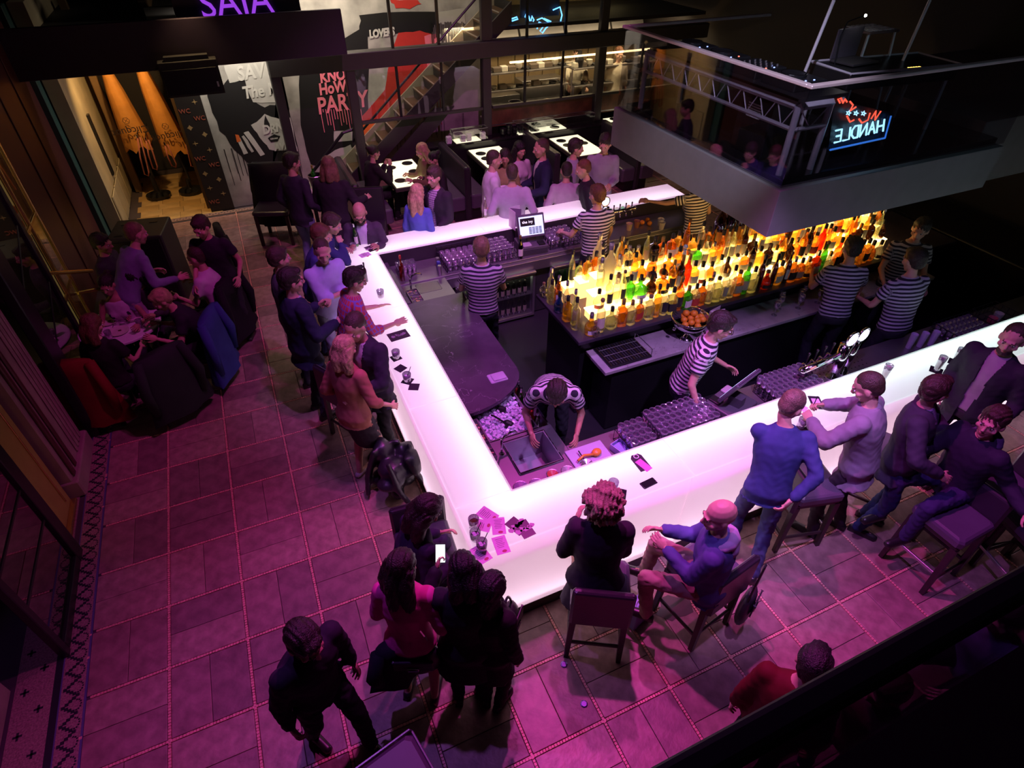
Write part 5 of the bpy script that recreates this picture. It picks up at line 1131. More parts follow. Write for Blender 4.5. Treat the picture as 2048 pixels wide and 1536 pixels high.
person('shadowy person in dark clothes walking across the lower left floor', (600, 1262), 1.74, 150, 10, (0, 20), top=('sweater', (.03, .02, .04)), bot=('trousers', (.02, .015, .03)), hair=('short', 'dark'), feet=((-.1, .22), (.1, -.18)), near=True)
person('person with dark hair and red top partly behind the black handrail', (1640, 1310), 1.66, 60, 6, (0, 15), top=('sweater', (.12, .010, .012)), bot=('trousers', DK), hair=('short', 'black'))
person('person with pinkish sleeves seen through the dark glass under the handrail', (1790, 1360), 1.66, 280, 10, (0, 10), top=('shirt', (.25, .08, .14)), bot=('trousers', NAVY), hair=('short', 'brown'))
person('person in pale violet shirt at the lower right edge behind the glass', (2035, 1215), 1.72, 285, 16, (0, 10), (-.2, .45, 1.0), (.2, .4, .9), sit=.72, top=('shirt', (.28, .26, .50)), bot=('trousers', DK), hair=('short', 'dark'))
# --- standing along the left side of the bar
person('blond woman in brown blouse, dark pencil skirt and pale heels with her back turned', (686, 676), 1.70, 52, 4, (10, 14), (-.2, .16, 1.02), (.30, .22, .98), top=('rolled', (.42, .16, .12)), bot=('skirt', (.045, .035, .05)), shoes=(.75, .62, .68), hair=('bob', 'blond'), female=True, near=True, feet=((-.08, -.02), (.12, .10)))
person('man in dark suit and open white shirt clasping his hands beside the left bar', (706, 632), 1.82, 228, 6, (0, 22), (-.06, .34, 1.10), (.06, .36, 1.12), top=('jacket', (.03, .028, .045)), inner=(.68, .55, .70), bot=('trousers', DK), hair=('crop', 'brown'), near=True, elbow=(1, -.2, -.5))
person('man in red and blue plaid shirt leaning on the left bar with his back turned', (706, 540), 1.75, 82, 14, (10, 14), (-.22, .44, 1.12), (.22, .46, 1.14), top=('rolled', (.62, .09, .12)), pat='plaid', col2=(.25, .18, .55), per=.055, bot=('trousers', NAVY), hair=('short', 'dark'), near=True, hp=('flat', 'flat'))
person('tall man in dark suit holding a drink in the left standing group', (577, 540), 1.82, 70, 2, (10, 8), (-.1, .30, 1.24), (.24, .30, 1.20), top=('jacket', (.025, .03, .07)), inner=(.5, .42, .55), bot=('trousers', (.02, .018, .035)), hair=('short', 'dark'), near=True, hp=('grip', 'grip'))
person('man in grey green jacket just behind the tall dark suited man', (553, 497), 1.76, 88, 2, (-10, 6), top=('sweater', (.09, .10, .12)), bot=('trousers', (.03, .04, .04)), hair=('short', 'brown'))
person('man in pale blue shirt and light jeans with folded arms at the left bar', (640, 482), 1.80, 160, 8, (20, 14), (.10, .26, 1.18), (-.10, .28, 1.20), top=('rolled', (.46, .46, .78)), bot=('trousers', (.20, .22, .28)), hair=('crop', 'brown'), elbow=(1, .0, -.6))
person('man in dark blue top resting his chin on his hand at the bar corner', (660, 430), 1.76, 100, 30, (10, 10), (-.05, .46, 1.22), (.05, .40, 1.36), top=('sweater', (.04, .045, .16)), bot=('trousers', NAVY), hair=('short', 'brown'), hp=('relaxed', 'grip'), elbow=(1, .1, -.8))
person('man with reddish face leaning close behind the chin resting man', (638, 452), 1.74, 110, 18, (0, 12), top=('sweater', (.05, .05, .20)), bot=('trousers', NAVY), hair=('short', 'red'))
person('bald bearded man in dark leather jacket seated at the far left bar corner', (716, 408), 1.80, 196, 10, (0, 26), (-.18, .34, 1.12), (.16, .34, 1.12), sit=.72, top=('jacket', (.06, .045, .07)), inner=(.55, .50, .66), bot=('trousers', DK), hair=('bald', 'black'), skin='tan', beard=True, glasses=True, near=True)
person('man in dark sweater and faded blue jeans standing by the high round table', (580, 308), 1.82, 48, 2, (20, 14), (-.22, .08, .95), (.24, .16, 1.0), top=('sweater', (.035, .03, .055)), bot=('trousers', (.17, .20, .36)), hair=('short', 'dark'), near=False)
person('fair haired person in black jacket with back turned at the high round table', (655, 316), 1.76, 30, 8, (-10, 10), (-.2, .3, 1.05), (.4, .3, 1.15), top=('jacket', (.022, .018, .026)), bot=('trousers', DK), hair=('bob', 'lightbrown'), wide=1.15)
person('woman in dark coat with chin on her hands at the left glowing table', (746, 292), 1.72, 75, 12, (0, 10), (.0, .34, 1.02), (.12, .36, 1.02), sit=.46, feet=((-.1, .4, 0), (.1, .4, 0)), top=('coat', (.022, .018, .022)), bot=('trousers', DK), hair=('bun', 'dark'), female=True)
person('blond woman lit by the left glowing table', (842, 288), 1.72, 262, 10, (0, 12), (-.2, .45, .86), (.1, .4, .86), sit=.46, feet=((-.1, .4, 0), (.1, .4, 0)), top=('sweater', (.22, .16, .08)), bot=('trousers', DK), hair=('bob', 'blond'), female=True)
person('dark haired woman in black beside the blond at the left glowing table', (866, 305), 1.66, 262, 10, (10, 14), (-.2, .35, .86), (.2, .30, .9), sit=.46, feet=((-.1, .4, 0), (.1, .4, 0)), top=('sweater', (.03, .025, .03)), bot=('trousers', DK), hair=('bun', 'black'), female=True)
person('man in dark jacket over checked shirt talking at the far bar', (866, 336), 1.80, 236, 2, (0, 10), (-.12, .24, 1.0), (.30, .25, 1.05), top=('jacket', (.03, .026, .035)), inner=(.62, .55, .68), pat='check', per=.026, col2=(.05, .04, .08), bot=('trousers', DK), hair=('short', 'brown'))
person('woman with long fair hair in bright blue top with her back to the camera', (834, 370), 1.66, 48, 4, (10, 10), top=('sweater', (.10, .14, .50)), bot=('trousers', NAVY), hair=('long', 'blond'), female=True)
# --- group behind the far bar
person('man in white shirt standing sideways at the left of the far group', (988, 303), 1.78, 100, 4, (0, 12), (-.1, .3, 1.2), (.1, .3, 1.15), top=('shirt', (.70, .62, .70)), bot=('trousers', DK), hair=('crop', 'brown'))
person('broad man in grey shirt with his back turned at the far bar', (1024, 330), 1.78, 20, 2, (0, 8), (-.34, .12, 1.12), (.34, .12, 1.12), top=('rolled', (.42, .38, .45)), bot=('trousers', DK), hair=('crop', 'brown'), wide=1.12)
person('smiling dark haired woman between the white shirt and grey shirt men', (1010, 300), 1.68, 204, 2, (0, 4), top=('sweater', (.35, .30, .12)), bot=('trousers', DK), hair=('long', 'dark'), female=True, skin='tan')
person('dark haired woman in white blouse in the far group', (1040, 285), 1.70, 170, 2, (0, 8), (-.1, .3, 1.1), (.2, .3, 1.1), top=('shirt', (.66, .58, .64)), bot=('skirt', DK), hair=('long', 'black'), female=True)
person('man in navy suit with white collar facing left in the far group', (1083, 280), 1.84, 280, 2, (0, 8), (-.2, .3, 1.1), (.1, .3, 1.1), top=('jacket', (.02, .024, .06)), inner=(.7, .65, .7), bot=('trousers', (.02, .02, .04)), hair=('crop', 'brown'))
person('man in light blue grey shirt beside the right glowing table', (1153, 280), 1.78, 110, 4, (0, 8), top=('shirt', (.34, .34, .42)), bot=('trousers', DK), hair=('short', 'dark'))
person('man in pale grey shirt sitting with back turned at the far bar', (1134, 326), 1.76, 20, 8, (0, 10), (-.3, .2, 1.08), (.3, .2, 1.08), sit=.70, top=('rolled', (.48, .44, .50)), bot=('trousers', DK), hair=('crop', 'dark'))
person('stooping man in black jacket right of the seated pale shirt', (1168, 322), 1.76, 300, 16, (0, 14), top=('jacket', (.025, .022, .03)), bot=('trousers', DK), hair=('crop', 'red'))
person('tall man in grey shirt holding a glass by the platform edge', (1212, 270), 1.86, 205, 4, (20, 20), (-.1, .3, 1.15), (.2, .26, 1.1), top=('shirt', (.30, .28, .36)), bot=('trousers', DK), hair=('short', 'dark'))
# --- dark dining group on the left
TC = atz(240, 650, .74)
person('woman with reddish hair and black top seated on the chair with red coat', (176, 632), 1.66, 20, 6, (40, 20), (-.2, .3, .82), (.24, .34, .80), sit=.46, feet=((-.1, .4, 0), (.1, .4, 0)), top=('tee', (.02, .016, .02)), hair=('bob', 'red'), female=True)
person('woman with dark hair in a white vest behind the round white table', (206, 553), 1.68, 188, 4, (10, 12), (-.22, .34, .84), (.2, .34, .84), sit=.46, feet=((-.1, .4, 0), (.1, .4, 0)), top=('tank', (.60, .50, .60)), hair=('bun', 'dark'), female=True, skin='tan')
person('woman with long dark hair leaning in over the round white table', (262, 540), 1.66, 200, 16, (20, 20), (-.15, .4, .84), (.15, .4, .84), sit=.46, feet=((-.1, .4, 0), (.1, .4, 0)), top=('sweater', (.05, .03, .05)), hair=('long', 'black'), female=True, skin='tan')
person('fair haired person in black T-shirt reaching over the table from the right', (316, 583), 1.70, 262, 30, (0, 14), (-.2, .55, .84), (.15, .50, .84), sit=.46, feet=((-.1, .4, 0), (.1, .4, 0)), top=('tee', (.025, .02, .035)), hair=('short', 'blond'))
person('man with dark hair and dark shirt seated behind the dining table', (196, 470), 1.76, 110, 6, (0, 8), top=('shirt', (.05, .04, .06)), hair=('short', 'dark'), sit=.46, feet=((-.1, .4, 0), (.1, .4, 0)), skin='tan')
person('bald man in violet shirt bending over beside the floor speaker', (264, 448), 1.82, 60, 34, (0, 0), (-.2, .45, 1.0), (.3, .5, 1.05), top=('shirt', (.22, .20, .36)), bot=('trousers', (.40, .32, .42)), hair=('crop', 'lightbrown'))
person('man in white T-shirt seated with his back to the floor', (386, 497), 1.78, 300, 8, (0, 10), (-.2, .4, .8), (.2, .4, .8), sit=.46, feet=((-.1, .4, 0), (.1, .4, 0)), top=('tee', (.72, .58, .74)), hair=('crop', 'brown'))
person('dark dressed person leaning on the black draped chair back', (396, 436), 1.74, 200, 12, (20, 14), (-.3, .3, 1.05), (.2, .4, 1.0), top=('tee', (.03, .022, .04)), hair=('short', 'brown'))
# --- kitchen staff
person('chef in white bending over the kitchen counter', (1155, 92), 1.88, 200, 6, (0, 20), (-.2, .5, 1.05), (.2, .5, 1.05), top=('rolled', (.70, .62, .50)), bot=('trousers', DK), hair=('short', 'brown'), group=None)
person('cook in white jacket at the far right kitchen window', (1240, 96), 1.86, 190, 4, (0, 10), top=('rolled', (.72, .64, .52)), bot=('trousers', DK), hair=('short', 'red'))
bake()
# ================================================================== STOOLS, TABLES, BOTTLES, GLASSES
def make_stool(label, loc, heading):
    t = thing('bar_stool', label, 'stool', loc, -R(heading), 'leather bar stools')
    ob('seat', RB((-.22, -.21, .64), (.22, .23, .74), .03), LEAS, t)
    ob('backrest', MB().rbox((-.22, -.25, .56), (.22, -.19, .98), .02), LEA, t)
    ob('seat_frame', RB((-.205, -.2, .60), (.205, .21, .645), .008), WOODK, t)
    for x, y in ((-1, -1), (1, -1), (1, 1), (-1, 1)):
        M4 = Matrix.Translation((x*.185, y*.19, 0)); g = MB(); g.add([(x*.185+a*.018+x*.02, y*.19+b*.018+y*.02, 0) for a, b in ((-1, -1), (1, -1), (1, 1), (-1, 1))]+[(x*.185+a*.025, y*.19+b*.025, .61) for a, b in ((-1, -1), (1, -1), (1, 1), (-1, 1))], [(0, 3, 2, 1), (4, 5, 6, 7), (0, 1, 5, 4), (1, 2, 6, 5), (2, 3, 7, 6), (3, 0, 4, 7)])
        ob('leg', g, WOODK, t)
    for a, b, z in (((-.19, .2), (.19, .2), .25), ((-.2, -.2), (-.2, .2), .18), ((.2, -.2), (.2, .2), .18), ((-.19, -.2), (.19, -.2), .20)):
        m_ = STEEL if z == .25 else WOODK; ob('stretcher', RB((min(a[0], b[0])-.010, min(a[1], b[1])-.010, z), (max(a[0], b[0])+.010, max(a[1], b[1])+.010, z+.03), .004), m_, t)
    return t
WOODK = mat('dark_wood', (.03, .018, .018), .35, noise=.3, nscale=20)
S0 = make_stool('empty dark leather bar stool close behind the man in navy sweater', (3.78, 2.08, 0), 104)
def stool(x, y, hd, lb): return dup(S0, (x, y, 0), -R(hd), lb)
stool(4.60, 1.30, 268, 'empty bar stool with broad purple lit seat, farthest right')
stool(1.60, 1.93, 30, 'dark leather bar stool under the curly haired woman')
stool(2.42, 1.73, 350, 'dark leather bar stool under the bald man in beige trousers')
stool(.52, 2.78, 184, 'dark bar stool at the left corner of the glowing bar')
hs_ = thing('host_stand', 'dark upholstered stand whose corner shows at the bottom edge', 'stand', (.03, 1.44, 0), .22); ob('panel', RB((-.75, -.9, 0), (0, 0, 1.0), .03), mat('stand_leather', (.05, .035, .07), .45), hs_); ob('piping', MB().tube([(-.75, 0, 1.0), (-.01, 0, 1.0), (0, -.01, .98), (0, -.9, .98)], .008, 6), LEAS, hs_)
stool(4.75, 2.05, 330, 'bar stool half hidden behind the man in checked purple shirt')
stool(1.0, 7.85, 196, 'bar stool under the bald man in leather jacket at the far corner')
stool(.40, 5.02, 60, 'bar stool with pale lit back between the plaid shirt and the suited man')
stool(5.18, .92, 285, 'bar stool under the person at the lower right edge')
p = atz(2005, 880, .7); stool(5.30, 1.28, 278, 'bar stool under the man with his hand on the purple seat')
p = atz(1134, 400, .7); stool(p.x, 8.0, 10, 'bar stool under the man in pale grey shirt at the far bar')
def make_chair(label, x, y, hd):
    t = thing('dining_chair', label, 'chair', (x, y, 0), -R(hd), 'dark dining chairs')
    ob('seat', RB((-.22, -.21, .40), (.22, .22, .46), .02), LEA, t); ob('backrest', RB((-.22, -.25, .42), (.22, -.20, .92), .02), LEA, t)
    for a in (-.19, .19):
        for b in (-.19, .19): ob('leg', RB((a-.02, b-.02, 0), (a+.02, b+.02, .40), .004), WOODK, t)
    return t
rt_ = thing('round_table', 'round white table crowded with plates and glasses amid the dark dining group', 'table', (TC.x, TC.y, 0)); ob('tabletop', MB().lathe([(.42, .71), (.43, .72), (.43, .74), (.42, .745)], 28), WHITE, rt_); ob('pedestal', MB().lathe([(.22, 0), (.22, .02), (.04, .05), (.035, .70), (.12, .71)], 14), BLACK, rt_)
CHAIRS = [('dining chair with dark red coat over its back at the lower left', atz(190, 770, .45), 15, (.22, .015, .015)), ('dining chair draped with dark coat right of the red one', atz(325, 760, .45), 330, (.02, .03, .025)), ('dining chair hung with a crumpled blue coat', atz(400, 700, .45), 290, (.04, .08, .28)), ('dining chair with long black coat behind the white T-shirt', atz(440, 620, .45), 300, (.012, .010, .016)), ('dining chair with black drape nearest the speaker', atz(425, 530, .45), 260, (.012, .01, .014))]
c0 = None
def coat(lb, x, y, hd, col, w_=.25, h_=.95):
    mb = MB(); n = 14; rows = []
    for i in range(6):
        z = h_*(1-i/5*.86)
        for k in range(n):
            a = 2*PI*k/n; rr = 1+.16*math.sin(a*5+i*.5)*(i/5); rows.append(((w_+.02*i)*math.cos(a)*rr, -.225+(.05+.014*i)*math.sin(a)*rr, z))
    mb.add(rows, [(i*n+k, (i+1)*n+k, (i+1)*n+(k+1) % n, i*n+(k+1) % n) for i in range(5) for k in range(n)]+[tuple(range(n))])
    for s_ in (-1, 1): mb.tube([(s_*w_*.9, -.24, h_-.02), (s_*(w_+.05), -.30, h_*.6), (s_*(w_+.02), -.28, h_*.3)], [.05, .055, .04], 8)
    o = ob('coat', mb, fabric('coat_'+lb[:18].replace(' ', '_'), col), None, True); o.location = (x, y, 0); o.rotation_euler = (0, 0, -R(hd)); tag(o, lb, 'coat'); return o
CL = ['dark red coat hanging over a chair at the lower left of the diners', 'dark green black coat over the chair right of the red coat', 'crumpled shiny blue coat on the outer chair', 'long black coat over the chair behind the white T-shirt', 'black drape over the chair near the floor speaker']
for k_, (lb, p, hd, col) in enumerate(CHAIRS):
    if c0 is None: c0 = make_chair(lb, p.x, p.y, hd)
    else: dup(c0, (p.x, p.y, 0), -R(hd), lb)
    coat(CL[k_], p.x, p.y, hd, col)
p = atz(545, 405, .6); dup(c0, (p.x, p.y-.1, 0), -R(200), 'tall dark chair with coat beside the painted wall', None, 1.3); coat('black coat slung over the tall chair by the painted wall', p.x, p.y-.1, 200, (.012, .010, .012), .3, 1.2)
p = atz(735, 420, .8); dup(c0, (p.x, p.y, 0), -R(196), 'dark leather chair just behind the bald man in leather jacket', None, 1.15)
ht = thing('high_table', 'small high round table holding an ice bucket and bottles', 'table', (*atz(622, 378, 1.05)[:2], 0)); ob('tabletop', MB().lathe([(.30, 1.02), (.31, 1.03), (.31, 1.05), (.30, 1.055)], 24), WHITE, ht); ob('pole', MB().lathe([(.2, 0), (.2, .02), (.03, .05), (.03, 1.02)], 12), BLACK, ht)
hx, hy = ht.location[:2]
bk_ = thing('ice_bucket', 'black ice bucket on the small high table', 'bucket', (hx+.10, hy, 1.056)); ob('bucket', MB().lathe([(.08, 0), (.11, .20), (.105, .20), (.078, .01)], 16), BLACK, bk_); ob('rim', MB().tube([(.108*math.cos(a*.45), .108*math.sin(a*.45), .2) for a in range(15)], .006, 5), STEEL, bk_)
# ---------------------------------------------------------------- bottles
GLS = {'amber': glassmat('glass_amber', (.88, .46, .13), .07, .16, (.8, .34, .07)), 'red': glassmat('glass_red', (.70, .14, .03), .07, .2, (.7, .10, .02)), 'clear': glassmat('glass_clear', (.90, .88, .76), .12, .10, (1, .95, .8)), 'gold': glassmat('glass_gold', (1, .70, .24), .07, .2, (1, .62, .15)),
       'green': glassmat('glass_green', (.22, .62, .12), .07, .25, (.15, .6, .08)), 'dark': glassmat('glass_dark', (.10, .045, .02), .12, .08, (.2, .07, .02)), 'frost': glassmat('glass_frost', (.95, .95, .75), .04, .85, (1, 1, .80)), 'blue': glassmat('glass_blue', (.12, .22, .6), .09, .2, (.1, .2, .8)), 'pale': glassmat('glass_pale', (.88, .92, .66), .09, .2, (.95, 1, .7))}
LBL = {'cream': mat('label_cream', (.65, .58, .42), .6), 'black': mat('label_black', (.03, .03, .03), .5), 'white': mat('label_white', (.75, .74, .70), .6), 'orange': mat('label_orange', (.75, .28, .04), .6), 'red': mat('label_red', (.5, .05, .03), .6), 'blue': mat('label_blue', (.08, .12, .35), .6)}
CAPM = {'black': mat('cap_black', (.02, .02, .02), .4), 'gold': mat('cap_gold', (.6, .4, .12), .3, .8), 'silver': mat('cap_silver', (.7, .7, .7), .25, .9), 'red': mat('cap_red', (.5, .04, .03), .4), 'wood': mat('cap_wood', (.25, .13, .06), .6)}
SHP = {'tall': ([(.034, 0), (.037, .008), (.037, .18), (.034, .205), (.016, .235), (.013, .29)], None, .018), 'square': ([(.038, 0), (.040, .006), (.040, .135), (.036, .16), (.016, .18), (.014, .215)], 5, .02), 'squat': ([(.042, 0), (.05, .012), (.052, .07), (.045, .10), (.02, .13), (.015, .17)], None, .022),
       'slim': ([(.028, 0), (.030, .01), (.030, .20), (.024, .235), (.012, .265), (.011, .32)], None, .016), 'flask': ([(.044, 0), (.050, .02), (.050, .12), (.040, .155), (.015, .175), (.014, .20)], 3, .02), 'magnum': ([(.058, 0), (.062, .015), (.062, .24), (.05, .31), (.022, .37), (.019, .47)], None, .026), 'round': ([(.04, 0), (.062, .03), (.066, .07), (.05, .115), (.018, .14), (.014, .19)], None, .022)}
BP = {}
def bottle_parts(shape, g, lb, cp):
    key = (shape, g, lb, cp)
    if key in BP: return BP[key]
    prof, pw, cr_ = SHP[shape]; sy = .6 if shape in ('flask',) else 1
    b_ = MB().lathe(prof, 12, pw=pw, sy=sy); zt = prof[-1][1]; rt0 = prof[-1][0]
    me = b_.mesh('bottle', GLS[g], True)
    cl = .035 if shape != 'magnum' else .09
    cap = MB().lathe([(rt0+.003, zt-.012), (rt0+.004, zt+cl*.5), (rt0+.002, zt+cl)], 8) if cp != 'wood' else MB().lathe([(rt0+.004, zt), (cr_, zt+.004), (cr_, zt+.022), (cr_-.004, zt+.028)], 8)
    cm = cap.mesh('cap', CAPM[cp]); lm_ = None
    if lb:
        r1 = prof[2][0]+.0012; z1 = prof[2][1]; lbm = MB(); n = 12; vs = []; z_a, z_b = z1*.25, z1*.8
        for z in (z_a, z_b):
            for k in range(7):
                t = -PI/2-1.1+2.2*k/6; cx_, cy_ = math.cos(t), math.sin(t)
                if pw: q = (abs(cx_)**pw+abs(cy_)**pw)**(-1/pw); cx_ *= q; cy_ *= q
                vs.append((r1*cx_, r1*cy_*sy, z))
        lbm.add(vs, [(k, k+1, 8+k, 7+k) for k in range(6)]); lm_ = lbm.mesh('label', LBL[lb])
    BP[key] = (me, cm, lm_); return BP[key]
GN = {'amber': 'amber', 'red': 'deep red', 'clear': 'clear glass', 'gold': 'golden', 'green': 'green', 'dark': 'dark brown', 'frost': 'frosted white', 'blue': 'blue', 'pale': 'pale yellow'}
SN = {'tall': 'tall round', 'square': 'square shouldered', 'squat': 'squat', 'slim': 'slim', 'flask': 'flat flask', 'magnum': 'oversized champagne', 'round': 'globe shaped'}
def bottle(shape, g, lb, cp, x, y, z, where, group='spirit bottles on the lit back bar', rz=0, sc=1.):
    if 'lit back bar' in group: sc *= 1.17
    me, cm, lm_ = bottle_parts(shape, g, lb, cp)
    o = link('bottle', me, None, (x, y, z)); o.rotation_euler = (0, 0, rz); o.scale = (sc,)*3
    tx = '%s %s bottle%s, %s' % (SN[shape], GN[g], (', %s label' % lb) if lb else ', %s cap' % cp, where)
    if len(tx.replace('-', ' ').split()) > 16: tx = '%s %s bottle, %s' % (SN[shape], GN[g], where)
    if len(tx.replace('-', ' ').split()) > 16: tx = '%s bottle, %s' % (GN[g], where)
    tag(o, tx, 'bottle', group)
    link('cap', cm, o)
    if lm_: link('label', lm_, o)
    return o
random.seed(21)
ROWN = ['on the stone rim', 'on first lit step', 'on second lit step', 'on top lit step', 'on second step behind', 'on lowest step behind']
nb_ = 0
def secn(x): return 'at the left end' if x < 3.1 else 'behind the drip tray' if x < 3.6 else 'behind the orange bowl' if x < 4.2 else 'behind the bartender with glasses' if x < 4.8 else 'below the platform corner' if x < 5.5 else 'toward the right end' if x < 6.3 else 'at the far right end'
for r_, (y0, z0) in enumerate(TIERS):
    if r_ == 0: y0 = 4.25
    xs = 2.72 if r_ == 0 else 2.95+.1*(2-abs(r_-3))
    x = xs; xe = [6.85, 7.1, 7.1, 7.12, 3.6, 3.8][r_]
    while x < xe and nb_ < 287:
        u = random.random(); fL = (x < 3.5)
        if fL: g = random.choices(['frost', 'clear', 'pale', 'gold', 'green', 'amber', 'blue'], [2.2 if r_ >= 2 else .2, 3, 2, 1.2, .6, .5, .15])[0]
        else: g = random.choices(['amber', 'gold', 'red', 'dark', 'clear', 'green', 'pale'], [3.6, 3.0, .9, 2.8, 2.0, .5, 1.6])[0]
        shp = random.choices(['tall', 'square', 'squat', 'slim', 'flask', 'round'], [3, 3, 1.6, 1.5, 1.6, .5])[0]
        if g == 'frost': shp = 'tall'
        if g == 'dark' and 4.3 < x < 5.3 and r_ == 3: shp = 'magnum'
        if r_ == 3 and 4.45 < x < 5.1 and random.random() < .6: shp, g = 'magnum', 'dark'
        lb = random.choice([None, None, 'cream', 'white', 'black', 'orange' if shp == 'magnum' else 'cream', 'red' if g in ('amber', 'clear') else None])
        if shp == 'magnum': lb = 'orange'
        if g == 'frost': lb = None
        cp = 'gold' if shp == 'magnum' else random.choice(['black', 'black', 'black', 'black', 'wood', 'gold', 'silver'] if g != 'frost' else ['silver'])
        rad = {'tall': .037, 'square': .040, 'squat': .052, 'slim': .030, 'flask': .050, 'magnum': .062, 'round': .066}[shp]
        if g == 'frost': rad *= 1.35
        rad *= 1.12; x += rad+.003
        bottle(shp, g, lb, cp, x, y0+random.uniform(-.012, .012), z0, ROWN[r_]+' '+secn(x), rz=random.uniform(-.3, .3), sc=(1.35 if g == 'frost' and r_ >= 2 else 1)*random.uniform(.94, 1.08)); nb_ += 1
        x += rad+random.uniform(.003, .014)
# left end column of the rim, and a few characterful ones
for q in range(8):
    g = ['clear', 'pale', 'gold', 'clear', 'blue', 'amber', 'clear', 'pale'][q]; bottle(['tall', 'slim', 'square', 'slim', 'squat', 'tall', 'square', 'tall'][q], g, [None, 'cream', None, 'black', None, 'white', None, None][q], ['black', 'silver'][q % 2], 2.68+.03*(q % 2), 4.38+q*.09, 1.152, 'on the left rim of the island, %s from the front' % ['first', 'second', 'third', 'fourth', 'fifth', 'sixth', 'seventh', 'last'][q])
skl = glassmat('skull_glass', (.95, .9, .9), .3, .1)
for k_, (x, y, mt_, lb) in enumerate([(2.80, 4.19, skl, 'clear glass skull shaped decanter at the front left corner of the island'), (2.66, 5.08, skl, 'clear glass skull shaped decanter at the back left corner of the island'), (3.72, 4.64, mat('skull_black', (.05, .04, .05), .4), 'black painted skull bottle on the lit steps'), (3.86, 4.64, mat('skull_orange', (.75, .30, .05), .4), 'orange painted skull bottle on the lit steps'), (3.99, 4.64, mat('skull_lilac', (.45, .38, .5), .4), 'lilac painted skull bottle on the lit steps')]):
    z = 1.152 if k_ < 2 else 1.362; t = thing('skull_bottle', lb, 'bottle', (x, y-(.0 if k_ < 2 else .06), z)); sc_ = .8
    g = MB().ell((0, 0, .075), (.048, .055, .052), 12).ell((0, -.022, .03), (.032, .034, .030), 10).lathe([(.016, .12), (.014, .15)], 8); ob('skull', g, mt_, t, True)
    for s_ in (-1, 1): ob('eye_socket', MB().ell((s_*.02, -.047, .068), (.012, .009, .013), 8), BLACK, t)
    ob('cap', MB().lathe([(.016, .15), (.016, .175)], 8), CAPM['wood'], t)
ps = tag(ob('decanter', MB().lathe([(.03, 0), (.034, .02), (.028, .10), (.022, .17), (.016, .20), (.02, .22)], 14).ell((0, 0, .25), .028, 10), mat('painted_porcelain', (.55, .55, .72), .25, noise=.9, nscale=60), smooth=True, loc=(4.22, 4.72, 1.36)), 'tall white and blue painted porcelain decanter with ball stopper', 'decanter')
# fridge bottles
FG = 'bottles inside the glass fronted fridges'
for k_, (x0, n, g) in enumerate([(2.10, 4, 'pale'), (2.54, 7, 'dark'), (3.48, 6, 'green')]):
    for z in (.09, .385):
        for j in range(n): bottle('slim' if k_ != 1 else 'tall', g, [None, 'cream', None][k_], ['silver', 'black', 'gold'][k_], x0+j*.083, 6.36, z, '%s on the %s shelf, %s fridge' % (ORD[j], 'lower' if z < .2 else 'upper', ['left', 'middle', 'right'][k_]), FG, sc=.78)
# ---------------------------------------------------------------- glasses
GLASS = glassmat('drinking_glass', (.88, .86, .92), .30, .20, (.80, .70, .90), glint_body=True)  # lilac diffuse body stands in for violet glints on clear glass
tumbler = MB().lathe([(.026, 0), (.030, .004), (.036, .10), (.034, .10), (.028, .012), (.001, .012)], 10).mesh('glass', GLASS, True)
hib = MB().lathe([(.028, .14), (.026, .14), (.022, .006), (.029, 0), (.034, .145), (.030, .14)], 10).mesh('glass', GLASS, True)
wine = MB().lathe([(.034, 0), (.006, .006), (.005, .075), (.02, .09), (.038, .12), (.036, .165), (.031, .185), (.034, .165), (.036, .12), (.018, .094)], 10).mesh('glass', GLASS, True)
def gp(a, b, nb): return ', %s, %s from left' % ('front row' if b == 0 else 'back row' if b == nb-1 else ORD[b]+' row', ORD[a])
def glass(me, x, y, z, lb, grp): return tag(link('glass', me, None, (x, y, z)), lb, 'glass', grp)
def rack(lb, x, y, z, w_, d_, h_=.16, rows=2, slope=0):
    t = thing('wire_rack', lb, 'rack', (x, y, z)); m_ = mat('rack_black', (.02, .02, .03), .4, .5)
    for q in range(rows+1):
        zz = h_*q/rows; ob('rail', MB().tube([(0, 0, zz), (w_, 0, zz), (w_, d_, zz), (0, d_, zz), (0, 0, zz)], .005, 4), m_, t)
    for q in range(int(w_/.07)+1):
        xx = min(q*.07, w_)
        for yy in (0, d_): ob('wire', MB().tube([(xx, yy, 0), (xx, yy, h_)], .003, 4), m_, t)
    for q in range(int(d_/.07)+1):
        for xx in (0, w_): ob('wire', MB().tube([(xx, q*.07, 0), (xx, q*.07, h_)], .003, 4), m_, t)
    for q in range(int(d_/.05)): ob('floor_wire', MB().tube([(0, q*.05+.02, .005), (w_, q*.05+.02, .005)], .003, 4), m_, t)
rack('black wire rack of upturned tumblers right of the far sink', 1.98, 6.42, .90, .50, .42); rack('black wire rack of tall glasses left of the far till', 2.52, 6.42, .90, .42, .42)
for a in range(6):
    for b in range(5): glass(tumbler, 2.03+a*.08, 6.46+b*.08, .912, 'tumbler in the far sink rack'+gp(a, b, 5), 'tumblers in the rack by the far sink')
for a in range(5):
    for b in range(5): glass(hib, 2.56+a*.08, 6.46+b*.08, .912, 'tall glass left of the far till'+gp(a, b, 5), 'tall glasses in the rack by the far till')
rack('black wire rack of tall glasses right of the far till', 3.45, 6.45, .90, .45, .36, .12)
for a in range(5):
    for b in range(4): glass(hib, 3.50+a*.08, 6.50+b*.085, .912, 'tall glass right of the far till'+gp(a, b, 4), 'tall glasses right of the far till')
rack('black wire rack of stemmed glasses beside the knife board on the near counter', 2.38, 2.79, .872, .26, .28, .12, 1)
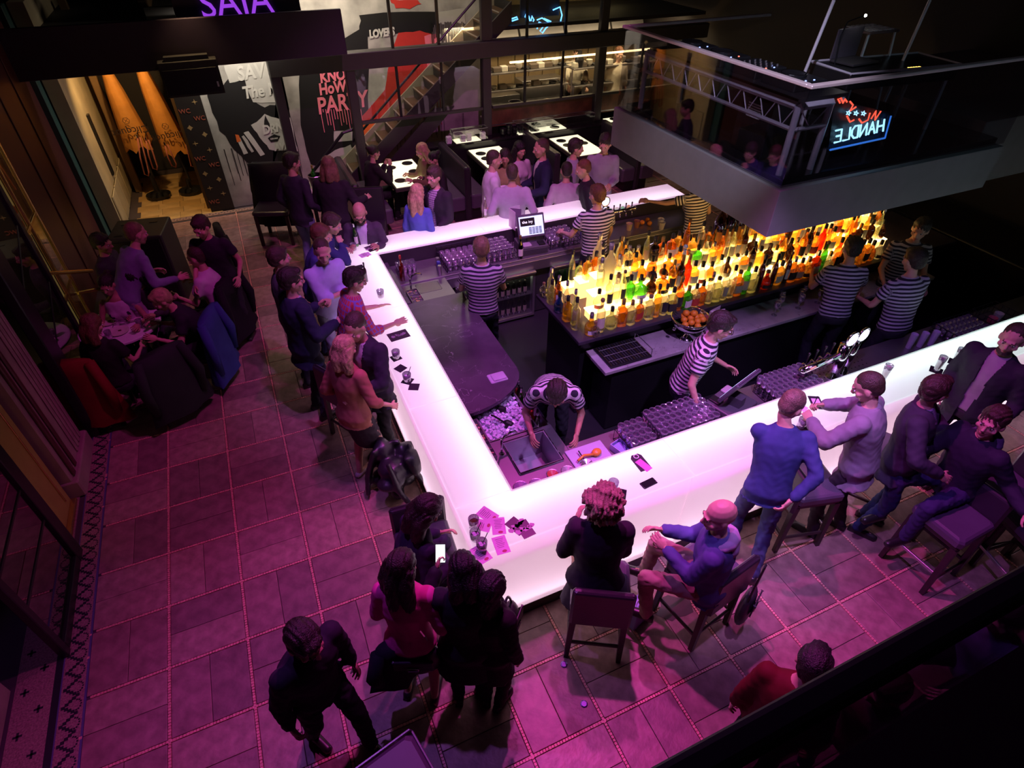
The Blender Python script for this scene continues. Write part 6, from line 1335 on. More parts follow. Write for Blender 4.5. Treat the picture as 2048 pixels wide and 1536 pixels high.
rack('black wire rack of stemmed glasses left of the near till', 2.68, 2.79, .872, .64, .33, .17); rack('wire rack of glasses under the four beer taps', 3.98, 2.78, .872, .5, .30, .10)
rack('wire rack of upturned tumblers right of the paper cups', 6.50, 2.80, .872, .55, .30, .12); rack('black wire rack holding clutter at the right end', 7.12, 2.80, .872, .4, .3, .14)
for a in range(4):
    for b in range(4): glass(wine, 2.42+a*.06, 2.82+b*.072, .88, 'stemmed glass in the left near rack'+gp(a, b, 4), 'stemmed glasses in the left near rack')
for a in range(10):
    for b in range(5): glass(wine, 2.72+a*.062, 2.82+b*.068, .88, 'stemmed glass left of the near till'+gp(a, b, 5), 'stemmed glasses left of the near till')
for a in range(9):
    for b in range(5): glass(wine, 4.01+a*.06, 2.80+b*.066, .88, 'stemmed glass between till and taps'+gp(a, b, 5), 'stemmed glasses by the near taps')
for a in range(8):
    for b in range(4): glass(tumbler, 6.54+a*.068, 2.84+b*.07, .88, 'upturned tumbler right of the paper cups'+gp(a, b, 4), 'tumblers right of the paper cups')
for a in range(7): glass(wine, 5.1+a*.11+.03*(a % 2), 4.02+.08*(a % 3), .902, 'wine glass on the marble ledge, %s from left' % ORD[a], 'wine glasses on the marble ledge')
for a in range(4):
    for b in range(2): glass(hib, 1.42+a*.06, 6.60+b*.07, .90, 'tall glass in the far sink corner'+gp(a, b, 2), 'tall glasses in the far left corner')
# ---------------------------------------------------------------- things on the bar tops
def cardbox(name, px, w_, d_, rz, m_, label, cat, z=BZ, th=.0025, extra=None, group=None):
    p = atz(px[0], px[1], z); t = thing(name, label, cat, (p.x, p.y, z+.0005), rz, group); ob('sheet', B((-w_/2, -d_/2, 0), (w_/2, d_/2, th)), m_, t)
    if extra: extra(t, th)
    return t
CST = mat('coaster_black', (.02, .016, .025), .6); PHO = mat('flyer_dark', (.07, .035, .07), .35); PHL = mat('flyer_light', (.5, .38, .5), .35); PIK = mat('flyer_pink', (.85, .60, .82), .5)
def motif(t, th):
    for k in range(5): ob('printed_figure', MB().prism([(math.cos(a*.7)*(.02+.012*math.sin(a*k+1)), math.sin(a*.7)*(.018+.01*math.cos(a*2+k))) for a in range(9)], th, th+.0006), PHL, t, loc=(-.05+.026*k, .01*math.sin(k*2), 0))
def lines(t, th):
    for k in range(6): ob('printed_line', B((-.03+.004*(k % 2), .05-k*.014, th), (.03-.006*(k % 3), .053-k*.014, th+.0004)), PHO, t)
    ob('printed_figure', MB().ell((.01, -.055, th), (.018, .012, .001), 8), mat('print_rose', (.5, .06, .12), .5), t)
cardbox('flyer', (797, 671), .21, .15, .10, PHO, 'large dark photo flyer with pale figures on the left bar top', 'flyer', extra=motif)
for k_, (px, lb) in enumerate([((792, 716), 'black coaster under the upper short drink on the left bar'), ((801, 737), 'bare black coaster between the two short drinks on the left bar'), ((815, 762), 'black coaster under the lower short drink on the left bar'), ((828, 774), 'bare black coaster below the lower short drink')]): cardbox('coaster', px, .095, .095, .2+.3*k_, CST, lb, 'coaster')
cardbox('coaster', (719, 534), .09, .09, .1, CST, 'small black card alone near the far end of the left bar', 'coaster')
cardbox('flyer', (742, 497), .12, .16, .3, PHO, 'dark photo flyer by the bottle at the far left corner', 'flyer', extra=motif); cardbox('flyer', (730, 510), .14, .10, .25, PIK, 'pale pink printed flyer at the far left corner', 'flyer', extra=lines)
cardbox('coaster', (1872, 741), .11, .11, .5, CST, 'black coaster under the left glass of beer', 'coaster'); cardbox('coaster', (1909, 725), .11, .11, .45, CST, 'black coaster under the right glass of beer', 'coaster')
cardbox('coaster', (1604, 858), .10, .10, .6, CST, 'black coaster under the tiny glass beside the navy sweater', 'coaster')
tr1 = cardbox('bill_tray', (1632, 806), .10, .17, -.5, CST, 'black bill tray with pink slip right of the shaved head', 'tray', th=.008); ob('slip', B((-.035, -.04, .008), (.035, .05, .010)), PIK, tr1)
tr2 = thing('bill_tray', 'rounded dark bill tray holding a purple banknote by the near inner edge', 'tray', atz(1280, 925, BZ+.0005)); ob('tray', MB().prism([(-.05, -.09), (.05, -.09), (.05, .06), (.03, .085), (-.03, .085), (-.05, .06)], 0, .01), CST, tr2); ob('ring', MB().tube([(.02*math.cos(a*.6), .06+.02*math.sin(a*.6), .012) for a in range(12)], .004, 5), WHITE, tr2); nt2 = ob('banknote', B((-.03, -.11, .011), (.035, .02, .014), rz=.25), mat('banknote_purple', (.55, .15, .45), .6), tr2)
for k_, (px, rz, lb) in enumerate([((1297, 967), .1, 'black smartphone lying face down on the near bar'), ((1243, 992), .9, 'dark smartphone partly hidden behind the curly hair')]):
    t = thing('smartphone', lb, 'phone', atz(px[0], px[1], BZ+.0005), rz); ob('body', RB((-.068, -.034, 0), (.068, .034, .009), .006), BLACK, t); ob('screen', B((-.058, -.029, .009), (.058, .029, .0095)), DARKGLOSS, t); ob('camera', MB().lathe([(.004, .009), (.004, .0105)], 8, (.06, -.02, 0)), STEEL, t)
for k_, (px, rz, m_, lb, f) in enumerate([((975, 1030), .5, PIK, 'pink printed flyer, highest of those at the near corner', lines), ((962, 1050), .9, PIK, 'pink flyer half under the empty round glass', lines), ((997, 1052), -.3, PIK, 'pink flyer with small red picture beside the dark photos', lines), ((1002, 1090), -.1, PIK, 'pink flyer at the outer edge of the near corner', lines), ((962, 1108), .2, PIK, 'pink flyer sticking out over the outer corner under the glass', lines), ((1033, 1052), .4, PHO, 'dark glossy photo flyer, left of the overlapping pair', motif), ((1050, 1058), .1, PHO, 'dark glossy photo flyer, right of the overlapping pair', motif)]):
    cardbox('flyer', px, .10, .15, rz, m_, lb, 'flyer', z=BZ+.0006*k_, th=.0006, extra=f)
ROCK = MB().lathe([(.033, 0), (.036, .006), (.041, .09), (.038, .09), (.033, .014), (.001, .014)], 14).mesh('glass', GLASS, True)
def drink(px, liq, col, label, r=.037, h_=.05, me=None, straw=False, z=BZ+.004, hh=.095, stem=0):
    p = atz(px[0], px[1], z); t = thing('drink', label, 'drink', (p.x, p.y, z))
    if me is None: me = ROCK
    link('tumbler', me, t); 
    if liq: ob('liquid', MB().lathe([(r*.84, .015), (r*.92, h_), (.001, h_)], 12), glassmat('liquid_'+liq, col, .05, .45, col), t, True)
    if liq and straw: ob('straw', MB().tube([(-.01, 0, .02), (.05, .01, .15)], .003, 6), BLACK, t)
    for k in range(3 if liq in ('cola', 'clear') else 0): ob('ice_cube', RB((-.012, -.012, h_-.012), (.012, .012, h_+.010), .003), mat('ice', (.8, .8, .9), .1), t, loc=(.014*math.cos(k*2.1), .014*math.sin(k*2.1), 0))
    return t
drink((793, 716), 'cola', (.25, .08, .04), 'short dark drink with ice on the upper coaster of the left bar'); drink((815, 762), 'clear', (.8, .75, .7), 'short pale drink with black straw on the lower coaster', straw=True)
drink((951, 1078), 'cola', (.16, .05, .04), 'dark cola drink with straw at the near corner', straw=True); drink((964, 1098), 'clear', (.8, .75, .85), 'clear iced drink with straw at the near corner', straw=True); drink((948, 1052), 'peach', (.8, .5, .35), 'nearly empty round glass above the cola at the near corner')
drink((1225, 978), None, None, 'empty clear glass on the near bar above the curly hair'); drink((762, 594), 'amberdrink', (.8, .5, .15), 'nearly finished pale beer by the inner edge of the left bar', h_=.02)
drink((708, 500), 'amberdrink', (.8, .5, .15), 'almost empty beer glass beside the small green bottle', h_=.02); drink((1182, 438), None, None, 'faint empty glass on the far bar near the striped back')
BEER = MB().lathe([(.024, 0), (.03, .004), (.026, .02), (.034, .12), (.037, .17), (.034, .17), (.031, .12), (.022, .024), (.001, .022)], 14).mesh('glass', GLASS, True)
for px, lb in (((1872, 741), 'half full glass of beer, left of the two on coasters'), ((1909, 725), 'half full glass of beer, right of the two on coasters'), ((1722, 816), 'glass of beer in front of the man in grey blazer'), ((1765, 758), 'pale topped glass hidden behind the grey blazer man')):
    t = drink(px, None, None, lb, me=BEER); ob('beer', MB().lathe([(.025, .03), (.031, .13), (.001, .13)], 12), glassmat('liquid_beer', (1, .66, .22), .05, .6, (1, .62, .2)), t, True); ob('foam', MB().lathe([(.031, .13), (.0315, .142), (.001, .142)], 12), mat('foam', (.85, .8, .7), .8), t)
drink((1602, 853), 'cola', (.1, .05, .04), 'tiny dark shot glass on the coaster beside the navy sweater')
bottle('slim', 'green', 'white', 'silver', *atz(714, 492, BZ), 'on the far left bar corner before the leather jacket', None if False else 'drinks along the bar', sc=.85); bottle('slim', 'clear', 'white', 'silver', *atz(971, 435, BZ), 'on the far bar at the white shirted man', 'drinks along the bar', sc=.85); bottle('slim', 'dark', None, 'black', *atz(733, 563, BZ), 'standing on the left bar beyond the plaid shirt', 'drinks along the bar', sc=.7)
bottle('slim', 'amber', None, 'gold', hx-.15, hy-.05, 1.056, 'standing left of the ice bucket', 'bottles on the high table', sc=.95); bottle('slim', 'clear', None, 'silver', hx-.12, hy+.12, 1.056, 'standing behind the ice bucket', 'bottles on the high table', sc=.95); bottle('tall', 'green', None, 'gold', hx+.08, hy, 1.08, 'chilling in the ice bucket', 'bottles on the high table')
bottle('tall', 'dark', 'white', 'gold', 2.98, 6.40, .902, 'standing before the far till', 'bottles on the far counter'); bottle('slim', 'red', None, 'red', 1.41, 6.47, .887, 'in the far corner by the sink', 'bottles on the far counter')
def menu(px, lb, z, n=2, rz=.2, hgt=.28, w_=.16, m_=None):
    p = atz(px[0], px[1], z); t = thing('menu', lb, 'menu', (p.x, p.y, z), rz)
    for k in range(n):
        a = -.5+1.0*k/(max(n-1, 1)); mb = MB().box((0, -.002, 0), (w_, .002, hgt)); o = ob('page', mb, (m_ or [PIK, PHL, WHITE])[k % (len(m_) if m_ else 3)], t); o.rotation_euler = (0, 0, a*1.6-PI/2)
    return t
menu((1018, 452), 'tall folded menu cards standing on the far bar left of the till', BZ, 3, .9, .26, .17, [PIK, mat('menu_grey', (.25, .2, .27), .4), WHITE]); menu((1408, 668), 'fan of pale menu cards standing beside the bowl of oranges', .90, 5, 1.0, .30, .18, [mat('menu_pale', (.5, .42, .48), .6), PIK])
# tills
def till(lb, loc, rz, near_):
    t = thing('till', lb, 'till', loc, rz)
    ob('printer_base', RB((-.19, -.17, 0), (.19, .16, .12), .01), mat('till_grey', (.10, .09, .11), .4), t); ob('drawer_face', RB((-.17, -.176, .02), (.17, -.168, .09), .004), mat('till_face', (.06, .055, .07), .35), t)
    ob('stand', MB().prism([(-.06, -.02), (.06, -.02), (.04, .1), (-.04, .1)], .12, .22), mat('till_grey', (.1, .09, .11), .4), t)
    s = ob('monitor', RB((-.19, -.02, -.15), (.19, .02, .15), .012), mat('till_body', (.09, .08, .11), .3), t); s.location = (0, .02, .33); s.rotation_euler = (-.45, 0, 0)
    e = ob('display', B((-.165, -.0225, -.12), (.165, -.0205, .12)), emitmat('till_screen', (.50, .68, .85), 1.1), s)
    if near_ is False:
        ob('header_panel', B((-.15, -.0235, .0), (.05, -.0225, .10)), BLACK, s); LASTTEXT = text('the ivy', .05, Matrix.Identity(4), emitmat('till_script', (.9, .95, 1), 1.2), 'screen_script', None, .0005)
        tx = LASTTEXT; tx.parent = s; tx.matrix_basis = Matrix.Translation((-.05, -.0245, .05))@Matrix.Rotation(PI/2, 4, 'X')@Matrix.Diagonal((1.1, 1, 1, 1))
        for a in range(4):
            for b in range(5): ob('screen_key', B((-.04+a*.046, -.0238, -.105+b*.018), (-.002+a*.046, -.0226, -.093+b*.018)), mat('key_blue', (.10, .16, .24), .5), s)
    ob('keypad', RB((.06, -.16, .12), (.15, -.05, .14), .005), BLACK, t); ob('card_reader', RB((-.16, -.16, .12), (-.04, -.06, .145), .01), mat('reader_grey', (.45, .4, .45), .4), t)
    return t
till('black till with glowing screen facing the camera on the far counter', (3.22, 6.58, .90), -.10, False)
till('black till with its back to the camera on the near counter', (3.58, 2.95, .87), PI+.30, True)
# beer fonts
def font(lb, loc, rz, n, sc=1.):
    t = thing('beer_font', lb, 'beer font', loc, rz); t.scale = (sc,)*3
    LAMP = emitmat('font_lamp', (.75, .62, 1), 9)
    for k, x in enumerate((0, .16)):
        ob('column', MB().tube([(x, 0, 0), (x, 0, .42)], .055 if k == 0 else .04, 14), CHROME, t, True); ob('collar', MB().lathe([(.065, .0), (.065, .02)], 14, (x, 0, 0)), CHROME, t)
        ob('badge_rim', MB().tube([(x+.075*math.cos(a*.45), -.03, .50+.075*math.sin(a*.45)) for a in range(15)], .012, 6), CHROME, t, True); ob('badge_light', MB().lathe([(.06, 0), (.06, .02)], 18, M=Matrix.Translation((x, -.025, .50))@Matrix.Rotation(PI/2, 4, 'X')), LAMP if k == 0 else emitmat('font_lamp_small', (.8, .7, 1), 3), t)
    ob('crossbar', MB().tube([(0, 0, .30), (-.55, 0, .30)], .035, 12), CHROME, t, True); ob('end_cap', MB().ell((-.56, 0, .30), .04, 10), CHROME, t, True)
    for k in range(n):
        x = -.12-k*.115
        ob('tap_spout', MB().tube([(x, 0, .30), (x, .07, .31), (x, .09, .24)], .010, 6), CHROME, t, True); ob('tap_handle', MB().lathe([(.007, 0), (.010, .09), (.014, .11), (.010, .12)], 8, (x, .05, .33)), BLACK, t, True)
        ob('tap_badge', MB().lathe([(.033, 0), (.033, .008)], 14, M=Matrix.Translation((x, -.035, .33))@Matrix.Rotation(PI/2+.35, 4, 'X')), emitmat(['badge_green', 'badge_white', 'badge_mint', 'badge_red'][k % 4], [(.25, .5, .35), (.7, .72, .75), (.3, .6, .45), (.65, .35, .25)][k % 4], .45), t)
    return t
font('chrome beer font with four taps and bright round lamp on the near counter', (4.86, 2.93, .87), .08, 4)
font('chrome beer font with round lamp on the far counter by the striped back', (4.40, 6.66, .90), PI, 4, .85)
dt = thing('drip_tray', 'perforated steel drip tray under the near beer font', 'tray', (4.52, 2.78, .872)); ob('tray', RB((0, 0, 0), (.9, .34, .012), .004), SS, dt)
for a in range(16):
    for b in range(5): ob('drain_hole', MB().lathe([(.008, .0125), (.008, .013)], 6, (.05+a*.053, .05+b*.06, 0)), BLACK, dt)
for k_ in range(3):
    cp = tag(ob('paper_cup', MB().lathe([(.028, 0), (.036, .12), (.034, .12), (.001, .03)], 12), mat('cup_lilac', (.62, .55, .75), .6)), 'upright lilac paper cup stack, %s of three right of the beer font' % ['left', 'middle', 'right'][k_], 'cup', 'paper cups by the beer font'); cp.location = (6.02+k_*.13, 2.98-.03*k_, .872); cp.scale = (1, 1, 1.5)
# orange bowl
wb = thing('wine_cooler', 'large footed silver bowl on the marble ledge', 'bowl', (3.92, 4.08, .90)); ob('bowl', MB().lathe([(.12, 0), (.11, .015), (.04, .04), (.035, .07), (.10, .10), (.18, .17), (.205, .25), (.198, .25), (.17, .17), (.08, .11), (.001, .10)], 24), CHROME, wb, True); ob('rim', MB().tube([(.203*math.cos(a*.3), .203*math.sin(a*.3), .252) for a in range(22)], .008, 6), CHROME, wb, True); ob('knob', MB().ell((-.22, -.03, .18), .022, 8), CHROME, wb, True)
OM = MB().ell((0, 0, 0), (.037, .037, .035), 12).mesh('orange', mat('orange_peel', (.85, .26, .02), .45, bump=.3, bscale=160), True); random.seed(4)
opos = [(0, 0, .255), (.075, 0, .25), (-.075, .01, .25), (.035, .068, .25), (-.04, .07, .25), (.04, -.068, .25), (-.038, -.066, .25), (.11, .07, .245), (.115, -.06, .245), (-.11, -.06, .24), (.0, -.13, .235), (.14, .0, .24), (.03, .0, .31), (-.03, .05, .30)]
for k_, (x, y, z) in enumerate(opos):
    o = link('orange', OM, None, (3.92+x, 4.08+y, .90+z-.02)); lab = 'orange in the silver bowl, %s' % ['at the middle', 'right of the middle', 'left of the middle', 'behind the middle to the right', 'behind the middle to the left', 'before the middle to the right', 'before the middle to the left', 'at the back right rim', 'at the front right rim', 'at the front left rim', 'nearest the viewer', 'at the right rim', 'topmost of the heap', 'second topmost of the heap'][k_]; tag(o, lab, 'orange', 'oranges in the silver bowl'); 
    ob('stem_scar', MB().lathe([(.005, .034), (.003, .036)], 6), mat('stem_green', (.15, .2, .05), .7), o)
sp_ = thing('tongs', 'dark metal tongs leaning across the rim of the orange bowl', 'tongs', (3.84, 4.14, 1.13), .5)
for s_ in (-1, 1): ob('arm', MB().tube([(s_*.012, 0, 0), (s_*.02, .09, .05), (.0, .20, .11)], .008, 6), DARK, sp_)
dr_ = thing('wire_tray', 'dark drip tray with wire grid at the left end of the marble ledge', 'tray', (2.86, 3.91, .902)); ob('tray', RB((0, 0, 0), (.50, .36, .02), .006), BLACK, dr_)
for q in range(16): ob('grid_wire', MB().tube([(.02+q*.031, .02, .026), (.02+q*.031, .34, .026)], .003, 4), BRASS if q % 3 == 0 else STEEL, dr_)
for q in range(3): ob('cross_wire', MB().tube([(.02, .08+q*.1, .03), (.48, .08+q*.1, .03)], .003, 4), STEEL, dr_)
ob('guard_loop', MB().tube([(.5, .02, .02), (.5, .02, .09), (.5, .34, .09), (.5, .34, .02)], .005, 5), STEEL, dr_)
# corner prep things
cb = thing('cutting_board', 'pale cutting board on the near counter by the sink', 'board', (1.90, 2.82, .872), .0); ob('board', RB((0, 0, 0), (.36, .28, .012), .005), mat('board_lilac', (.5, .45, .62), .5), cb)
sq = thing('citrus_press', 'orange enamel citrus squeezer lying on the cutting board', 'squeezer', (2.14, 2.96, .888), .3); ob('cup', MB().ell((0, 0, .02), (.05, .04, .03), 12), mat('enamel_orange', (.8, .35, .05), .3), sq, True); ob('handle', MB().tube([(-.04, 0, .02), (-.12, .04, .03), (-.20, .03, .03)], .012, 8), MATS['enamel_orange'], sq, True)
tg = thing('kitchen_timer', 'dark round strainer on the cutting board', 'strainer', (2.0, 2.88, .886)); ob('mesh_bowl', MB().lathe([(.03, 0), (.05, .03), (.047, .03), (.001, .008)], 14), STEEL, tg); ob('handle', MB().tube([(0, .04, .02), (0, .15, .03)], .006, 6), BLACK, tg)
bn = thing('napkin_box', 'translucent lilac box of blue napkins beside the squeezer', 'box', (2.36, 3.04, .872), .25) if False else thing('napkin_box', 'translucent lilac box of blue napkins beside the squeezer', 'box', (2.28, 2.97, .872), .1)
bn.location = (2.28, 2.97, .872); bn.rotation_euler = (0, 0, -1.3); ob('box', MB().box((0, 0, 0), (.22, .006, .07)).box((0, .114, 0), (.22, .12, .07)).box((0, .006, 0), (.006, .114, .07)).box((.214, .006, 0), (.22, .114, .07)).box((0, 0, 0), (.22, .12, .005)), mat('box_lilac', (.45, .42, .75), .3), bn); ob('napkins', RB((.015, .015, .006), (.2, .105, .055), .01), mat('napkin_blue', (.28, .3, .75), .8), bn)
for k_ in range(2):
    gt = thing('garnish_tray', ['steel garnish tray of lime and lemon wedges beside the ice well', 'steel garnish tray of citrus pieces by the far sink'][k_], 'tray', [(1.262, 3.26, .870), (1.36, 5.86, .888)][k_]); w_, d_ = [(.07, .50), (.14, .30)][k_]
    ob('tray', MB().box((0, 0, 0), (w_, d_, .004)).box((0, 0, .004), (.004, d_, .05)).box((w_-.004, 0, .004), (w_, d_, .05)).box((.004, 0, .004), (w_-.004, .004, .05)).box((.004, d_-.004, .004), (w_-.004, d_, .05)), STEEL, gt)
    for q in range(4): ob('divider', B((.004, d_*(q+1)/5, .004), (w_-.004, d_*(q+1)/5+.003, .045)), STEEL, gt)
    for q in range(26):
        x, y = random.uniform(.015, w_-.015), random.uniform(.02, d_-.02); ob('wedge', MB().ell((0, 0, 0), (.014, .010, .008), 6), mat(['lime', 'lemon', 'grapefruit'][q % 3], [(.35, .5, .1), (.75, .6, .15), (.7, .3, .25)][q % 3], .4), gt, loc=(x, y, .02+random.uniform(0, .02)))
sb = thing('small_bottles', 'row', 'bottle') if False else None
for q in range(10): bottle(['slim', 'tall', 'square'][q % 3], ['clear', 'dark', 'amber', 'red', 'clear', 'dark', 'green', 'clear', 'amber', 'dark'][q], None, ['silver', 'black', 'red'][q % 3], 1.86+.028*(q % 2), 3.56+q*.060-.06*(q > 8), .70, 'in the speed rail beside the ice well, %s from the sink' % ['first', 'second', 'third', 'fourth', 'fifth', 'sixth', 'seventh', 'eighth', 'ninth', 'last'][q], 'bottles in the speed rail', sc=.75)
ob('speed_rail', MB().box((1.80, 3.5, .68), (1.95, 4.15, .70)).box((1.93, 3.5, .70), (1.95, 4.15, .78)), STEEL, ice).location = (-1.32, -3.58, -.70)
tw = tag(ob('towel', MB().rbox((-.09, -.07, 0), (.09, .07, .02), .01).rbox((-.06, -.06, .02), (.08, .05, .035), .01), mat('towel_white', (.6, .5, .65), .9, bump=.6, bscale=40), loc=(1.72, 4.18, .955)), 'folded white cloth on the curved end above the ice', 'cloth')
for k_, (x, y, r_, m_, lb) in enumerate([(1.66, 2.86, .05, 'red_cup', 'dull red round tub beside the near corner sink'), (1.79, 2.84, .055, 'grey_tub', 'grey round tub beside the near corner sink'), (1.36, 2.84, .06, 'clear_tub', 'clear round jar, left one on the corner ledge'), (1.49, 2.82, .055, 'clear_tub', 'clear round jar, right one on the corner ledge')]):
    t = thing('tub', lb, 'tub', (x, y, .87)); ob('tub_body', MB().lathe([(r_*.8, 0), (r_, .08), (r_*.94, .08), (.001, .06)], 14), mat('tub_'+m_, {'red_cup': (.5, .08, .06), 'grey_tub': (.3, .27, .3), 'clear_tub': (.3, .2, .36)}[m_], .3), t); ob('rim', MB().tube([(r_*math.cos(a*.45), r_*math.sin(a*.45), .08) for a in range(15)], .004, 5), STEEL, t)
for k_ in range(8):
    c_ = tag(ob('can', MB().lathe([(.022, 0), (.026, .008), (.026, .12), (.022, .128)], 10), [STEEL, mat('can_blue', (.1, .12, .5), .3, .4)][k_ % 2]), 'slim %s can %s' % (['silver', 'blue'][k_ % 2], ('between far sink and rack, %s' % ['frontmost', 'second back', 'third back'][k_] if k_ < 3 else 'right of the far till rack, %s' % ['nearest', 'second', 'third', 'fourth', 'farthest'][k_-3])), 'can', 'energy drink cans on the far counter')
    c_.location = (1.88+.02*k_, 6.42+.1*k_, .90) if k_ < 3 else (3.98+.03*(k_ % 2), 6.45+(k_-3)*.07, .90)
# clutter by the far taps and right end
for k_, (x, y, m_, nm, lb) in enumerate([(4.75, 6.55, 'cup_cream', 'tub', 'tub of straws on the far counter'), (4.9, 6.58, 'cup_brown', 'tub', 'brown tub on the far counter'), (5.25, 6.5, 'tub_pale', 'tub', 'white box on the far counter under the taps'), (5.2, 6.4, 'tub_cloth', 'tub', 'crumpled white cloth box on the far counter'), (7.25, 2.92, 'tub_rose', 'tub', 'rosy cup among the bright clutter at the right end'), (7.4, 2.95, 'tub_pale', 'tub', 'pale cup at the right end of the near counter')]):
    tag(ob('tub', MB().lathe([(.035, 0), (.05, .10), (.046, .10), (.001, .03)], 10), mat(m_, {'cup_cream': (.6, .45, .3), 'cup_brown': (.35, .15, .08), 'tub_pale': (.7, .65, .7), 'tub_cloth': (.6, .55, .65), 'tub_rose': (.6, .1, .2)}[m_], .4), loc=(x, y, .90 if y > 5 else .872)), lb, 'tub')
for k_, (x, y) in enumerate([(5.02, 6.62), (5.10, 6.55), (5.14, 6.66)]): tag(link('orange', OM, None, (x, y, .935)), 'orange on the far counter beside the tap handles, %s' % ORD[k_], 'orange', 'oranges on the far counter')
# plates on the dining table
for k_, (dx, dy, r_) in enumerate([(-.12, .1, .10), (.14, .08, .10), (0, -.16, .11), (-.24, -.08, .07), (.24, -.1, .07)]):
    t = thing('plate', 'white plate with scraps on the round dining table, %s' % ['far left', 'far right', 'near middle', 'leftmost small', 'rightmost small'][k_], 'plate', (TC.x+dx, TC.y+dy, .746)); ob('dish', MB().lathe([(r_*.6, 0), (r_, .015), (r_, .018), (r_*.6, .006), (.001, .006)], 18), CHN, t)
    ob('scrap', MB().ell((.01, .01, .012), (.02, .012, .008), 6), mat('food_brown', (.12, .06, .03), .7), t)
for k_ in range(5): t = glass(tumbler, TC.x+.27*math.cos(k_*1.3+.5), TC.y+.27*math.sin(k_*1.3+.5), .746, 'clear tumbler on the round dining table, %s round the edge' % ORD[k_], 'tumblers on the round dining table')
for k_ in range(4): 
    t = thing('fork', 'dark fork on the round dining table, %s from left' % ORD[k_], 'fork', (TC.x-.06+.08*k_, TC.y-.05+.06*(k_ % 2), .764), .6*k_, 'cutlery on the round dining table'); ob('handle', MB().tube([(0, 0, 0), (0, .14, .002)], .004, 5), STEEL, t); ob('tines', B((-.008, .14, -.001), (.008, .18, .002)), STEEL, t)
# held and hanging things
p = held(J1, 'L', .12); t = thing('note', 'small pink paper note in the hand of the grey blazer man', 'note', p, .4); o = ob('paper', B((-.04, -.03, -.001), (.04, .03, .001)), PIK, t)
p = held(J1, 'R', .08); t = thing('pen', 'dark pen held above the pink note', 'pen', p); ob('barrel', MB().tube([(-.02, -.01, -.03), (.03, .02, .07)], .004, 6), BLACK, t); ob('tip', MB().tube([(-.02, -.01, -.03), (-.025, -.013, -.04)], .002, 5), STEEL, t)
p = held(J3, 'L', .10); t = thing('smartphone', 'lit smartphone held up beside the black hair', 'phone', p, -.5); o1 = ob('body', RB((-.034, -.005, -.065), (.034, .005, .065), .004), BLACK, t); o2 = ob('screen', B((-.030, -.0065, -.058), (.030, -.005, .058)), emitmat('phone_screen', (.8, .95, 1), 3.0), t); t.rotation_euler = (-.7, 0, -.4)
p = held(J2, 'R', .08); t = thing('glass', 'short glass held by the man in the dark hooded top', 'glass', p); link('tumbler', ROCK, t, (0, 0, -.04))
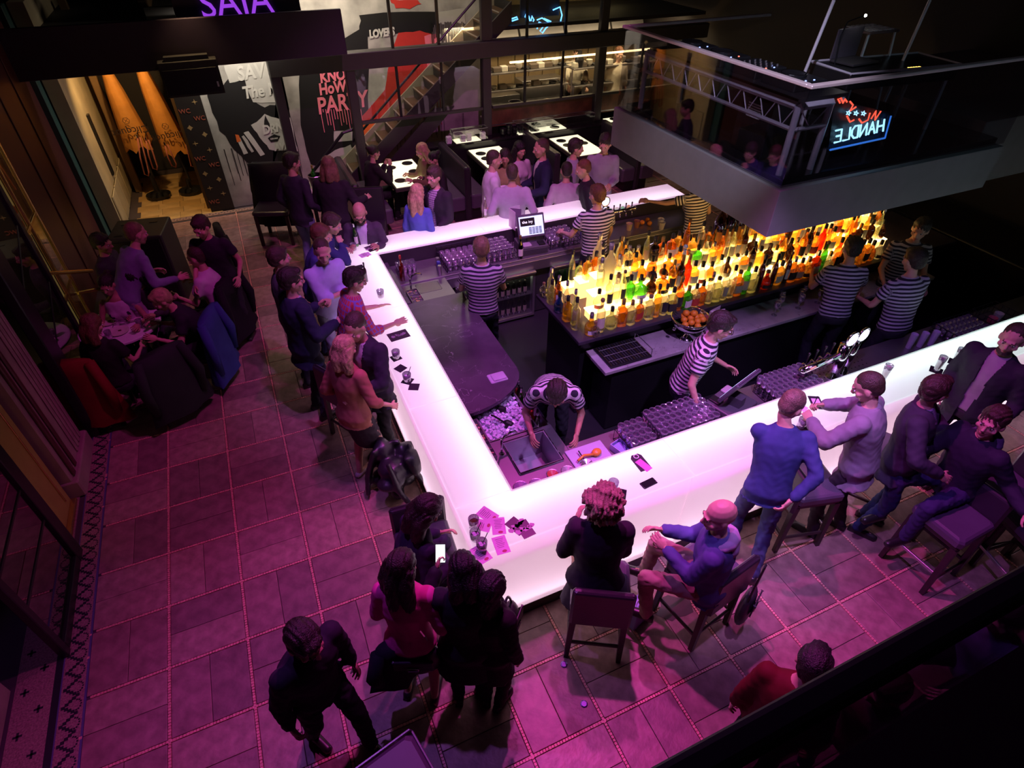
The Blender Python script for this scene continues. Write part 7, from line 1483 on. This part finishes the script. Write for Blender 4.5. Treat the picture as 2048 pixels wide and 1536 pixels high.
def bag(lb, loc, rz, col, w_, d_, h_, strap=.3, chain=False, metal=False):
    t = thing('handbag', lb, 'bag', loc, rz); g = MB(); rows = []
    for z, k in ((0, .9), (.04, 1.05), (h_*.5, 1.08), (h_*.85, .85), (h_, .6)): rows.append(((0, 0, z), (1, 0, 0), (0, 1, 0), w_/2*k, d_/2*k))
    loft(g, rows, 14); ob('bag_body', g, mat('bag_'+lb[:10].replace(' ', '_'), col, .4, bump=.4, bscale=25), t, True)
    ob('flap', RB((-w_*.38, -d_*.62, h_*.45), (w_*.38, -d_*.50, h_*.92), .01), mat('bag_'+lb[:10].replace(' ', '_'), col), t); ob('clasp', MB().tube([(-.035, -d_*.65, h_*.5), (.035, -d_*.65, h_*.5), (.035, -d_*.65, h_*.62), (-.035, -d_*.65, h_*.62), (-.035, -d_*.65, h_*.5)], .005, 5), CHROME, t)
    n = 12; pts = [Vector((-w_*.35+w_*.7*k/n, 0, h_*.85+strap*math.sin(PI*k/n))) for k in range(n+1)]
    if chain:
        for k in range(n): ob('strap_link', MB().tube([pts[k], pts[k+1]], .007, 5), CHROME if k % 2 else BLACK, t)
    else: ob('strap', MB().tube(pts, .009, 6), BLACK, t)
    return t
p = atz(830, 1310, .75); bag('black quilted handbag with chain straps and shiny buckle hanging at the pink blouse', (p.x, p.y, .62), -.4, (.025, .018, .035), .36, .16, .24, .36, True)
p = atz(785, 1320, .7); t = coat('dark scarf bundle hanging left of the chained handbag', p.x, p.y+.22, 0, (.02, .016, .03), .09, .45); t.location.z = .45
p = atz(1013, 1235, .8); bag('black shoulder bag with reddish trim beside the knitted hat figure', (p.x, p.y, .60), .8, (.02, .016, .02), .30, .14, .26, .22)
bag('dark handbag hanging from the back of the bald man\'s stool', (2.72, 1.50, .18), .5, (.03, .02, .03), .24, .10, .34, .42)
p = atz(1275, 1225, .1); gb = thing('gift_bag', 'pale violet paper bag standing between the two occupied stools', 'bag', (p.x, p.y, 0), .3); ob('paper_bag', RB((-.10, -.06, 0), (.10, .06, .26), .006), mat('paper_violet', (.30, .26, .60), .6), gb); ob('handle', MB().tube([(-.05, 0, .26), (-.04, 0, .33), (.04, 0, .33), (.05, 0, .26)], .004, 5), WHITE, gb)
def heap(lb, loc, r_, col, seed=1, hz=.4, cat='coat'):
    random.seed(seed); g = MB()
    for q in range(16): g.ell((random.uniform(-r_, r_)*.7, random.uniform(-r_, r_)*.6, random.uniform(.06, hz)), (random.uniform(.07, .15), random.uniform(.07, .13), random.uniform(.05, .12)), 10)
    for q in range(7): a = random.uniform(0, 6); g.tube([(r_*.6*math.cos(a), r_*.5*math.sin(a), hz+.05), (r_*.9*math.cos(a+.3), r_*.8*math.sin(a+.3), hz*.5), (r_*math.cos(a+.6), r_*math.sin(a+.6), .05)], [.03, .035, .03], 6)
    o = ob('coat_heap', g, mat('heap_'+str(seed), col, .35, bump=.5, bscale=12)); vox(o, .018, 3); o.location = loc; tag(o, lb, cat); return o
heap('glossy black padded coats and bags heaped on the floor against the left bar', (.56, 4.02, 0), .30, (.018, .016, .022), 2, .5)
bake()
